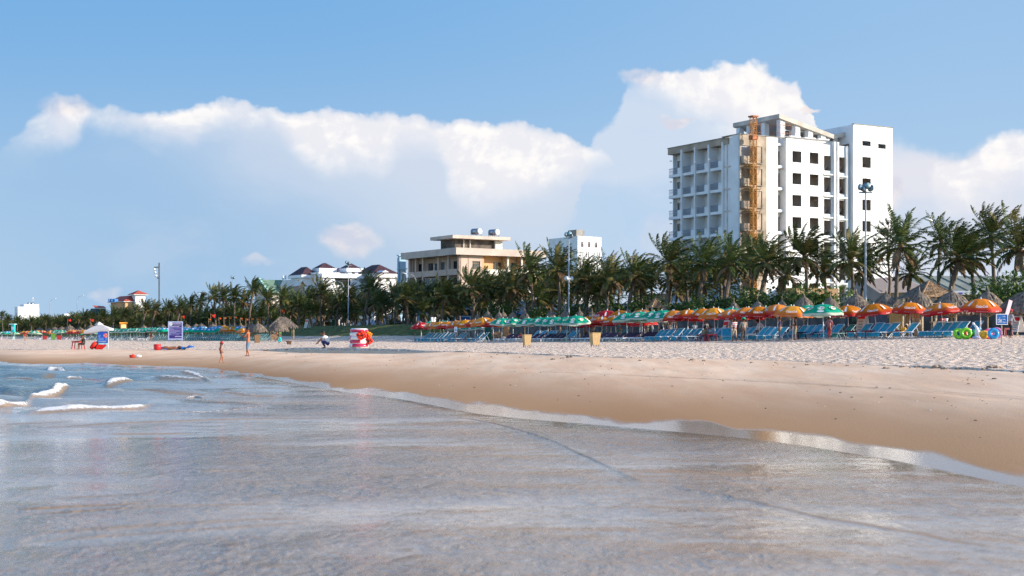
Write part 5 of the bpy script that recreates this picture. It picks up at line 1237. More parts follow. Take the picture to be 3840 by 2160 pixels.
# ---------------------------------------------------------------- thatched shelters
def palapa_proto(seed, R_=2.1, h=1.5):
    rs = random.Random(seed); T = thing('thatched_parasol', 'x', 'thatched parasol'); HT = 2.0   # eave height
    core = MB(); core.lathe([(R_*.97, HT-.02), (R_*.86, HT+.35), (R_*.66, HT+.78), (R_*.40, HT+1.15), (.22, HT+h-.02), (.08, HT+h+.22)], 16, jit=.03); core.build('thatch_core', M_thatch, T)
    s = MB()
    for tier, (r0, z0, r1, z1, n) in enumerate([(R_*.80,HT+.50,R_*1.06,HT-.14,250),(R_*.58,HT+.95,R_*.92,HT+.22,200),(R_*.28,HT+h-.1,R_*.70,HT+.72,150),(.08,HT+h+.1,R_*.45,HT+1.05,100),(.05,HT+h+.3,.42,HT+h-.45,50)]):
        for i in range(n):
            a = rs.random()*6.283; k = rs.uniform(-.12,.25); ra, za = r0+(r1-r0)*k*.4, z0+(z1-z0)*k*.4+.05; rb, zb = r1*rs.uniform(.9,1.05), z1-rs.uniform(-.05,.16)
            w = rs.uniform(.02,.05); da = w/max(ra,.15)*.6; db = w/rb*1.6; a2 = a+rs.gauss(0,.05)
            rm, zm = (ra+rb)/2+.03, (za+zb)/2+.08; dm = w/rm*1.3
            s.add([(ra*math.cos(a-da), ra*math.sin(a-da), za), (ra*math.cos(a+da), ra*math.sin(a+da), za), (rm*math.cos(a2+dm), rm*math.sin(a2+dm), zm), (rm*math.cos(a2-dm), rm*math.sin(a2-dm), zm),
                   (rb*math.cos(a2+db), rb*math.sin(a2+db), zb), (rb*math.cos(a2-db), rb*math.sin(a2-db), zb)], [(0,1,2,3),(3,2,4,5)])
    s.build('thatch', M_thatchs, T)
    b = MB(); b.tube([(0,0,-.3),(0,0,HT+h+.1)], .075, 8); b.build('post', M_bamboo, T)
    b = MB(); b.tube([(0,0,HT+h),(.02,0,HT+h+.55)], [.09,.045], 6); b.build('finial', M_bamboo, T)
    b = MB()
    for i in range(6): a = i*1.047; b.bar((0,0,HT-.5), (R_*.8*math.cos(a), R_*.8*math.sin(a), HT+.1), .04)
    b.build('strut', M_bamboo, T)
    return T
PP = [Proto(palapa_proto(i)) for i in range(3)]
def palapa(px, py, A_, w, lab, i, ground_z=None):
    Y = rowY(px, A_); x = PX(px, Y); g = ground(x, Y); h = PZ(py, Y)-g; s = w*1.12/F*Y/4.3
    PP[i % 3].put((x, Y, g), random.uniform(0, 6), lab, 'thatched shelters along the beach wall', (s, s, max(.55, min(1.6, h/4.05))))
PAL = [(3850,1070,AF+5,200),(3704,1072,AF+7,130),(3569,1074,AF+5,175),(3447,1075,AF+6.5,125),(3323,1082,AF+7,118),(3211,1084,AF+6.5,122),(3113,1096,AF+8,92),(3014,1092,AF+7,100),(2932,1110,AF+9,72),(2841,1112,AF+8,80),(2752,1116,AF+8,70),(2494,1140,AF+8,62),(2422,1143,AF+8,60),(2353,1144,AF+8,62),(2291,1147,AF+9,60),(2220,1156,AF+9,60),(2174,1151,AF+8,60),(2120,1149,AF+8,58),(2065,1154,AF+8,58),(1968,1156,AF+8,56),(1922,1158,AF+8,54),(1887,1157,AF+9,52),(1872,1158,AF+8,50),(1829,1154,AF+9,55),(1790,1168,AF+8,48),
 (1044,1197,AF-2,72),(967,1205,AF-1,70),(946,1207,AF+2,60),(905,1212,AF+8,46),(884,1212,AF+9,42),(864,1213,AF+8,42),(843,1214,AF+9,40),(825,1214,AF+8,40),(798,1210,AF+9,52),(755,1210,AF+12,40),(735,1212,AF+12,38),(700,1214,AF+12,38),(611,1218,AF+12,34),(540,1220,AF+12,32),(262,1215,AF+8,48),(342,1213,AF+8,46),(205,1232,AF+14,34),(185,1232,AF+12,34),(232,1230,AF+14,34),(420,1226,AF+12,30),(300,1226,AF+12,34),(150,1232,AF+14,32)]
for i, q in enumerate(PAL): palapa(q[0], q[1], q[2], q[3], 'grey thatched shelter with pointed top, %s from the blue warning sign' % ordw(i+1), i)
# bare lattice hip roofs waiting for thatch
def lattice_hut(px, py, A_, wpx, hpx, lab, thatched=True):
    Y = rowY(px, A_); x = PX(px, Y); g = ground(x, Y); zt = PZ(py, Y)-g; W = wpx/F*Y/2; ze = zt-hpx/F*Y
    T = thing('lattice_roof_hut', lab, 'hut', (x, Y, g), R(20)); ap = Vector((0,0,zt)); c = [Vector((-W,-W*.8,ze)), Vector((W,-W*.8,ze)), Vector((W,W*.8,ze)), Vector((-W,W*.8,ze))]
    p = MB()
    for q in c: p.bar((q.x*.9, q.y*.9, -.2), (q.x*.9, q.y*.9, ze+.15), .14)
    p.build('post', M_bamboo, T)
    l = MB(); r = random.Random(3)
    for k in range(4):
        a, b = c[k], c[(k+1)%4]; l.bar(a, b, .09); l.bar(a, ap, .10)
        if k in (3,) and thatched: continue
        for j in range(1, 9): q = a.lerp(b, j/9); l.bar(q, ap.lerp(q, .06+.1*r.random()), .03)
        for j in range(1, 11): t = j/11; l.bar(a.lerp(ap, t), b.lerp(ap, t), .032); 
        for j in range(1, 7): l.bar(a.lerp(b, j/8)+Vector((0,0,.02)), b.lerp(ap, (j+.5)/9)+Vector((0,0,.02)), .022)
    l.build('lattice_roof', M_wood, T)
    if thatched:
        s = MB(); a, b = c[3], c[0]; n_ = Vector((-1,0,.5)).normalized()*.06
        s.add([a+n_, b+n_, ap+n_], [(0,1,2)])
        for i in range(420):
            u, v = r.random(), r.random()
            if u+v > 1: u, v = 1-u, 1-v
            q = a+(b-a)*u+(ap-a)*v+n_*1.5; d = ((a+b)/2-ap).normalized()*r.uniform(.3,.6); sd = Vector((0,1,0))*.03; s.add([q-sd, q+sd, q+d+sd+n_, q+d-sd+n_], [(0,1,2,3)])
        s.build('thatch', M_thatchs, T)
lattice_hut(3484, 1052, AF+10, 165, 60, 'large hut with bare bamboo lattice roof, thatched on its sea side')
lattice_hut(2458, 1118, AF+10, 50, 34, 'smaller hut with bare bamboo lattice roof beside the grey wall', False)
def big_hut(px, py, A_, wpx, hpx, lab):
    Y = rowY(px, A_); x = PX(px, Y); g = ground(x, Y); zt = PZ(py, Y)-g; W = wpx/F*Y/2; ze = zt-hpx/F*Y; r = random.Random(5)
    T = thing('thatched_hut', lab, 'hut', (x, Y, g), R(15)); p = MB()
    for sx in (-1,1):
        for sy in (-1,1): p.bar((sx*W*.8, sy*W*.6, -.2), (sx*W*.8, sy*W*.6, ze+.2), .16)
    p.build('post', M_bamboo, T)
    s = MB(); hipw = Wall((-W,-W*.75,0),(1,0,0),(0,1,0)); hip(s, 0, 2*W, 0, 1.5*W, ze, zt-ze, hipw, over=.3); s.build('thatch_core', M_thatch, T)
    q = MB(); ap = Vector((0,0,zt)); c = [Vector((-W-.3,-W*.75-.3,ze)), Vector((W+.3,-W*.75-.3,ze)), Vector((W+.3,W*.75+.3,ze)), Vector((-W-.3,W*.75+.3,ze))]
    for k in range(4):
        a, b = c[k], c[(k+1)%4]; nn = (b-a).cross(ap-a).normalized()*.05
        for i in range(260):
            u, v = r.random(), r.random()
            if u+v > 1: u, v = 1-u, 1-v
            pnt = a+(b-a)*u+(ap-a)*v+nn; d = ((a+b)/2-ap).normalized()*r.uniform(.3,.7); sd = (b-a).normalized()*.035; q.add([pnt-sd, pnt+sd, pnt+d+sd+nn, pnt+d-sd+nn], [(0,1,2,3)])
    q.build('thatch', M_thatchs, T)
big_hut(1060, 1188, AF+4, 96, 38, 'large thatched hut behind the food stand at the lawn edge')

# ---------------------------------------------------------------- loungers
def sling_proto(fm, fr, name):
    T = thing(name, 'x', 'deck chair'); w = .33
    f = MB(); prof = [(-.95,.30),(-.78,.39),(-.40,.34),(-.12,.31),(.10,.37),(.42,.66),(.74,.98)]
    for (x0,z0),(x1,z1) in zip(prof, prof[1:]): f.add([(x0,-w,z0),(x0,w,z0),(x1,w,z1),(x1,-w,z1)], [(0,1,2,3)])
    f.add([(-.93,-w,.34),(-.93,w,.34),(-.97,w,.10),(-.97,-w,.10)], [(0,1,2,3)])
    f.build('sling', fm, T)
    for sy in (-1, 1):
        b = MB(); y = sy*(w+.025); b.bar((-.32,y,0), (.78,y,1.03), .04, .05); b.build('back_rail', fr, T)
        b = MB(); b.bar((-.98,y*.99,.38), (.28,y*.99,.40), .04, .045); b.bar((.20,y,.40), (-.10,y,.0), .035); b.build('seat_rail', fr, T)
        b = MB(); b.bar((.48,y*1.02,.74), (.80,y*1.02,0), .035); b.bar((-.90,y*1.01,.38), (-.62,y*1.01,0), .035); b.build('leg', fr, T)
    b = MB()
    for x, z in ((.78,1.03),(-.32,.03),(-.97,.38),(.78,.06),(-.62,.04)): b.bar((x,-w-.03,z), (x,w+.03,z), .035)
    b.build('crossbar', fr, T)
    return T
def lounger_proto():
    T = thing('sun_lounger', 'x', 'sun lounger'); w = .32
    b = MB(); b.box(-.98,.30,-w,w,.33,.39); b.build('seat', M_plum, T)
    b = MB(); n = Matrix.Rotation(-R(30), 4, 'Y'); n.translation = (.30,0,.36); b.box(0,.82,-w,w,-.03,.04, 0, n); b.build('backrest', M_plum, T)
    b = MB()
    for sy in (-1,1): b.box(-1.02,.95,sy*(w+.02)-.02,sy*(w+.02)+.02,.24,.33)
    b.bar((.85,-w*.8,.28), (.85,-w*.8,.66), .04); b.bar((.85,w*.8,.28), (.85,w*.8,.66), .04); b.box(-1.02,-.98,-w,w,.24,.33)
    b.build('frame', M_wpaint, T)
    for x in (-.8,.7):
        for sy in (-1,1): q = MB(); q.box(x-.04,x+.04,sy*(w+.01)-.035,sy*(w+.01)+.035,0,.24); q.build('leg', M_wpaint, T)
    return T
CH = {'blue': Proto(sling_proto(M_sling, M_frameb, 'deck_chair')), 'teal': Proto(sling_proto(M_teal, mat('dull_teal_frame', (.22,.36,.36), .5, .1, 8), 'deck_chair')), 'plum': Proto(lounger_proto())}
CHN = {'blue': 'blue sling deck chair', 'teal': 'teal green sling deck chair', 'plum': 'plum cushioned lounger'}
def chair(px, A_, kind, lab, grp, dr=0, sc=1.0):
    Y = rowY(px, A_); x = PX(px, Y); CH[kind].put((x, Y, ground(x, Y)), R(SEA+dr)+random.uniform(-.06,.06), CHN[kind]+lab, grp, sc*random.uniform(.97,1.05))
C1 = [(px, AF-.6, 'blue') for px in (3590,3560,3530,3500,3402,3330,3300,3272,3230)]+[(3168,AF+1,'teal'),(3640,AF+1.5,'blue')]
C1 += [(px, AF-1.2, 'blue') for px in (2918,2890,2865,2845)]+[(2560,AF-1.2,'blue'),(2528,AF-1.2,'blue'),(2500,AF-1.2,'blue'),(2478,AF-1.2,'blue'),(2460,AF-1.2,'blue'),(2600,AF-1,'blue'),(2725,AF-2.2,'blue')]
C1 += [(px, AF-1, 'plum') for px in (2436,2418,2400,2366,2350,2334,2310,2280,2262,2240,2214,2198,2180,2094,2074,2054,2036,2010,1990,1962,1945,1912,1890)]
C1 += [(px, AF-1, 'blue') for px in (1806,1786,1728,1714,1688,1676,1664,1650,1638,1626,1612,1600,1588)]
C2 = [(px, AF+2.6, 'blue') for px in (3050,3020,2992,2960,3090,3125,2800,2775,2690,2665,2640,2615,2580,2545,2142,2128,2104,2090,2062,2046,2020,2004,1998)]+[(px, AF+2.6, 'teal') for px in (2325,2298,2240)]
random.seed(11)
for i, (px, A_, kd) in enumerate(sorted(C1, key=lambda a: -a[0])): chair(px, A_, kd, ' in the front row, %s from the blue warning sign' % ordw(i+1), 'seats in the front row', 55 if px == 2725 else 0, .96)
for i, (px, A_, kd) in enumerate(sorted(C2, key=lambda a: -a[0])): chair(px, A_, kd, ' in the second row, %s from the blue warning sign' % ordw(i+1), 'seats in the second row', 0, .98)
C3 = [(px, AF-2+random.uniform(-.4,.4), 'teal' if px > 560 or random.random() < .8 else 'plum') for px in list(range(402, 640, 9))+list(range(672, 990, 9)) if not (915 < px < 935)]+[(px, AF-2, random.choice(['plum','plum','blue'])) for px in list(range(150, 330, 11))]+[(px, AF-2, 'teal') for px in range(332, 402, 9)]+[(455,AF-4,'plum'),(535,AF-4,'plum'),(985,AF+.5,'teal'),(1000,AF+.5,'teal')]
for i, (px, A_, kd) in enumerate(sorted(C3, key=lambda a: -a[0])): chair(px, A_, kd, ' down the far beach, %s from the thatched hut' % ordw(i+1), 'seats down the far beach', 0)
# ---------------------------------------------------------------- people
def skin_mesh(name, nodes, edges, root, mt, parent, sub=1, smooth=True):
    """one continuous skinned body from joints: nodes {key: (pos, radius)}"""
    keys = list(nodes); idx = {k: i for i, k in enumerate(keys)}
    me = bpy.data.meshes.new(name); me.from_pydata([tuple(nodes[k][0]) for k in keys], [(idx[a], idx[b]) for a, b in edges], [])
    o = bpy.data.objects.new(name, me); COL.objects.link(o)
    sk = o.modifiers.new('skin', 'SKIN'); sk.use_smooth_shade = True
    for k in keys:
        v = me.skin_vertices[0].data[idx[k]]; r = nodes[k][1]; v.radius = (r, r) if not hasattr(r, '__len__') else r
    for r_ in (root if isinstance(root, (list, tuple)) else [root]): me.skin_vertices[0].data[idx[r_]].use_root = True
    if sub: s = o.modifiers.new('sub', 'SUBSURF'); s.levels = sub; s.render_levels = sub
    dg = bpy.context.evaluated_depsgraph_get(); dg.update()
    m2 = bpy.data.meshes.new_from_object(o.evaluated_get(dg)); m2.name = name
    bpy.data.objects.remove(o); bpy.data.meshes.remove(me)
    m2.materials.clear(); m2.materials.append(mt); m2.polygons.foreach_set('use_smooth', [True]*len(m2.polygons))
    q = bpy.data.objects.new(name, m2); COL.objects.link(q); q.parent = parent; return q
STAND = dict(pelvis=(0,0,.53), belly=(0,0,.62), chest=(0,0,.74), neck=(0,0,.835), head=(.01,0,.93), hipL=(0,.055,.50), hipR=(0,-.055,.50), kneeL=(.015,.062,.28), kneeR=(.015,-.062,.28), ankL=(-.01,.065,.045), ankR=(-.01,-.065,.045),
             shL=(0,.105,.80), shR=(0,-.105,.80), elL=(-.01,.14,.63), elR=(-.01,-.14,.63), wrL=(.04,.15,.48), wrR=(.04,-.15,.48))
def pose(**k): d = dict(STAND); d.update(k); return d
def person(px, A_=None, Y=None, H=1.65, P=STAND, rz=0, skin=M_skin, top=None, sleeves='short', bottom=M_denim, legs='long', hair=M_hair, hat=None, label='', z=None, belly=1.0, stripes=None, vest=None, scarf=None, long_hair=False):
    if Y is None: Y = rowY(px, A_)
    x = PX(px, Y); g = ground(x, Y) if z is None else z
    T = thing('person', label, 'person', (x, Y, g), R(rz)); V = {k: Vector(v)*H for k, v in P.items()}; h = H/1.65
    n = {}; e = []
    def nd(k, p, r): n[k] = (p, r)
    nd('pelvis', V['pelvis'], (.115*h, .135*h)); nd('belly', V['belly'], (.10*h*belly, .125*h*belly)); nd('chest', V['chest'], (.11*h, .145*h)); nd('upchest', V['chest'].lerp(V['neck'], .6), (.085*h,.12*h)); nd('neck', V['neck'], .05*h); nd('throat', V['neck'].lerp(V['head'], .35), .048*h)
    e += [('pelvis','belly'),('belly','chest'),('chest','upchest'),('upchest','neck'),('neck','throat')]
    for s in 'LR':
        nd('hip'+s, V['hip'+s], .082*h); nd('thigh'+s, V['hip'+s].lerp(V['knee'+s], .45), .070*h); nd('knee'+s, V['knee'+s], .050*h); nd('calf'+s, V['knee'+s].lerp(V['ank'+s], .35), .050*h); nd('ank'+s, V['ank'+s], .032*h)
        toe = P.get('toe'+s); tv = Vector(toe)*H if toe else V['ank'+s]+Vector((.085*H,0,-.028*H)); nd('heel'+s, V['ank'+s]+Vector((-.01*H,0,-.022*H)), .028*h); nd('toe'+s, tv, (.018*h,.03*h))
        e += [('pelvis','hip'+s),('hip'+s,'thigh'+s),('thigh'+s,'knee'+s),('knee'+s,'calf'+s),('calf'+s,'ank'+s),('ank'+s,'heel'+s),('heel'+s,'toe'+s)]
        nd('sh'+s, V['sh'+s], .055*h); nd('uarm'+s, V['sh'+s].lerp(V['el'+s], .5), .043*h); nd('el'+s, V['el'+s], .035*h); nd('farm'+s, V['el'+s].lerp(V['wr'+s], .4), .033*h); nd('wr'+s, V['wr'+s], .022*h)
        d = (V['wr'+s]-V['el'+s]).normalized(); sd = d.cross(Vector((0,1,.1))).normalized(); 
        if sd.length < .1: sd = Vector((1,0,0))
        palm = V['wr'+s]+d*.05*h; nd('palm'+s, palm, (.016*h,.034*h)); e += [('upchest','sh'+s),('sh'+s,'uarm'+s),('uarm'+s,'el'+s),('el'+s,'farm'+s),('farm'+s,'wr'+s),('wr'+s,'palm'+s)]
        cr = sd.cross(d).normalized()
        for i, (off, ln) in enumerate(((-.028,.066),(-.010,.078),(.010,.074),(.027,.058))):
            b0 = palm+sd*off*h+d*.022*h; m_ = b0+d*ln*.55*h+cr*.008*h; t_ = m_+d*ln*.38*h+cr*.022*h
            nd('f%d%s' % (i, s), b0, .0095*h); nd('g%d%s' % (i, s), m_, .009*h); nd('h%d%s' % (i, s), t_, .0075*h); e += [('palm'+s,'f%d%s' % (i,s)),('f%d%s' % (i,s),'g%d%s' % (i,s)),('g%d%s' % (i,s),'h%d%s' % (i,s))]
        b0 = V['wr'+s]+d*.03*h-sd*.030*h; nd('t0'+s, b0, .011*h); nd('t1'+s, b0+d*.03*h-sd*.022*h+cr*.015*h, .009*h); e += [('palm'+s,'t0'+s),('t0'+s,'t1'+s)]
    body = skin_mesh('body', n, e, 'pelvis', skin, T)
    # head with face, joined into the body mesh
    hd = MB(); c = V['head']; up = (V['head']-V['neck']).normalized(); fw = Vector(P.get('face', (1,0,0))).normalized(); fw = (fw-up*fw.dot(up)).normalized(); lf = up.cross(fw)
    Mx = Matrix((fw, lf, up)).transposed(); hr = .0655*H
    hd.ball(c, (hr*1.12, hr*.88, hr*1.25), 0, 14, Mx); hd.ball(c-up*hr*.65+fw*hr*.35, (hr*.62, hr*.6, hr*.62), 0, 10, Mx)
    hd.ball(c+fw*hr*1.12-up*hr*.12, (hr*.22, hr*.13, hr*.28), 0, 6, Mx)
    for s in (-1, 1): hd.ball(c+lf*s*hr*.88-up*hr*.1, (hr*.16, hr*.08, hr*.26), 0, 6, Mx)
    hd.ball(c+fw*hr*.93-up*hr*.62, (hr*.12, hr*.3, hr*.07), 0, 6, Mx)
    tmp = hd.build('head_tmp', skin, None, True)
    import bmesh
    bm = bmesh.new(); bm.from_mesh(body.data); bm.from_mesh(tmp.data); bm.to_mesh(body.data); bm.free(); bpy.data.objects.remove(tmp)
    body.data.polygons.foreach_set('use_smooth', [True]*len(body.data.polygons))
    b = MB()
    for s in (-1, 1): b.ball(c+fw*hr*1.0+lf*s*hr*.36+up*hr*.05, (hr*.07, hr*.14, hr*.08), 0, 6, Mx)
    b.build('eye', M_bcloth, T)
    if hair and not (hat and hat[0] == 'wrap'):
        b = MB(); b.ball(c+up*hr*.18-fw*hr*.16, (hr*1.12, hr*.98, hr*1.22), 0, 14, Mx)
        if long_hair: b.ball(c-up*hr*.9-fw*hr*.7, (hr*.45, hr*.7, hr*1.5), 0, 8, Mx)
        b.build('hair', hair, T, True)
    if hat:
        b = MB(); ht, hm = hat[0], hat[1]; cc = c+up*hr*.42
        if ht in ('sun', 'bucket'): b.lathe([(hr*(1.9 if ht == 'sun' else 1.55), -.02*h), (hr*1.12, .03*h), (hr*1.05, .09*h), (hr*.75, .13*h), (.002, .14*h)], 16, cc, 0, Mx)
        elif ht == 'cap': b.ball(cc+up*hr*.15, (hr*1.18, hr*1.05, hr*.85), 0, 12, Mx); b.box(hr*.7, hr*1.95, -hr*.6, hr*.6, -.004, .014, 0, Matrix.Translation(cc) @ Mx.to_4x4())
        elif ht == 'cone': b.lathe([(hr*2.3, -.03*h), (.002, hr*1.5)], 18, cc, 0, Mx)
        elif ht == 'wrap': b.ball(cc, (hr*1.25, hr*1.1, hr*1.1), 0, 12, Mx); b.lathe([(hr*1.5, -.02*h), (hr*1.1, .04*h)], 14, cc, 0, Mx)
        b.build('hat', hm, T, True)
    if top:
        tn = {}; te = []; k = 1.13
        for q, r in (('pelvis',(.112*h*k,.135*h*k)),('belly',(.112*h*k*belly,.132*h*k*belly)),('chest',(.112*h*k,.145*h*k)),('upchest',(.09*h*k,.125*h*k)),('neck',.058*h)): tn[q] = (n[q][0], r)
        tn['pelvis'] = (V['pelvis'].lerp(V['belly'], .25), tn['pelvis'][1])
        te = [('pelvis','belly'),('belly','chest'),('chest','upchest'),('upchest','neck')]
        for s in 'LR':
            tn['sh'+s] = (V['sh'+s], .064*h); te.append(('upchest','sh'+s))
            if sleeves == 'long':
                tn['u'+s] = (n['uarm'+s][0], .055*h); tn['e'+s] = (V['el'+s], .047*h); tn['w'+s] = (V['el'+s].lerp(V['wr'+s], .92), .036*h); te += [('sh'+s,'u'+s),('u'+s,'e'+s),('e'+s,'w'+s)]
            elif sleeves == 'short': tn['u'+s] = (V['sh'+s].lerp(V['el'+s], .7), .056*h); te.append(('sh'+s,'u'+s))
        skin_mesh('shirt', tn, te, 'pelvis', top, T)
    if vest:
        skin_mesh('vest', {'a': (V['pelvis'].lerp(V['belly'],.5), (.135*h,.155*h)), 'b': (V['chest'], (.135*h,.165*h)), 'c': (V['chest'].lerp(V['neck'],.6), (.11*h,.14*h))}, [('a','b'),('b','c')], 'a', vest, T)
    if bottom:
        bn = {'pelvis': (V['pelvis'], (.122*h,.145*h)), 'waist': (V['pelvis'].lerp(V['belly'], .45), (.115*h,.135*h))}; be = [('waist','pelvis')]; f = {'long': 1.0, 'knee': .96, 'short': .45}[legs]
        for s in 'LR':
            bn['h'+s] = (V['hip'+s], .095*h); bn['t'+s] = (V['hip'+s].lerp(V['knee'+s], .45), .085*h); be += [('pelvis','h'+s),('h'+s,'t'+s)]
            if legs != 'short': bn['k'+s] = (V['knee'+s].lerp(V['ank'+s], .06), .070*h); be.append(('t'+s,'k'+s))
            if legs == 'knee': bn['z'+s] = (V['knee'+s].lerp(V['ank'+s], .22), .066*h); be.append(('k'+s,'z'+s))
            if legs == 'long': bn['c'+s] = (V['knee'+s].lerp(V['ank'+s], .5), .056*h); bn['a'+s] = (V['ank'+s]+Vector((0,0,.01)), .046*h); be += [('k'+s,'c'+s),('c'+s,'a'+s)]
        skin_mesh({'long': 'trousers', 'knee': 'shorts', 'short': 'shorts'}[legs], bn, be, 'pelvis', bottom, T)
    return T
def stripes_mat(name, a, b, freq, both=False):
    m, nt, bs_ = newmat(name); g = NT(nt); tc = g.n('ShaderNodeTexCoord').outputs['Object']; sp = g.n('ShaderNodeSeparateXYZ'); g.put(sp.inputs[0], tc)
    f = g.sm(g.m('SINE', g.m('MULTIPLY', sp.outputs[2], freq)), -.1, .1)
    if both: f = g.m('MAXIMUM', g.sm(g.m('SINE', g.m('MULTIPLY', sp.outputs[2], freq)), .8, .95), g.sm(g.m('SINE', g.m('MULTIPLY', sp.outputs[1], freq)), .8, .95))
    g.put(bs_.inputs['Base Color'], g.mix(f, a, b)); bs_.inputs['Roughness'].default_value = .85; return m
M_stripe = stripes_mat('red_white_stripes', (.42,.03,.05), (.72,.70,.70), 52); M_plaid = stripes_mat('red_plaid', (.28,.03,.04), (.55,.42,.42), 85, True)
# the two nearest: man with both forearms raised, and a child in a red hat walking behind him
MANP = pose(chest=(-.01,0,.745), head=(.03,0,.925), face=(1,.1,0), kneeL=(.03,.06,.28), ankL=(-.05,.06,.045), kneeR=(.06,-.06,.285), ankR=(.07,-.06,.05), elL=(.10,.13,.66), wrL=(.22,.08,.72), elR=(.09,-.12,.655), wrR=(.21,-.05,.69), hipR=(.01,-.055,.5))
person(931, Y=79.5, H=1.64, P=MANP, rz=172, skin=M_skin2, bottom=M_denim, legs='knee', label='bare-chested man in knee-length denim shorts raising his forearms near the waterline')
KIDP = pose(head=(.02,0,.925), face=(-.2,0,-.25), kneeL=(.07,.05,.30), ankL=(.11,.05,.05), kneeR=(.0,-.05,.28), ankR=(-.10,-.05,.05), elL=(-.05,.11,.66), wrL=(-.02,.13,.53), elR=(-.05,-.12,.66), wrR=(.04,-.12,.55))
person(829, Y=70.5, H=1.04, P=KIDP, rz=25, skin=M_skin2, bottom=M_navy, legs='short', hat=('bucket', M_rcloth), label='small child in red hat and dark blue trunks walking on wet sand')
SQUAT = dict(pelvis=(-.10,0,.15), belly=(-.07,0,.24), chest=(-.01,0,.35), neck=(.05,0,.44), head=(.10,0,.53), hipL=(-.09,.05,.14), hipR=(-.09,-.05,.14), kneeL=(.15,.08,.28), kneeR=(.15,-.08,.27), ankL=(.02,.07,.045), ankR=(.02,-.07,.045), shL=(.03,.10,.41), shR=(.03,-.10,.41), elL=(.17,.10,.31), elR=(.17,-.10,.31), wrL=(.27,.08,.20), wrR=(.26,-.08,.21), face=(1,0,-.2))
person(1221, Y=84, H=1.68, P=SQUAT, rz=180, top=M_wcloth, bottom=M_navy, legs='long', label='man in white shirt and dark trousers squatting on the sand')
SIT = dict(pelvis=(-.02,0,.27), belly=(0,0,.36), chest=(.03,0,.47), neck=(.05,0,.56), head=(.08,0,.655), hipL=(0,.055,.26), hipR=(0,-.055,.26), kneeL=(.22,.07,.27), kneeR=(.22,-.07,.27), ankL=(.22,.07,.045), ankR=(.22,-.07,.045), shL=(.04,.10,.53), shR=(.04,-.10,.53), elL=(.10,.13,.39), elR=(.10,-.13,.39), wrL=(.23,.08,.38), wrR=(.23,-.08,.38), face=(1,0,-.1))
LIE = dict(pelvis=(.0,0,.20), belly=(-.10,0,.25), chest=(-.19,0,.33), neck=(-.27,0,.40), head=(-.34,0,.47), hipL=(.02,.055,.19), hipR=(.02,-.055,.19), kneeL=(.20,.06,.30), kneeR=(.22,-.06,.26), ankL=(.36,.06,.20), ankR=(.40,-.06,.20), shL=(-.24,.10,.37), shR=(-.24,-.10,.37), elL=(-.14,.13,.30), elR=(-.14,-.13,.30), wrL=(-.04,.07,.31), wrR=(-.04,-.07,.31), face=(1,0,.6), toeL=(.42,.06,.23), toeR=(.46,-.06,.23))
FLAT = dict(pelvis=(.0,0,.09), belly=(-.09,0,.09), chest=(-.21,0,.095), neck=(-.30,0,.10), head=(-.39,0,.11), hipL=(.02,.055,.085), hipR=(.02,-.055,.085), kneeL=(.24,.06,.10), kneeR=(.24,-.06,.14), ankL=(.46,.06,.05), ankR=(.44,-.06,.05), shL=(-.26,.10,.09), shR=(-.26,-.10,.09), elL=(-.12,.14,.07), elR=(-.12,-.14,.07), wrL=(.02,.14,.05), wrR=(.02,-.14,.05), face=(0,0,1), toeL=(.49,.06,.09), toeR=(.47,-.06,.09))
person(313, Y=107, H=1.62, P=SIT, rz=180, top=M_bcloth, sleeves='none', bottom=M_bcloth, legs='knee', hat=('cap', M_gcloth), label='person in black with green cap sitting at the small red table')
person(638, Y=103, H=1.7, P=FLAT, rz=185, skin=M_skin, bottom=M_orangec, legs='short', label='sunbather lying flat on the blue tarpaulin')
person(1049, Y=150, H=1.5, P=SQUAT, rz=200, top=M_tqcloth, bottom=M_tqcloth, legs='long', label='woman in turquoise squatting on the sand beyond the bins', long_hair=True)
BACKW = pose(elL=(.05,.15,.64), wrL=(.16,.12,.58), elR=(.04,-.14,.64), wrR=(.15,-.1,.58)); LEAN = pose(belly=(.04,0,.61), chest=(.12,0,.70), neck=(.20,0,.77), head=(.27,0,.84), shL=(.17,.105,.75), shR=(.17,-.105,.75), elL=(.25,.13,.60), elR=(.25,-.13,.60), wrL=(.30,.12,.45), wrR=(.30,-.12,.45), face=(1,0,-.4))
WALK = pose(kneeL=(.08,.06,.29), ankL=(.06,.06,.045), kneeR=(-.0,-.06,.28), ankR=(-.08,-.06,.05), elR=(.06,-.14,.65), wrR=(.14,-.1,.56), elL=(-.07,.14,.65), wrL=(.0,.16,.52))
SEAT2 = 'beside the blue deck chairs'
person(2755, A_=AF-3.2, H=1.72, P=WALK, rz=118, top=M_stripe, bottom=M_ecloth, legs='knee', hat=('cap', M_brcloth), label='man in red and white striped shirt, beige shorts and cap seen from behind')
person(2789, A_=AF-3.2, H=1.70, P=BACKW, rz=95, top=M_ecloth, sleeves='long', bottom=M_brcloth, legs='long', hat=('sun', M_gcloth), label='person in beige top and brown trousers wearing a wide green hat')
person(2862, A_=AF+.9, H=1.68, P=LEAN, rz=190, top=M_wcloth, sleeves='long', bottom=M_navy, legs='long', label='dark-haired person in white long-sleeved shirt leaning over the deck chairs')
person(2924, A_=AF-1.7, H=1.70, P=pose(face=(1,.3,0)), rz=170, top=M_navy, bottom=M_kcloth, legs='knee', label='man in dark top and khaki shorts standing behind the end deck chair')
person(2983, A_=AF-2.6, H=1.72, P=BACKW, rz=160, top=M_bcloth, bottom=M_kcloth, legs='knee', label='barefoot man in black T-shirt and olive knee shorts under the amber parasol')
person(3109, A_=AF-.4, H=1.58, P=WALK, rz=60, top=M_plaid, sleeves='long', bottom=M_dred, legs='long', hat=('cap', M_wcloth), label='woman in red plaid shirt, dark red trousers and white cap')
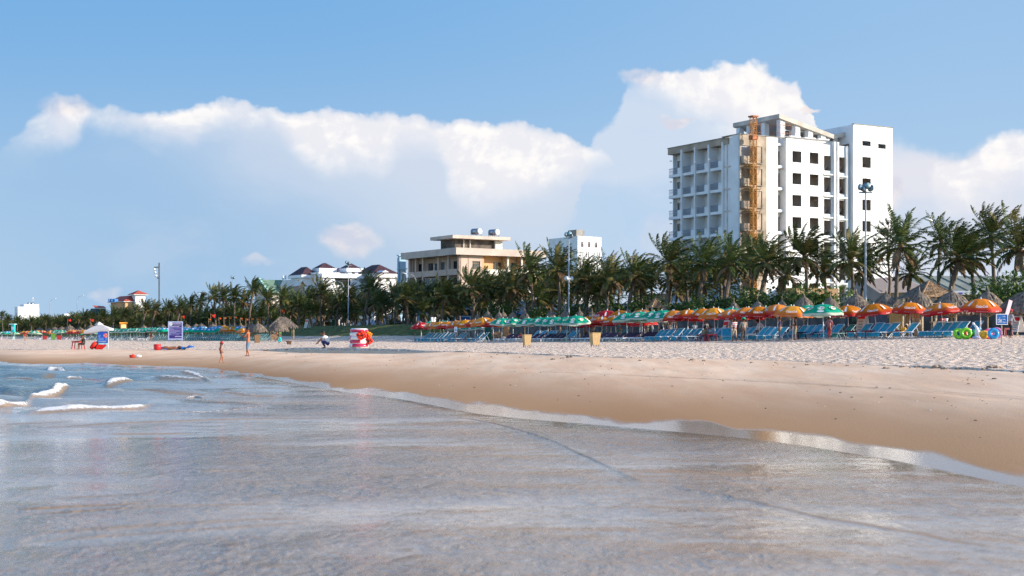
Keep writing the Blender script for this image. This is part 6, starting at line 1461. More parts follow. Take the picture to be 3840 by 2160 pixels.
person(2645, A_=AF+.2, H=1.66, P=STAND, rz=-95, top=M_grcloth, vest=mat('dark_teal_cloth', (.02,.10,.11), .85), bottom=M_kcloth, legs='long', hat=('bucket', M_grcloth), label='vendor in dark teal vest and grey hat standing behind the red stools')
person(2640, A_=AF-2.2, H=1.6, P=SIT, rz=60, top=M_kcloth, bottom=M_brcloth, legs='long', label='seated person in olive shirt on a dark red stool')
person(2668, A_=AF-2.0, H=1.62, P=SIT, rz=200, top=M_grcloth, bottom=M_navy, legs='long', label='seated black-haired person in grey shirt at the red plastic table')
person(2724, A_=AF+.2, H=1.6, P=SIT, rz=-60, top=M_bcloth, bottom=M_bcloth, legs='long', label='black-haired person seated behind the striped-shirt man')
person(3068, A_=AF+2.1, H=1.62, P=LIE, rz=205, top=M_wcloth, bottom=M_bcloth, legs='long', hat=('cap', M_bcloth), label='person in white and black reclining on a deck chair in dark cap')
person(3372, A_=AF-.5, H=1.62, P=LIE, rz=205, top=M_yellow, bottom=M_dred, legs='long', hat=('bucket', M_ecloth), label='person in yellow top and dark red trousers reclining on the end deck chair')
person(3788, A_=AF-3.5, H=1.64, P=WALK, rz=10, top=M_grcloth, sleeves='long', bottom=M_bcloth, legs='long', hat=('wrap', M_rcloth), label='person in grey shirt and black trousers walking behind the blue warning sign')
person(2100, A_=AF+5.5, H=1.65, P=STAND, rz=190, top=M_kcloth, bottom=M_bcloth, legs='long', label='person in olive standing behind the plum loungers')
person(2225, A_=AF+6, H=1.6, P=STAND, rz=100, top=M_ecloth, bottom=M_ecloth, legs='long', hat=('cone', M_tan), label='person in beige with cone hat by the wall')
person(2326, A_=AF+4.4, H=1.5, P=SIT, rz=-90, top=M_ecloth, bottom=M_navy, legs='long', hat=('bucket', M_yellow), label='seated person with a yellow hat behind the plum loungers')
person(2197, A_=AF+5.2, H=1.65, P=STAND, rz=150, top=M_grcloth, bottom=M_bcloth, legs='long', label='grey-shirted person standing by the last green parasol')
person(1898, A_=AF+1.5, H=1.6, P=LIE, rz=205, top=M_navy, bottom=M_grcloth, legs='long', label='person in navy reclining under the green parasols')
person(1935, A_=AF+1.4, H=1.6, P=LIE, rz=205, top=M_rcloth, bottom=M_navy, legs='short', label='person in red reclining under the green parasols')
person(2605, A_=AF+6, H=1.6, P=STAND, rz=-90, top=M_wcloth, bottom=M_navy, legs='long', label='person in white top near the food stall')
person(2512, A_=AF+7, H=1.6, P=STAND, rz=90, top=M_ecloth, bottom=M_ecloth, legs='long', label='person in cream near the stall shirts')
person(564, A_=AF-4.5, H=1.68, P=pose(face=(1,.6,0)), rz=-60, skin=M_skin2, bottom=M_bcloth, legs='short', label='bare-shouldered bather standing beside the two plum loungers', long_hair=True)
person(575, A_=AF-4.6, H=1.62, P=pose(face=(1,-.6,0)), rz=200, skin=M_skin2, bottom=M_rcloth, legs='short', label='bather in red beside the teal deck chairs')
person(547, A_=AF-1.5, H=1.72, P=STAND, rz=100, top=M_bcloth, bottom=M_bcloth, legs='long', label='tall person in black under the far green parasols')
person(6, A_=AF-22, H=1.6, P=STAND, rz=200, top=M_blcloth, bottom=M_wcloth, legs='long', label='person in blue and white at the far end of the beach')
person(50, A_=AF-20, H=1.62, P=STAND, rz=100, top=M_brcloth, bottom=M_wcloth, legs='long', label='person in brown and white walking on the far sand')
person(93, A_=AF-20, H=1.62, P=WALK, rz=100, skin=M_skin2, top=M_rcloth, bottom=M_ecloth, legs='knee', label='person in pinkish red top on the far sand')
person(97, A_=AF-19, H=1.5, P=STAND, rz=30, skin=M_skin2, bottom=M_orangec, legs='short', label='bather in orange trunks on the far sand')
for px, A_, tp, bt, lab in ((1287,109,M_blcloth,M_navy,'person in light blue shirt on the promenade'),(1276,109,M_wcloth,M_ecloth,'person in white shirt on the promenade'),(1337,107,M_bcloth,M_bcloth,'person in black standing on the promenade by the motorbike'),(1500,110,M_wcloth,M_bcloth,'person in white and black by the parked motorbikes')): person(px, A_=A_, H=1.65, P=STAND, rz=random.uniform(0,360), top=tp, bottom=bt, legs='long', label=lab)

# ---------------------------------------------------------------- boards, signs, lamps
def at(px, Y=None, A_=None):
    Y = Y or rowY(px, A_); x = PX(px, Y); return x, Y, ground(x, Y)
def put_text(parent, body, cx, cz, h, width, mt, y=-.03, shear=0, bold=.01, name='lettering', pl=None):
    vs, fs = text_flat(body, h, shear, width, bold=bold); b = MB()
    b.add([(cx+a, y, cz+c) for a, c in vs], fs); o = b.build(name, mt, parent); return o
# blue warning sign on a single post
x, Y, g = at(3757, 60.5); T = thing('warning_sign', 'blue warning sign lettered in white on a thin wooden post', 'sign', (x, Y, g), R(4))
b = MB(); b.tube([(0,.03,-.3),(0,.03,.95)], .028, 8); b.build('post', M_bamboo, T); s_ = Y/F
w, zt = 41*s_, (1259.6-1179)*s_+EYE-g; zb = zt-37*s_
b = MB(); b.box(-w/2, w/2, -.012, .012, zb, zt); o = b.build('board', M_blue, T)
b = MB()
for q in ((-w/2-.02,w/2+.02,zb-.02,zb+.006),(-w/2-.02,w/2+.02,zt-.006,zt+.02),(-w/2-.02,-w/2+.006,zb+.007,zt-.007),(w/2-.006,w/2+.02,zb+.007,zt-.007)): b.box(q[0],q[1],-.022,.02,q[2],q[3])
b.build('frame', M_wpaint, o)
put_text(o, 'CẤM', -w*.22, zb+(zt-zb)*.45, (zt-zb)*.62, w*.34, ML, -.017)
for i, tx in enumerate(('THẢ DIỀU', 'ĐÁ BÓNG', 'TRÊN BÃI CÁT')): put_text(o, tx, w*(.19 if i < 2 else .24), zb+(zt-zb)*(.80-.29*i), .055, w*(.27 if i < 2 else .42), ML, -.017)
# purple rules board
x, Y, g = at(658, 190); T = thing('rules_board', 'tall purple notice board with rows of pale writing on two legs', 'notice board', (x, Y, g), R(6)); s_ = Y/F
w, zt, zb = 50*s_, PZ(1208, Y)-g, PZ(1271, Y)-g; b = MB(); b.box(-w/2, w/2, -.03, .03, zb, zt); o = b.build('board', M_purple, T); b = MB()
for q in ((-w/2-.08,w/2+.08,zb-.1,zb+.06),(-w/2-.08,w/2+.08,zt-.06,zt+.1),(-w/2-.08,-w/2+.06,zb+.061,zt-.061),(w/2-.06,w/2+.08,zb+.061,zt-.061)): b.box(q[0],q[1],-.05,.04,q[2],q[3])
b.build('frame', M_lav, o); b = MB()
for sx in (-1, 1): b = MB(); b.box(sx*(w/2-.02)-.04, sx*(w/2-.02)+.04, .045, .12, -.3, zt); b.build('leg', M_lav, T)
b = MB(); H_ = zt-zb; rows_ = [(.91,.22,.93,0),(.83,.22,.94,1),(.74,.03,.78,0),(.685,.03,.96,2),(.645,.03,.28,2),(.595,.03,.96,2),(.555,.03,.40,2),(.505,.03,.95,2),(.46,.03,.82,2),(.415,.03,.96,2),(.375,.03,.55,2),(.325,.03,.97,2),(.285,.05,.15,2),(.24,.05,.78,2),(.15,.48,.96,0),(.12,.44,.95,2)]
rr = random.Random(2)
for f, a, c, m in rows_:
    xx = a
    while xx < c: wd = rr.uniform(.04,.11); e_ = min(xx+wd, c); b.box(-w/2+xx*w, -w/2+e_*w, -.052, -.034, zb+f*H_-.028, zb+f*H_+.03, m); xx = e_+.012
b.build('lettering', [mat('pale_print', (.68,.66,.85), .6), mat('cream_print', (.50,.46,.42), .6), mat('lilac_print', (.33,.32,.62), .6)], o)
b = MB(); b.lathe([(.24,0),(.24,.02)], 20, (0,0,0), 0, Matrix.Rotation(R(90), 3, 'X')); b.v = [(v[0]-w*.36, v[1]-.036, v[2]+zb+.88*H_) for v in b.v]; b.build('emblem', M_wcloth, o)
b = MB(); b.torus((-w*.36, -.062, zb+.88*H_), .12, .018, 0, 16, 5, Matrix.Rotation(R(90), 3, 'X')); b.build('emblem_ring', M_lav, o)
# white parasol with blue price banner
x, Y, g = at(371, 108); T = thing('white_parasol', 'large white square parasol over the blue banner, leaning a little', 'parasol', (x, Y, g)); zt = PZ(1213, Y)-g; ze = PZ(1238, Y)-g; s_ = Y/F
b = MB(); W_ = 47*s_; top = (0,0,zt); b.add([(-W_,-W_*.7,ze-.1),(W_,-W_*.7,ze+.12),(W_*1.0,W_*.7,ze+.12),(-W_*1.0,W_*.7,ze-.1),top,(-W_,-W_*.7,ze-.28),(W_,-W_*.7,ze-.02),(W_,W_*.7,ze-.02),(-W_,W_*.7,ze-.28)], [(0,1,4),(1,2,4),(2,3,4),(3,0,4),(0,5,6,1),(1,6,7,2),(2,7,8,3),(3,8,5,0)]); b.build('canopy', M_canvas, T)
b = MB(); b.lathe([(.32,zt-.17),(.3,zt-.1),(.06,zt+.06)], 4, (0,0,.06)); b.build('vent', M_canvas, T)
b = MB(); b.tube([(-.12,0,-.3),(0,0,zt)], .05, 8); b.build('pole', M_darkwood, T)
x2, Y2, g2 = at(386, 107.4); T = thing('price_banner', 'blue hanging banner with pale lines of writing and a pink flower print', 'banner', (x2, Y2, g2), R(3)); s_ = Y2/F
zt, zb = PZ(1243, Y2)-g2, PZ(1297, Y2)-g2; w = 37*s_; b = MB(); b.box(-w/2, w/2, -.01, .01, zb, zt); o = b.build('cloth', mat('banner_blue', (.02,.10,.50), .5, .1, 2), T)
b = MB(); b.box(-w/2, w/2, -.014, -.0105, zb, zb+(zt-zb)*.2, 0); 
for f, a, c in ((.70,.05,.28),(.62,.05,.22),(.53,.05,.58),(.53,.75,.95),(.44,.05,.58),(.44,.75,.93),(.34,.05,.95),(.29,.05,.5)):
    xx = a
    while xx < c: e_ = min(xx+rr.uniform(.06,.14), c); b.box(-w/2+xx*w, -w/2+e_*w, -.016, -.0115, zb+f*(zt-zb)-.02, zb+f*(zt-zb)+.025, 1); xx = e_+.02
b.box(-w*.05, w*.3, -.017, -.0118, zb+.27*(zt-zb), zb+.31*(zt-zb), 3); b.box(w*.12, w*.3, -.018, -.0147, zb+.06*(zt-zb), zb+.15*(zt-zb), 4)
b.build('lettering', [mat('aqua_print', (.45,.75,.80), .5), mat('sky_print', (.25,.45,.80), .5), M_pole, mat('rose_print', (.7,.45,.45), .5), mat('sea_print', (.05,.45,.5), .5)], o)
b = MB()
for i in range(6): a = i*1.047; b.ball((w*.27+.10*math.cos(a), -.014, zb+.72*(zt-zb)+.10*math.sin(a)), (.085,.006,.085), i % 2, 8)
b.build('flower_print', [mat('pink_print', (.65,.08,.22), .5), mat('peach_print', (.8,.35,.2), .5)], o)
b = MB(); b.box(-w/2-.02, w/2+.02, -.03, .03, zt, zt+.05); b.build('rail', M_wpaint, T); b = MB(); b.tube([(w/2+.03,0,-.2),(w/2+.03,0,zt)], .02, 6); b.build('pole', M_wpaint, T)
# A-frame boards
def aframe(px, A_, h, w, m1, lab, base=0):
    x, Y, g = at(px, A_=A_); T = thing('sandwich_board', lab, 'sandwich board', (x, Y, g+base), R(35))
    for s in (-1, 1):
        b = MB(); b.add([(s*.05,-w/2,h),(s*.05,w/2,h),(s*.42,w/2,h*.2),(s*.42,-w/2,h*.2),(s*.02,-w/2,h),(s*.02,w/2,h),(s*.39,w/2,h*.2),(s*.39,-w/2,h*.2)], [(0,1,2,3),(7,6,5,4),(0,4,5,1),(3,2,6,7),(0,3,7,4),(1,5,6,2)]); b.build('panel', m1, T)
        for q in (-1, 1): b = MB(); b.bar((s*.40,q*w*.48,h*.22), (s*.50,q*w*.48,0), .04); b.build('leg', M_bamboo, T)
    b = MB()
    b.add([(-.09,-w*.45,h*.93),(-.09,w*.45,h*.93),(-.17,w*.45,h*.76),(-.17,-w*.45,h*.76)], [(0,1,2,3)], 0)
    for j in range(4): z1 = h*(.68-.11*j); xx = -.07-(h-z1)/h*.46; b.add([(xx,-w*.3,z1),(xx,w*.25,z1),(xx-.02,w*.25,z1-h*.05),(xx-.02,-w*.3,z1-h*.05)], [(0,1,2,3)], 1)
    b.build('lettering', [ML3, M_grcloth], T)
aframe(1153, 90, 1.75, 1.0, M_cream, 'cream and red sandwich board standing before the lawn')
aframe(3236, AF+3, 1.75, .7, M_cream, 'red and white picture sandwich board between the orange parasols')
aframe(2727, AF+3, 1.6, .6, M_cream, 'pale pink sandwich board behind the striped-shirt man')
aframe(3815, AF+6, 1.3, .6, M_wpaint, 'white sandwich board by the wall beyond the blue warning sign')
# small sign on a stake, plain stakes
x, Y, g = at(1709, A_=AF-8); T = thing('stake_sign', 'small pale blue sign on a thin stake before the blue deck chairs', 'sign', (x, Y, g)); b = MB(); b.tube([(0,0,-.2),(0,0,1.3)], .022, 6); b.build('stake', M_wood, T)
b = MB(); b.box(-.13,.13,-.03,-.012,1.05,1.55); o = b.build('board', M_frameb, T); b = MB(); b.box(-.09,.09,-.036,-.031,1.4,1.46); b.box(-.05,.08,-.036,-.031,1.15,1.32); b.build('lettering', M_blue, o)
x, Y, g = at(1555, A_=AF-6); b = MB(); b.tube([(0,0,-.2),(.03,0,.95)], .03, 6); tag(b.build('stake', M_darkwood, None, False, (x, Y, g)), 'short dark stake standing alone in the sand by the scarlet parasol', 'stake')
# woven bins
def bin_(px, Y, w, h, mt, lab, legs=True, name='waste_basket'):
    x, _, g = at(px, Y); T = thing(name, lab, 'bin', (x, Y, g), R(20), 'bins on the sand'); b = MB(); a, c = w*.36, w*.5
    b.add([(-a,-a,.12),(a,-a,.12),(a,a,.12),(-a,a,.12),(-c,-c,h),(c,-c,h),(c,c,h),(-c,c,h)], [(3,2,1,0),(0,1,5,4),(1,2,6,5),(2,3,7,6),(3,0,4,7)]); b.build('basket', mt, T)
    b = MB()
    for p, q in (((-c,-c),(c,-c)),((c,-c),(c,c)),((c,c),(-c,c)),((-c,c),(-c,-c))): b.bar((p[0],p[1],h), (q[0],q[1],h), .035)
    b.build('rim', mt, T)
    if legs:
        for sx in (-1,1):
            for sy in (-1,1): b = MB(); b.bar((sx*a*.85,sy*a*.85,.14), (sx*a*.8,sy*a*.8,-.05), .04); b.build('leg', M_wood, T)
bin_(1975, 90, .50, .78, M_tan, 'tan woven waste basket standing before the plum loungers, the farther of the two'); bin_(2231, 86, .56, .84, M_tan, 'tan woven waste basket before the plum loungers, the nearer of the two')
bin_(964, 145, .62, .92, mat('brown_wicker', (.26,.15,.08), .8, .2, 20), 'tall brown waste basket behind the bare-chested man', False); bin_(1084, 110, .36, .36, mat('brown_box', (.13,.07,.045), .8, .2, 20), 'low dark brown box lying on the sand', False, 'box')
bin_(168, 330, 1.1, 1.0, mat('bin_red', (.33,.03,.03), .6), 'red bin on the far beach, beside the green one', False); bin_(222, 325, 1.2, 1.05, mat('bin_red', (.33,.03,.03), .6), 'red bin on the far beach, nearer the white parasol', False); bin_(200, 320, 1.1, 1.45, mat('bin_green2', (.10,.25,.04), .6), 'green bin on the far beach between two red ones', False)
# small tables and stools
def table(px, A_, lab, mt=M_dred, sc=1.0, Y=None, grp='plastic tables and stools'):
    x, Y, g = at(px, Y, A_); T = thing('plastic_table', lab, 'table', (x, Y, g), random.uniform(0,1), grp); T.scale = (sc,)*3
    b = MB(); b.box(-.35,.35,-.3,.3,.50,.54); b.box(-.33,.33,-.28,.28,.44,.498); b.build('table_top', mt, T)
    for sx in (-1,1):
        for sy in (-1,1): b = MB(); b.bar((sx*.28,sy*.23,.46), (sx*.34,sy*.28,0), .05); b.build('leg', mt, T)
for px, A_, lab in ((3190,AF-1.2,'dark red plastic table under the orange parasol by the plaid-shirted woman'),(3256,AF-1.4,'dark red plastic table before the blue deck chairs near the picture board'),(3002,AF+1.5,'black low table beside the black T-shirt man'),(2627,AF-2.6,'dark red stool before the vendor in teal vest'),(2648,AF-2.9,'brown-red stool of the seated person in olive'),(2670,AF-3.0,'bright red stool of the seated person in grey'),(2813,AF-2.4,'grey metal table in front of the person with green hat'),(3770,AF+1,'long dark table behind the walking grey-shirted person')):
    table(px, A_, lab, {'bright': M_red, 'grey m': M_metal, 'black ': M_bcloth}.get(lab[:6], M_dred), 1.0)
table(293, None, 'small red plastic table of the seated person on the far sand', M_red, 1.15, 107.6)
# inflatables
def ring(name, lab, c, R_, r, M, fn, mats_, grp):
    T = None; b = MB(); b.torus((0,0,0), R_, r, 0, 28, 12, M, fn); return tag(b.build(name, mats_, None, True, c), lab, 'inflatable ring', grp)
x0, Y0, g0 = at(1346, 84)
for i in range(5):
    R_ = .46-.012*i; r = .125; z = g0+.12+i*.225; off = (.02*math.sin(i*2), .02*math.cos(i), 0)
    nm = 'lowest ring of the pile|second ring up|middle ring of the pile|fourth ring up|topmost ring of the pile'.split('|')[i]
    if i == 4: fn = lambda a, b_: 1 if b_ in (1,2,3,4,5) else 0
    else: fn = (lambda k: lambda a, b_: 1 if ((a+k*5)//9) % 2 and b_ in (0,1,2,10,11) or (not ((a+k*5)//9) % 2 and b_ in (8,9,10)) else 0)(i)
    ring('inflatable_ring', 'pink-red and white inflatable ring, '+nm, (x0+off[0], Y0+off[1], z), R_, r, None, fn, [M_vred, M_vwhite], 'rings piled on the sand')
def jacket(lab, c, M, mt):
    T = thing('life_jacket', lab, 'life jacket', c, 0, 'life jackets over the ring pile'); b = MB(); r = random.Random(len(lab))
    for i in range(5):
        for j in range(4): b.ball(M @ Vector(((i-2)*.10, r.uniform(-.03,.03), (j-1.5)*.11+r.uniform(-.02,.02))), (.075,.055,.075), 0, 6)
    b.build('panel', mt, T, True); b = MB(); b.bar(M @ Vector((-.2,-.06,.1)), M @ Vector((.2,-.07,-.05)), .03); b.build('strap', M_bcloth, T)
jacket('orange life jacket draped over the ring pile, farther round', (x0+.50, Y0-.15, g0+.75), Matrix.Rotation(.5, 3, 'Y') @ Matrix.Rotation(.5, 3, 'Z'), mat('orange_nylon', (.90,.25,.01), .6, .15, 10))
jacket('red-orange life jacket hanging on the front of the ring pile', (x0+.22, Y0-.58, g0+.72), Matrix.Rotation(-.5, 3, 'Y'), mat('red_nylon', (.85,.05,.015), .6, .15, 10))
x, Y, g = at(1364, 83.8); jacket('orange-red life jacket hanging lowest on the ring pile', (x0+.56, Y0-.28, g0+.45), Matrix.Rotation(1.0, 3, 'Y'), mat('red_nylon', (.85,.05,.015)))
def vring(px, A_, R_, r, mt, lab, tiltz=0, yaw=0, m2=None):
    R_ *= .76; r *= .76; x, Y, g = at(px, A_=A_); M = Matrix.Rotation(yaw, 3, 'Z') @ Matrix.Rotation(R(80), 3, 'X'); ring('swim_ring', lab, (x, Y, g+R_+r-.04), R_, r, M, (lambda a, b: 1 if (a//2) % 5 == 0 and b in (7,8,9) else 0), [mt, m2 or M_vwhite], 'swim rings under the last orange parasol')
vring(3594, AF-6, .30, .15, M_lime, 'lime green swim ring leaning behind the brighter one', 0, .3); vring(3622, AF-6.6, .31, .155, M_lime, 'lime green swim ring in front, beside the deck chairs', 0, -.1)
vring(3632, AF-5, .30, .14, M_vora, 'orange-red swim ring behind the front lime one', 0, .5); vring(3725, AF-6.4, .27, .16, M_vblue, 'bright blue swim ring with green centre nearest the warning sign', 0, -.15, M_vgreen); vring(3736, AF-5, .32, .13, M_vpink, 'pink swim ring standing behind the blue one', 0, -.4)
vring(3704, AF-5.8, .26, .14, M_vred, 'dark red swim ring between the yellow duck and the blue ring', 0, .3); vring(3714, AF-5.4, .30, .12, mat('lilac_vinyl', (.45,.42,.75), .25), 'lilac swim ring behind the dark red one', 0, .1)
x, Y, g = at(3650, A_=AF-6); b = MB(); b.ball((0,0,.25), .25, 0, 18); b.lathe([(.04,.48),(.04,.53)], 8); tag(b.build('beach_ball', M_vgreen, None, True, (x, Y, g)), 'dark green inflatable ball between the lime rings and the white float', 'beach ball')
x, Y, g = at(3690, A_=AF-6.6); T = thing('duck_float', 'yellow inflatable animal float with patterned sides', 'inflatable float', (x, Y, g)); T.scale = (.76,)*3; b = MB(); b.ball((0,0,.32), (.34,.26,.32), 0, 16); b.build('body', M_vyel, T, True); b = MB(); b.ball((-.25,-.1,.42), (.15,.15,.16), 0, 12); b.ball((-.34,-.24,.38), (.08,.08,.07), 0, 8); b.build('head', M_vyel, T, True); b = MB(); b.ball((.08,-.25,.5), (.05,.02,.05), 0, 8); b.ball((.2,-.17,.35), (.04,.02,.05), 0, 8); b.build('spot', M_vora, T, True)
x, Y, g = at(3664, A_=AF-6.5); T = thing('dolphin_float', 'white inflatable float with a long raised neck and blue mottles', 'inflatable float', (x, Y, g)); T.scale = (.8,)*3; b = MB(); b.tube([(.02,0,.1),(.05,0,.45),(-.05,-.05,.8),(-.2,-.05,1.0)], [.2,.2,.1,.07], 12); b.build('neck', M_vwhite, T, True); b = MB(); b.ball((-.26,-.05,1.06), (.09,.07,.14), 0, 10, Matrix.Rotation(-.7, 3, 'Y')); b.build('head', M_vwhite, T, True); b = MB(); b.ball((-.1,-.15,.1), (.32,.18,.12), 0, 12); b.build('body', mat('mottled_blue_vinyl', (.7,.7,.75), .3, .2, 9, col2=(.05,.12,.45)), T, True); b = MB(); b.ball((.12,.05,.72), (.2,.12,.12), 0, 10); b.build('wing', M_vblue, T, True)
# items on the wet sand and by the far umbrella
x, Y, g = at(507, 84); T = thing('rescue_float', 'red float with a white rounded end lying on the smooth sand', 'rescue float', (x, Y, g+.09), R(8)); T.scale = (.85,.7,.68); b = MB(); b.tube([(-.38,0,0),(.02,0,.02)], [.13,.13], 12); b.box(-.2,-.1,-.05,.05,.1,.2); b.build('body', M_orangec if 0 else mat('red_float', (.70,.05,.02), .5), T, True); b = MB(); b.ball((.20,0,.02), (.24,.14,.13), 0, 12); b.build('float_end', M_vwhite, T, True)
x, Y, g = at(358, 107); T = thing('red_kayak_bag', 'large red bag propped against the leaning parasol pole', 'bag', (x, Y, g)); T.scale = (.62,)*3; b = MB(); b.tube([(-.55,0,.1),(-.2,0,.55),(.05,0,.85)], [.22,.30,.2], 12); b.build('bag_body', mat('red_nylon2', (.70,.02,.01), .6), T, True); b = MB(); b.tube([(-.1,.1,.1),(.2,.1,.9)], [.28,.18], 10); b.build('side_panel', M_bcloth, T, True)
x, Y, g = at(376, 106.8); b = MB(); b.add([(-.3,-.2,0),(.2,-.2,0),(.45,.1,.3),(-.3,.2,.32),(-.3,-.15,.05),(.2,-.15,.05),(.45,.15,.35),(-.3,.25,.37)], [(0,1,2,3),(7,6,5,4),(0,4,5,1),(1,5,6,2),(2,6,7,3),(3,7,4,0)]); tag(b.build('boat_hull_piece', mat('red_nylon2', (.7,.02,.01)), None, False, (x, Y, g)), 'small red wedge-shaped float under the blue banner', 'float')
x, Y, g = at(650, 103.4); b = MB(); n_ = 14
for j in range(5):
    for i in range(n_+1): b.v.append((-1.35+2.75*i/n_, -.5+j*.28, .03+.035*math.sin(i*1.9+j)+.03*math.sin(j*2+i*.7)+(.12 if i > 11 else 0)+(.16 if j == 4 else .05*(j == 3))))
for j in range(4):
    for i in range(n_): b.f.append((j*(n_+1)+i, j*(n_+1)+i+1, (j+1)*(n_+1)+i+1, (j+1)*(n_+1)+i)); b.m.append(0)
tag(b.build('tarpaulin', M_royal, None, True, (x, Y, g+.01)), 'crumpled blue tarpaulin spread on the dry sand under the sunbather', 'tarpaulin')
x, Y, g = at(590, 102.6); T = thing('red_basket', 'red round basket beside the head of the sunbather on the blue tarpaulin', 'basket', (x, Y, g)); b = MB(); b.lathe([(.16,0),(.26,.18),(.25,.42)], 14); b.build('basket_body', M_red, T, True); b = MB(); b.torus((0,0,.42), .25, .025, 0, 18, 6); b.build('rim', M_red, T, True)
# lifeguard post
x, Y, g = at(50, A_=AF+3); T = thing('lifeguard_tower', 'turquoise lifeguard tower among the farthest parasols', 'lifeguard tower', (x, Y, g)); s_ = Y/F; zt = PZ(1214, Y)-g
b = MB(); b.box(-5*s_, 5*s_, -.8, .8, zt*.45, zt*.93); b.build('cabin', M_turq, T); b = MB(); b.box(-11*s_, 8*s_, -1.2, 1.2, zt*.94, zt); b.build('roof', mat('pale_turquoise', (.35,.6,.65), .6), T)
for sx in (-1, 1): b = MB(); b.bar((sx*5*s_,0,-.2), (sx*4.5*s_,0,zt*.5), .2); b.build('leg', M_turq, T)
b = MB(); b.box(-.3,.3,-.9,-.82,zt*.6,zt*.8); b.build('window', M_frameb, T)
# food stalls, crates and hanging things under the thatch
def stall(px, A_, w, lab, m1, m2, goods, h=1.0):
    x, Y, g = at(px, A_=A_); T = thing('food_stall', lab, 'stall', (x, Y, g), R(8)); W_ = w/F*Y
    b = MB(); b.box(-W_/2, W_/2, -.3, .3, h-.06, h); b.box(-W_/2, W_/2, -.28, -.25, .2, h-.07); b.build('counter', m1, T)
    for sx in (-1, 1): b = MB(); b.bar((sx*W_*.48,0,-.1), (sx*W_*.48,0,2.3), .07); b.build('post', M_bamboo, T)
    b = MB(); b.bar((-W_*.48,0,2.2), (W_*.48,0,2.2), .04); b.build('rail', M_bamboo, T)
    for i, (mt, kd) in enumerate(goods):
        xx = -W_*.42+W_*.84*(i+.5)/len(goods)
        if kd == 'bottle': q = MB(); q.lathe([(.045,h),(.05,h+.02),(.05,h+.2),(.02,h+.27),(.02,h+.32)], 10, (xx,0,0)); nm = 'bottle'
        elif kd == 'tub': q = MB(); q.lathe([(.12,h),(.16,h+.22)], 12, (xx,0,0)); nm = 'tub'
        elif kd == 'shirt':
            q = MB(); q.add([(xx-.22,-.02,2.15),(xx+.22,-.02,2.15),(xx+.34,-.03,1.85),(xx+.22,-.03,1.8),(xx+.2,-.05,1.5),(xx-.2,-.05,1.5),(xx-.22,-.03,1.8),(xx-.34,-.03,1.85)], [(0,1,2,3,4,5,6,7)]); nm = 'hanging_shirt'
        else: q = MB(); q.tube([(xx,0,2.15),(xx,-.03,1.95),(xx+.02,-.02,1.7),(xx,0,1.5)], [.03,.12,.16,.05], 8); nm = 'hanging_bag'
        o = q.build(nm, mt, None, True); o.matrix_world = Matrix.Translation((x, Y, g)) @ Matrix.Rotation(R(8), 4, 'Z')
        col = {M_red:'red',M_blue:'blue',M_wcloth:'white',M_yellow:'yellow',M_green:'green',M_orangec:'orange',M_turq:'turquoise',M_ecloth:'cream',M_bcloth:'black'}.get(mt, 'pale')
        tag(o, '%s %s, %s along the %s' % (col, nm.replace('_', ' '), ordw(i+1), lab.split(' with')[0].split(' under')[0]), nm.replace('_', ' '), 'goods at the stalls')
stall(3540, AF+3, 100, 'wooden snack stall with bags and bottles under the biggest thatch', M_bamboo, M_wood, [(M_blue,'bag'),(M_wcloth,'bag'),(M_red,'tub'),(M_wcloth,'tub'),(M_wcloth,'bag'),(M_yellow,'bag')])
stall(2505, AF+5, 70, 'dark red stall with shirts hung behind the plum loungers', M_dred, M_wood, [(M_bcloth,'tub'),(M_wcloth,'shirt'),(M_ecloth,'shirt'),(M_wcloth,'shirt')])
stall(1035, AF-1, 40, 'bottle stall under the two thatched roofs at the lawn', M_wood, M_wood, [(M_bcloth,'tub'),(M_wcloth,'bottle'),(M_orangec,'tub'),(M_green,'tub')])
stall(1870, AF+4.5, 60, 'clothes stall with orange cloths behind the green parasols', M_wood, M_wood, [(M_ecloth,'shirt'),(M_orangec,'shirt'),(M_wcloth,'shirt')])
def curtain(px, A_, w, zt, zb, mt, lab, name='hanging_cloth', fold=.05):
    x, Y, g = at(px, A_=A_); W_ = w/F*Y; b = MB(); n_ = 24
    for j in range(2):
        for i in range(n_+1): b.v.append((-W_/2+W_*i/n_, fold*math.sin(i*1.7)+(.02*j), zt if j == 0 else zb+.05*math.sin(i)))
    for i in range(n_): b.f.append((i, i+n_+1, i+n_+2, i+1)); b.m.append(0)
    return tag(b.build(name, mt, None, True, (x, Y, g)), lab, 'cloth')
curtain(3300, AF+4.5, 56, 2.2, .3, mat('grey_blue_cloth', (.10,.14,.20), .9), 'grey-blue curtain hung under the thatch behind the deck chairs'); curtain(3360, AF+4.6, 50, 2.1, .5, mat('ochre_cloth', (.55,.36,.14), .9), 'ochre cloth hung beside the grey-blue curtain')
curtain(3402, AF+1.5, 14, 2.2, .1, mat('pale_yellow_cloth', (.70,.58,.32), .9, .2, 6), 'pale yellow cloth bundle hanging at the hut corner'); curtain(3085, AF+9, 66, 2.35, 2.1, M_royal, 'blue awning strip fixed at the wall behind the green parasol', 'awning_strip')
curtain(3422, AF+2, 34, 2.1, 1.2, pmat('spare_print', (.85,.30,.02), (.6,.05,.02), 1.3, 1.8), 'folded orange and red parasol cloth hanging near the hut')
curtain(1830, AF+2.5, 24, 1.6, .1, mat('leaf_green_panel', (.03,.18,.15), .8), 'dark green panel leaning at the end of the green parasols'); curtain(1900, AF+3, 20, 2.0, .6, M_beige2, 'orange cloth panel behind the reclining people')
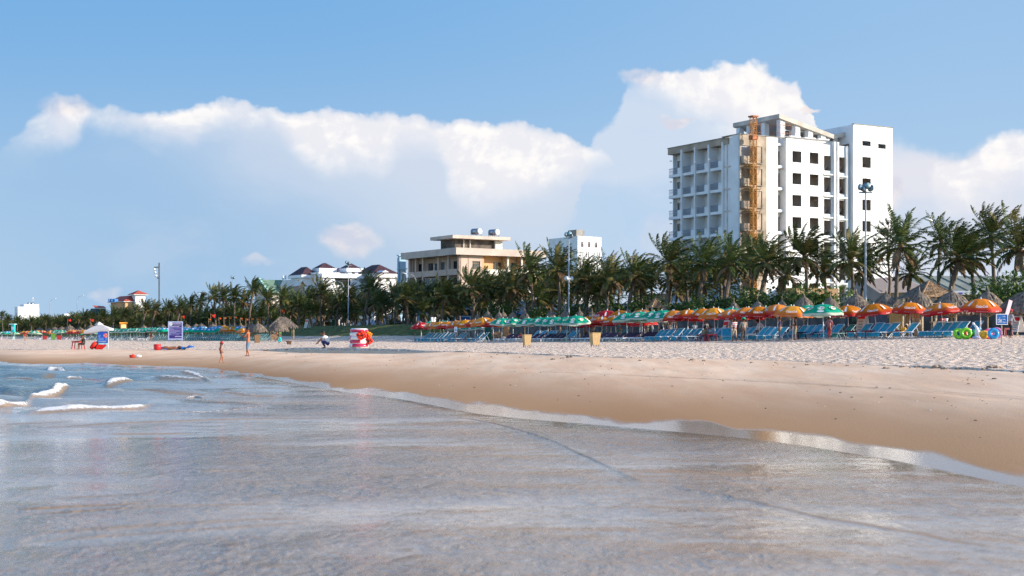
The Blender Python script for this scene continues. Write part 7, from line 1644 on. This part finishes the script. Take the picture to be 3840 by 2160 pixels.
def poles(px, A_, n, h, lab):
    for i in range(n):
        x, Y, g = at(px+i*3.4, A_=A_); b = MB(); b.tube([(0,.0,0),(.18*random.uniform(.3,1)-.3,.5,h*random.uniform(.9,1.05))], .035, 6); tag(b.build('bamboo_pole', M_bamboo, None, False, (x, Y, g)), '%s, %s in the bundle' % (lab, ordw(i+1)), 'pole', 'bamboo poles leaning by the hut')
poles(3432, AF+1.5, 10, 1.9, 'grey bamboo pole leaning by the hut behind the deck chairs')
x, Y, g = at(3203, A_=AF+3.5); T = thing('closed_parasol', 'closed dark teal parasol standing behind the red plastic table', 'parasol', (x, Y, g)); b = MB(); b.lathe([(.5,.7),(.62,1.0),(.45,1.7),(.08,2.1)], 12, jit=.12); b.build('canopy', mat('dark_teal_canvas', (.015,.05,.06), .8), T); b = MB(); b.tube([(0,0,0),(0,0,2.3)], .03, 6); b.build('pole', M_wpaint, T)
# carried notice by the walking person
x, Y, g = at(3783, A_=AF-3.8); b = MB(); b.box(-.16,.16,-.012,.012,-.42,.42, 0, Matrix.Rotation(R(15), 4, 'Y') @ Matrix.Rotation(R(35), 4, 'Z')); tag(b.build('carried_board', mat('pink_print_board', (.70,.52,.56), .6, .2, 25, col2=(.45,.30,.36)), None, False, (x, Y, g+1.75)), 'tall pink printed board carried on the shoulder of the walking person', 'board')

# ---------------------------------------------------------------- lamps
def floodmast(px, A_, pyt, heads, lab, horns=None, r=.095):
    x, Y, g = at(px, A_=A_); zt = PZ(pyt, Y)-g; T = thing('floodlight_mast', lab, 'floodlight mast', (x, Y, g)); b = MB(); b.tube([(0,0,0),(0,0,.6),(0,0,zt)], [r*1.3, r, r*.6], 10); b.build('pole', M_pole, T, True)
    s_ = Y/F
    b = MB(); b.box(-.55,.55,-.06,.06,zt-.06,zt+.06); b.build('crossarm', M_pole, T)
    for i, (dx, dz, az) in enumerate(heads):
        M = Matrix.Rotation(R(az), 3, 'Z') @ Matrix.Rotation(R(78), 3, 'X'); q = MB(); q.lathe([(.09,-.24),(.17,-.18),(.29,0),(.30,.04)], 16, (0,0,0), 0, M); q.lathe([(.28,.045),(.0001,.055)], 16, (0,0,0), 1, M)
        o = q.build('floodlight', [M_metal, mat('lamp_glass', (.25,.40,.45), .1, .2, 3, spec=.7)], T, True, (dx, -.1, zt+dz))
    if horns:
        zh = PZ(horns, Y)-g
        for az in (-35, 140): q = MB(); q.lathe([(.05,0),(.08,.2),(.17,.4),(.30,.52)], 14, (0,0,0), 0, Matrix.Rotation(R(az), 3, 'Z') @ Matrix.Rotation(R(90), 3, 'X')); q.build('loudspeaker', M_lampwhite, T, True, (0,0,zh))
floodmast(3246, 92, 722, [(-.45,.42,30),(.10,.55,-20),(.42,.35,-50),(-.1,.25,60)], 'tall floodlight mast with round lamps in front of the hotel')
floodmast(2133, 93, 893, [(-.3,.4,50),(.05,.5,-10),(.25,.25,-60)], 'floodlight mast with white horn loudspeakers halfway up', 1045)
floodmast(1306, 100, 995, [(-.3,.5,50),(.1,.35,-20)], 'thin floodlight mast before the dark-roofed resort', r=.10); floodmast(874, 108, 1045, [(-.3,.4,50),(.2,.2,-20)], 'thin floodlight mast rising from the palms near the tall leaning palm', r=.1)
def tallmast():
    x, Y, g = at(597, A_=103); T = thing('ladder_light_mast', 'tall square light mast with a bracket of four lamps above the far palms', 'floodlight mast', (x, Y, g)); s_ = Y/F; z = lambda p: PZ(p, Y)-g
    b = MB(); b.bar((0,0,0), (0,0,z(988)), .34); b.build('pole', mat('dark_grey_steel', (.16,.18,.20), .6), T); b = MB(); b.bar((-19*s_,0,z(1003)), (0,0,z(1002)), .35); b.bar((-19*s_,0,z(1003)), (-7*s_,0,z(1044)), .12); b.bar((-8*s_,0,z(1043)), (0,0,z(1042)), .3); b.bar((-3*s_,0,z(988)), (3*s_,0,z(987)), .25); b.build('bracket', mat('dark_grey_steel', (.16,.18,.20)), T)
    for i, (px, py) in enumerate(((580,1010),(583,1022),(586,1034))): b = MB(); b.ball(((px-597)*s_,-.4,z(py)), (.33,.3,.3), 0, 10); b.build('lamp', M_lampwhite, T, True)
tallmast()
def streetlamp(px, A_, pyt, dx, lab):
    x, Y, g = at(px, A_=A_); zt = PZ(pyt, Y)-g; T = thing('street_lamp', lab, 'street lamp', (x, Y, g)); b = MB(); b.tube([(0,0,0),(0,0,zt*.86),(dx*.25,0,zt*.96),(dx,0,zt)], [.13,.09,.07,.05], 8); b.build('pole', M_pole, T, True)
    b = MB(); b.ball((dx+math.copysign(.35,dx),0,zt-.02), (.5,.17,.12), 0, 10, Matrix.Rotation(-.25*math.copysign(1,dx), 3, 'Y')); b.build('lamp_head', M_lampwhite, T, True)
streetlamp(188, 112, 1120, 1.6, 'street lamp beyond the plain white apartment block'); streetlamp(290, 112, 1108, 1.6, 'street lamp between the white block and the red-roofed restaurant')
streetlamp(3566, 118, 823, -1.9, 'street lamp between the palms behind the warehouse roof'); streetlamp(2292, 120, 962, -1.8, 'street lamp beside the white tower block'); streetlamp(1290, 120, 1053, -1.8, 'street lamp in front of the dark-roofed resort'); streetlamp(1560, 120, 1025, -1.8, 'street lamp in front of the beige office building'); streetlamp(775, 112, 1100, -1.6, 'street lamp above the palms left of the leaning palm'.replace('left of', 'short of'))
# flags and lanterns on short poles
def flag(px, py, A_, w, lab, mt=M_flag, star=True):
    x, Y, g = at(px, A_=A_); z = PZ(py, Y)-g; s_ = Y/F; W_ = w*s_; T = thing('red_flag', lab, 'flag', (x, Y, g)); b = MB(); b.tube([(-W_/2,0,0),(-W_/2,0,z+W_*.5)], .03, 6); b.build('pole', M_bamboo, T); b = MB(); n_ = 6
    for j in range(2):
        for i in range(n_+1): b.v.append((-W_/2+W_*i/n_, .12*W_*math.sin(i*1.3), z+W_*.35-j*W_*.7-.06*W_*i/n_))
    for i in range(n_): b.f.append((i, i+1, i+n_+2, i+n_+1)); b.m.append(0)
    o = b.build('flag_cloth', mt, T); b = MB(); pts = [((.17 if k % 2 == 0 else .07)*W_*math.sin(k*math.pi/5), -.13*W_, z+(.17 if k % 2 == 0 else .07)*W_*math.cos(k*math.pi/5)) for k in range(10)]; b.add(pts, [tuple(range(10))]); b.build('star', M_star, o)
for i, (px, py, A_, w) in enumerate([(1060,1166,AF+10,15),(799,1184,AF+12,17),(686,1188,AF+14,14),(260,1201,AF+8,12),(345,1201,AF+8,13)]): flag(px, py, A_, w, 'red flag with yellow star over the %s' % ['large thatched hut at the lawn', 'far row of thatched shelters', 'palms beside the purple notice board', 'farther thatched roof near the low white house', 'thatched roof behind the white parasol'][i])
for i, (px, py) in enumerate([(787,1198),(825,1194),(844,1193),(864,1193),(884,1191),(905,1195),(926,1198),(948,1196),(967,1197)]): flag(px, py, AF+8.5, 8, 'small orange-red pennant over the far thatched row, %s from the purple board' % ordw(i+1), mat('orange_red_cloth', (.8,.12,.02), .7, trans=.3))
# ---------------------------------------------------------------- vehicles
def bus():
    Y = 236; x = PX(1752, Y); g = 3.26; T = thing('tour_bus', 'white and pale blue tour bus with dark windows parked behind the palms', 'bus', (x, Y, g), R(SEA+180-62)); L, W_, H_ = 8.2, 2.4, 3.1
    b = MB(); b.box(-L/2, L/2, -W_/2, W_/2, .4, 1.55); b.box(-L/2+.1, L/2-.1, -W_/2+.06, W_/2-.06, 2.6, H_); b.box(-L/2+.5, L/2-1.2, -W_/2+.4, W_/2-.4, H_, H_+.28); b.build('body', mat('bus_paint', (.55,.65,.75), .3, .05, 2, spec=.5), T)
    b = MB(); b.box(-L/2+.05, L/2-.05, -W_/2+.03, W_/2-.03, 1.55, 2.6); b.build('window_band', M_glass, T)
    b = MB(); b.box(-1.4, 1.2, -W_/2-.012, W_/2+.012, .75, 1.35); b.build('blue_stripe', M_royal, T)
    for sx in (-1, 1):
        for sy in (-1, 1): b = MB(); b.lathe([(.45,-.13),(.45,.13)], 16, (0,0,0), 0, Matrix.Rotation(R(90), 3, 'X')); b.build('wheel', M_black, T, False, (sx*L*.31, sy*(W_/2-.1), .45))
bus()
def car(px, A_, mt, lab, rz, van=0):
    Y = rowY(px, A_); x = PX(px, Y); T = thing('parked_car', lab, 'car', (x, Y, 3.28), R(rz)); h = 1.45+van*.5; b = MB()
    pr = [(-2.1,.35),(-2.1,.85),(-1.75,.95),(-1.3,h),(.5,h),(1.15,.98),(2.0,.82),(2.1,.35)]
    n_ = len(pr); b.add([(p[0], s*.85*(.86 if p[1] > 1.1 else 1), p[1]) for s in (-1, 1) for p in pr], [tuple(range(n_))[::-1], tuple(range(n_, 2*n_))]+[(i, (i+1) % n_, n_+(i+1) % n_, n_+i) for i in range(n_)]); b.build('body', mt, T)
    b = MB()
    for s in (-1, 1): b.add([(-1.5,s*.83,.98),(.95,s*.83,.98),(.45,s*.745,h-.1),(-1.2,s*.745,h-.1)], [(0,1,2,3)])
    b.add([(.62,-.7,h-.08),(.62,.7,h-.08),(1.13,.78,1.02),(1.13,-.78,1.02)], [(0,1,2,3)]); b.build('window', M_glass, T)
    for sx in (-1.3, 1.3):
        for sy in (-1, 1): q = MB(); q.lathe([(.32,-.1),(.32,.1)], 14, (0,0,0), 0, Matrix.Rotation(R(90), 3, 'X')); q.build('wheel', M_black, T, False, (sx, sy*.8, .32))
    for s in (-1, 1): q = MB(); q.ball((2.04, s*.6, .68), (.08,.16,.09), 0, 8); q.build('headlight', M_lampwhite, T, True)
car(1398, 134, M_wpaint, 'white car parked on the road behind the red ring pile', 118-62, .3); car(1420, 134, mat('silver_paint', (.40,.45,.52), .3, metal=.5), 'silver-blue car parked next to the white one', 60, .4); car(1230, 136, mat('dark_paint', (.03,.04,.06), .3), 'dark car on the road behind the squatting man', 118); car(520, 136, M_wpaint, 'white car behind the far palms near the notice board', 118); car(1003, 136, mat('grey_paint', (.25,.26,.28), .3), 'grey car parked behind the leaning palm', 118); car(1620, 134, M_wpaint, 'white van parked short of the tour bus', 118, 1.0)
def moto(px, A_, lab, rz):
    x, Y, g = at(px, A_=A_); T = thing('motorbike', lab, 'motorbike', (x, Y, g), R(rz)); 
    for sx in (-.6, .6): b = MB(); b.torus((sx,0,.28), .24, .045, 0, 18, 6, Matrix.Rotation(R(90), 3, 'X')); b.build('wheel', M_black, T, True)
    b = MB(); b.tube([(-.75,0,.55),(-.3,0,.58),(.1,0,.45),(.4,0,.55),(.5,0,.95)], [.08,.16,.12,.10,.06], 8); b.build('body', mat('bike_paint', (.10,.10,.13), .3), T, True); b = MB(); b.ball((-.25,0,.76), (.42,.13,.07), 0, 10); b.build('seat', M_black, T, True); b = MB(); b.bar((.48,-.3,1.0), (.48,.3,1.0), .03); b.bar((.6,0,.28), (.48,0,1.0), .05); b.build('handlebar', M_metal, T)
for px, A_, lab in ((1313,104,'dark motorbike parked on the lawn beside the person in black'),(1492,106,'dark motorbike parked by the small round bush'),(1508,107,'black motorbike beside the person in white on the path')): moto(px, A_, lab, random.uniform(150, 200))
x, Y, g = at(1256, A_=104); T = thing('green_bin', 'dark green wheeled bin on the lawn behind the squatting man', 'bin', (x, Y, g)); b = MB(); b.add([(-.45,-.4,.1),(.45,-.4,.1),(.45,.4,.1),(-.45,.4,.1),(-.55,-.5,1.2),(.55,-.5,1.2),(.55,.5,1.2),(-.55,.5,1.2)], [(3,2,1,0),(0,1,5,4),(1,2,6,5),(2,3,7,6),(3,0,4,7)]); b.build('body', mat('bin_green', (.01,.06,.04), .5), T); b = MB(); b.box(-.6,.6,-.55,.55,1.2,1.3); b.build('lid', mat('bin_green', (.01,.06,.04)), T)
x, Y, g = at(1230, A_=112); b = MB(); b.box(-1.6,1.6,-.5,.5,0,1.0); b.box(-1.7,1.7,-.6,.6,1.0,1.12); tag(b.build('planter_box', mat('dark_box', (.02,.03,.05), .6), None, False, (x, Y, g)), 'long dark planter box on the lawn beside the green wheeled bin', 'planter')
for i, px in enumerate((1345, 1600, 1574)):
    x, Y, g = at(px, A_=112); T = thing('feather_banner', 'tall pale blue vertical banner among the palms, %s from the resort' % ordw(i+1), 'banner', (x, Y, g), 0, 'vertical banners on the promenade'); z = PZ(1165, Y)-g; b = MB(); b.tube([(-.4,0,0),(-.4,0,z)], .04, 6); b.build('pole', M_metal, T); b = MB(); b.box(-.38,.75 if i == 0 else .35,-.015,.015,z*.35,z*.98); b.build('banner_cloth', mat('pale_blue_banner', (.32,.48,.66), .7, .12, 3), T)
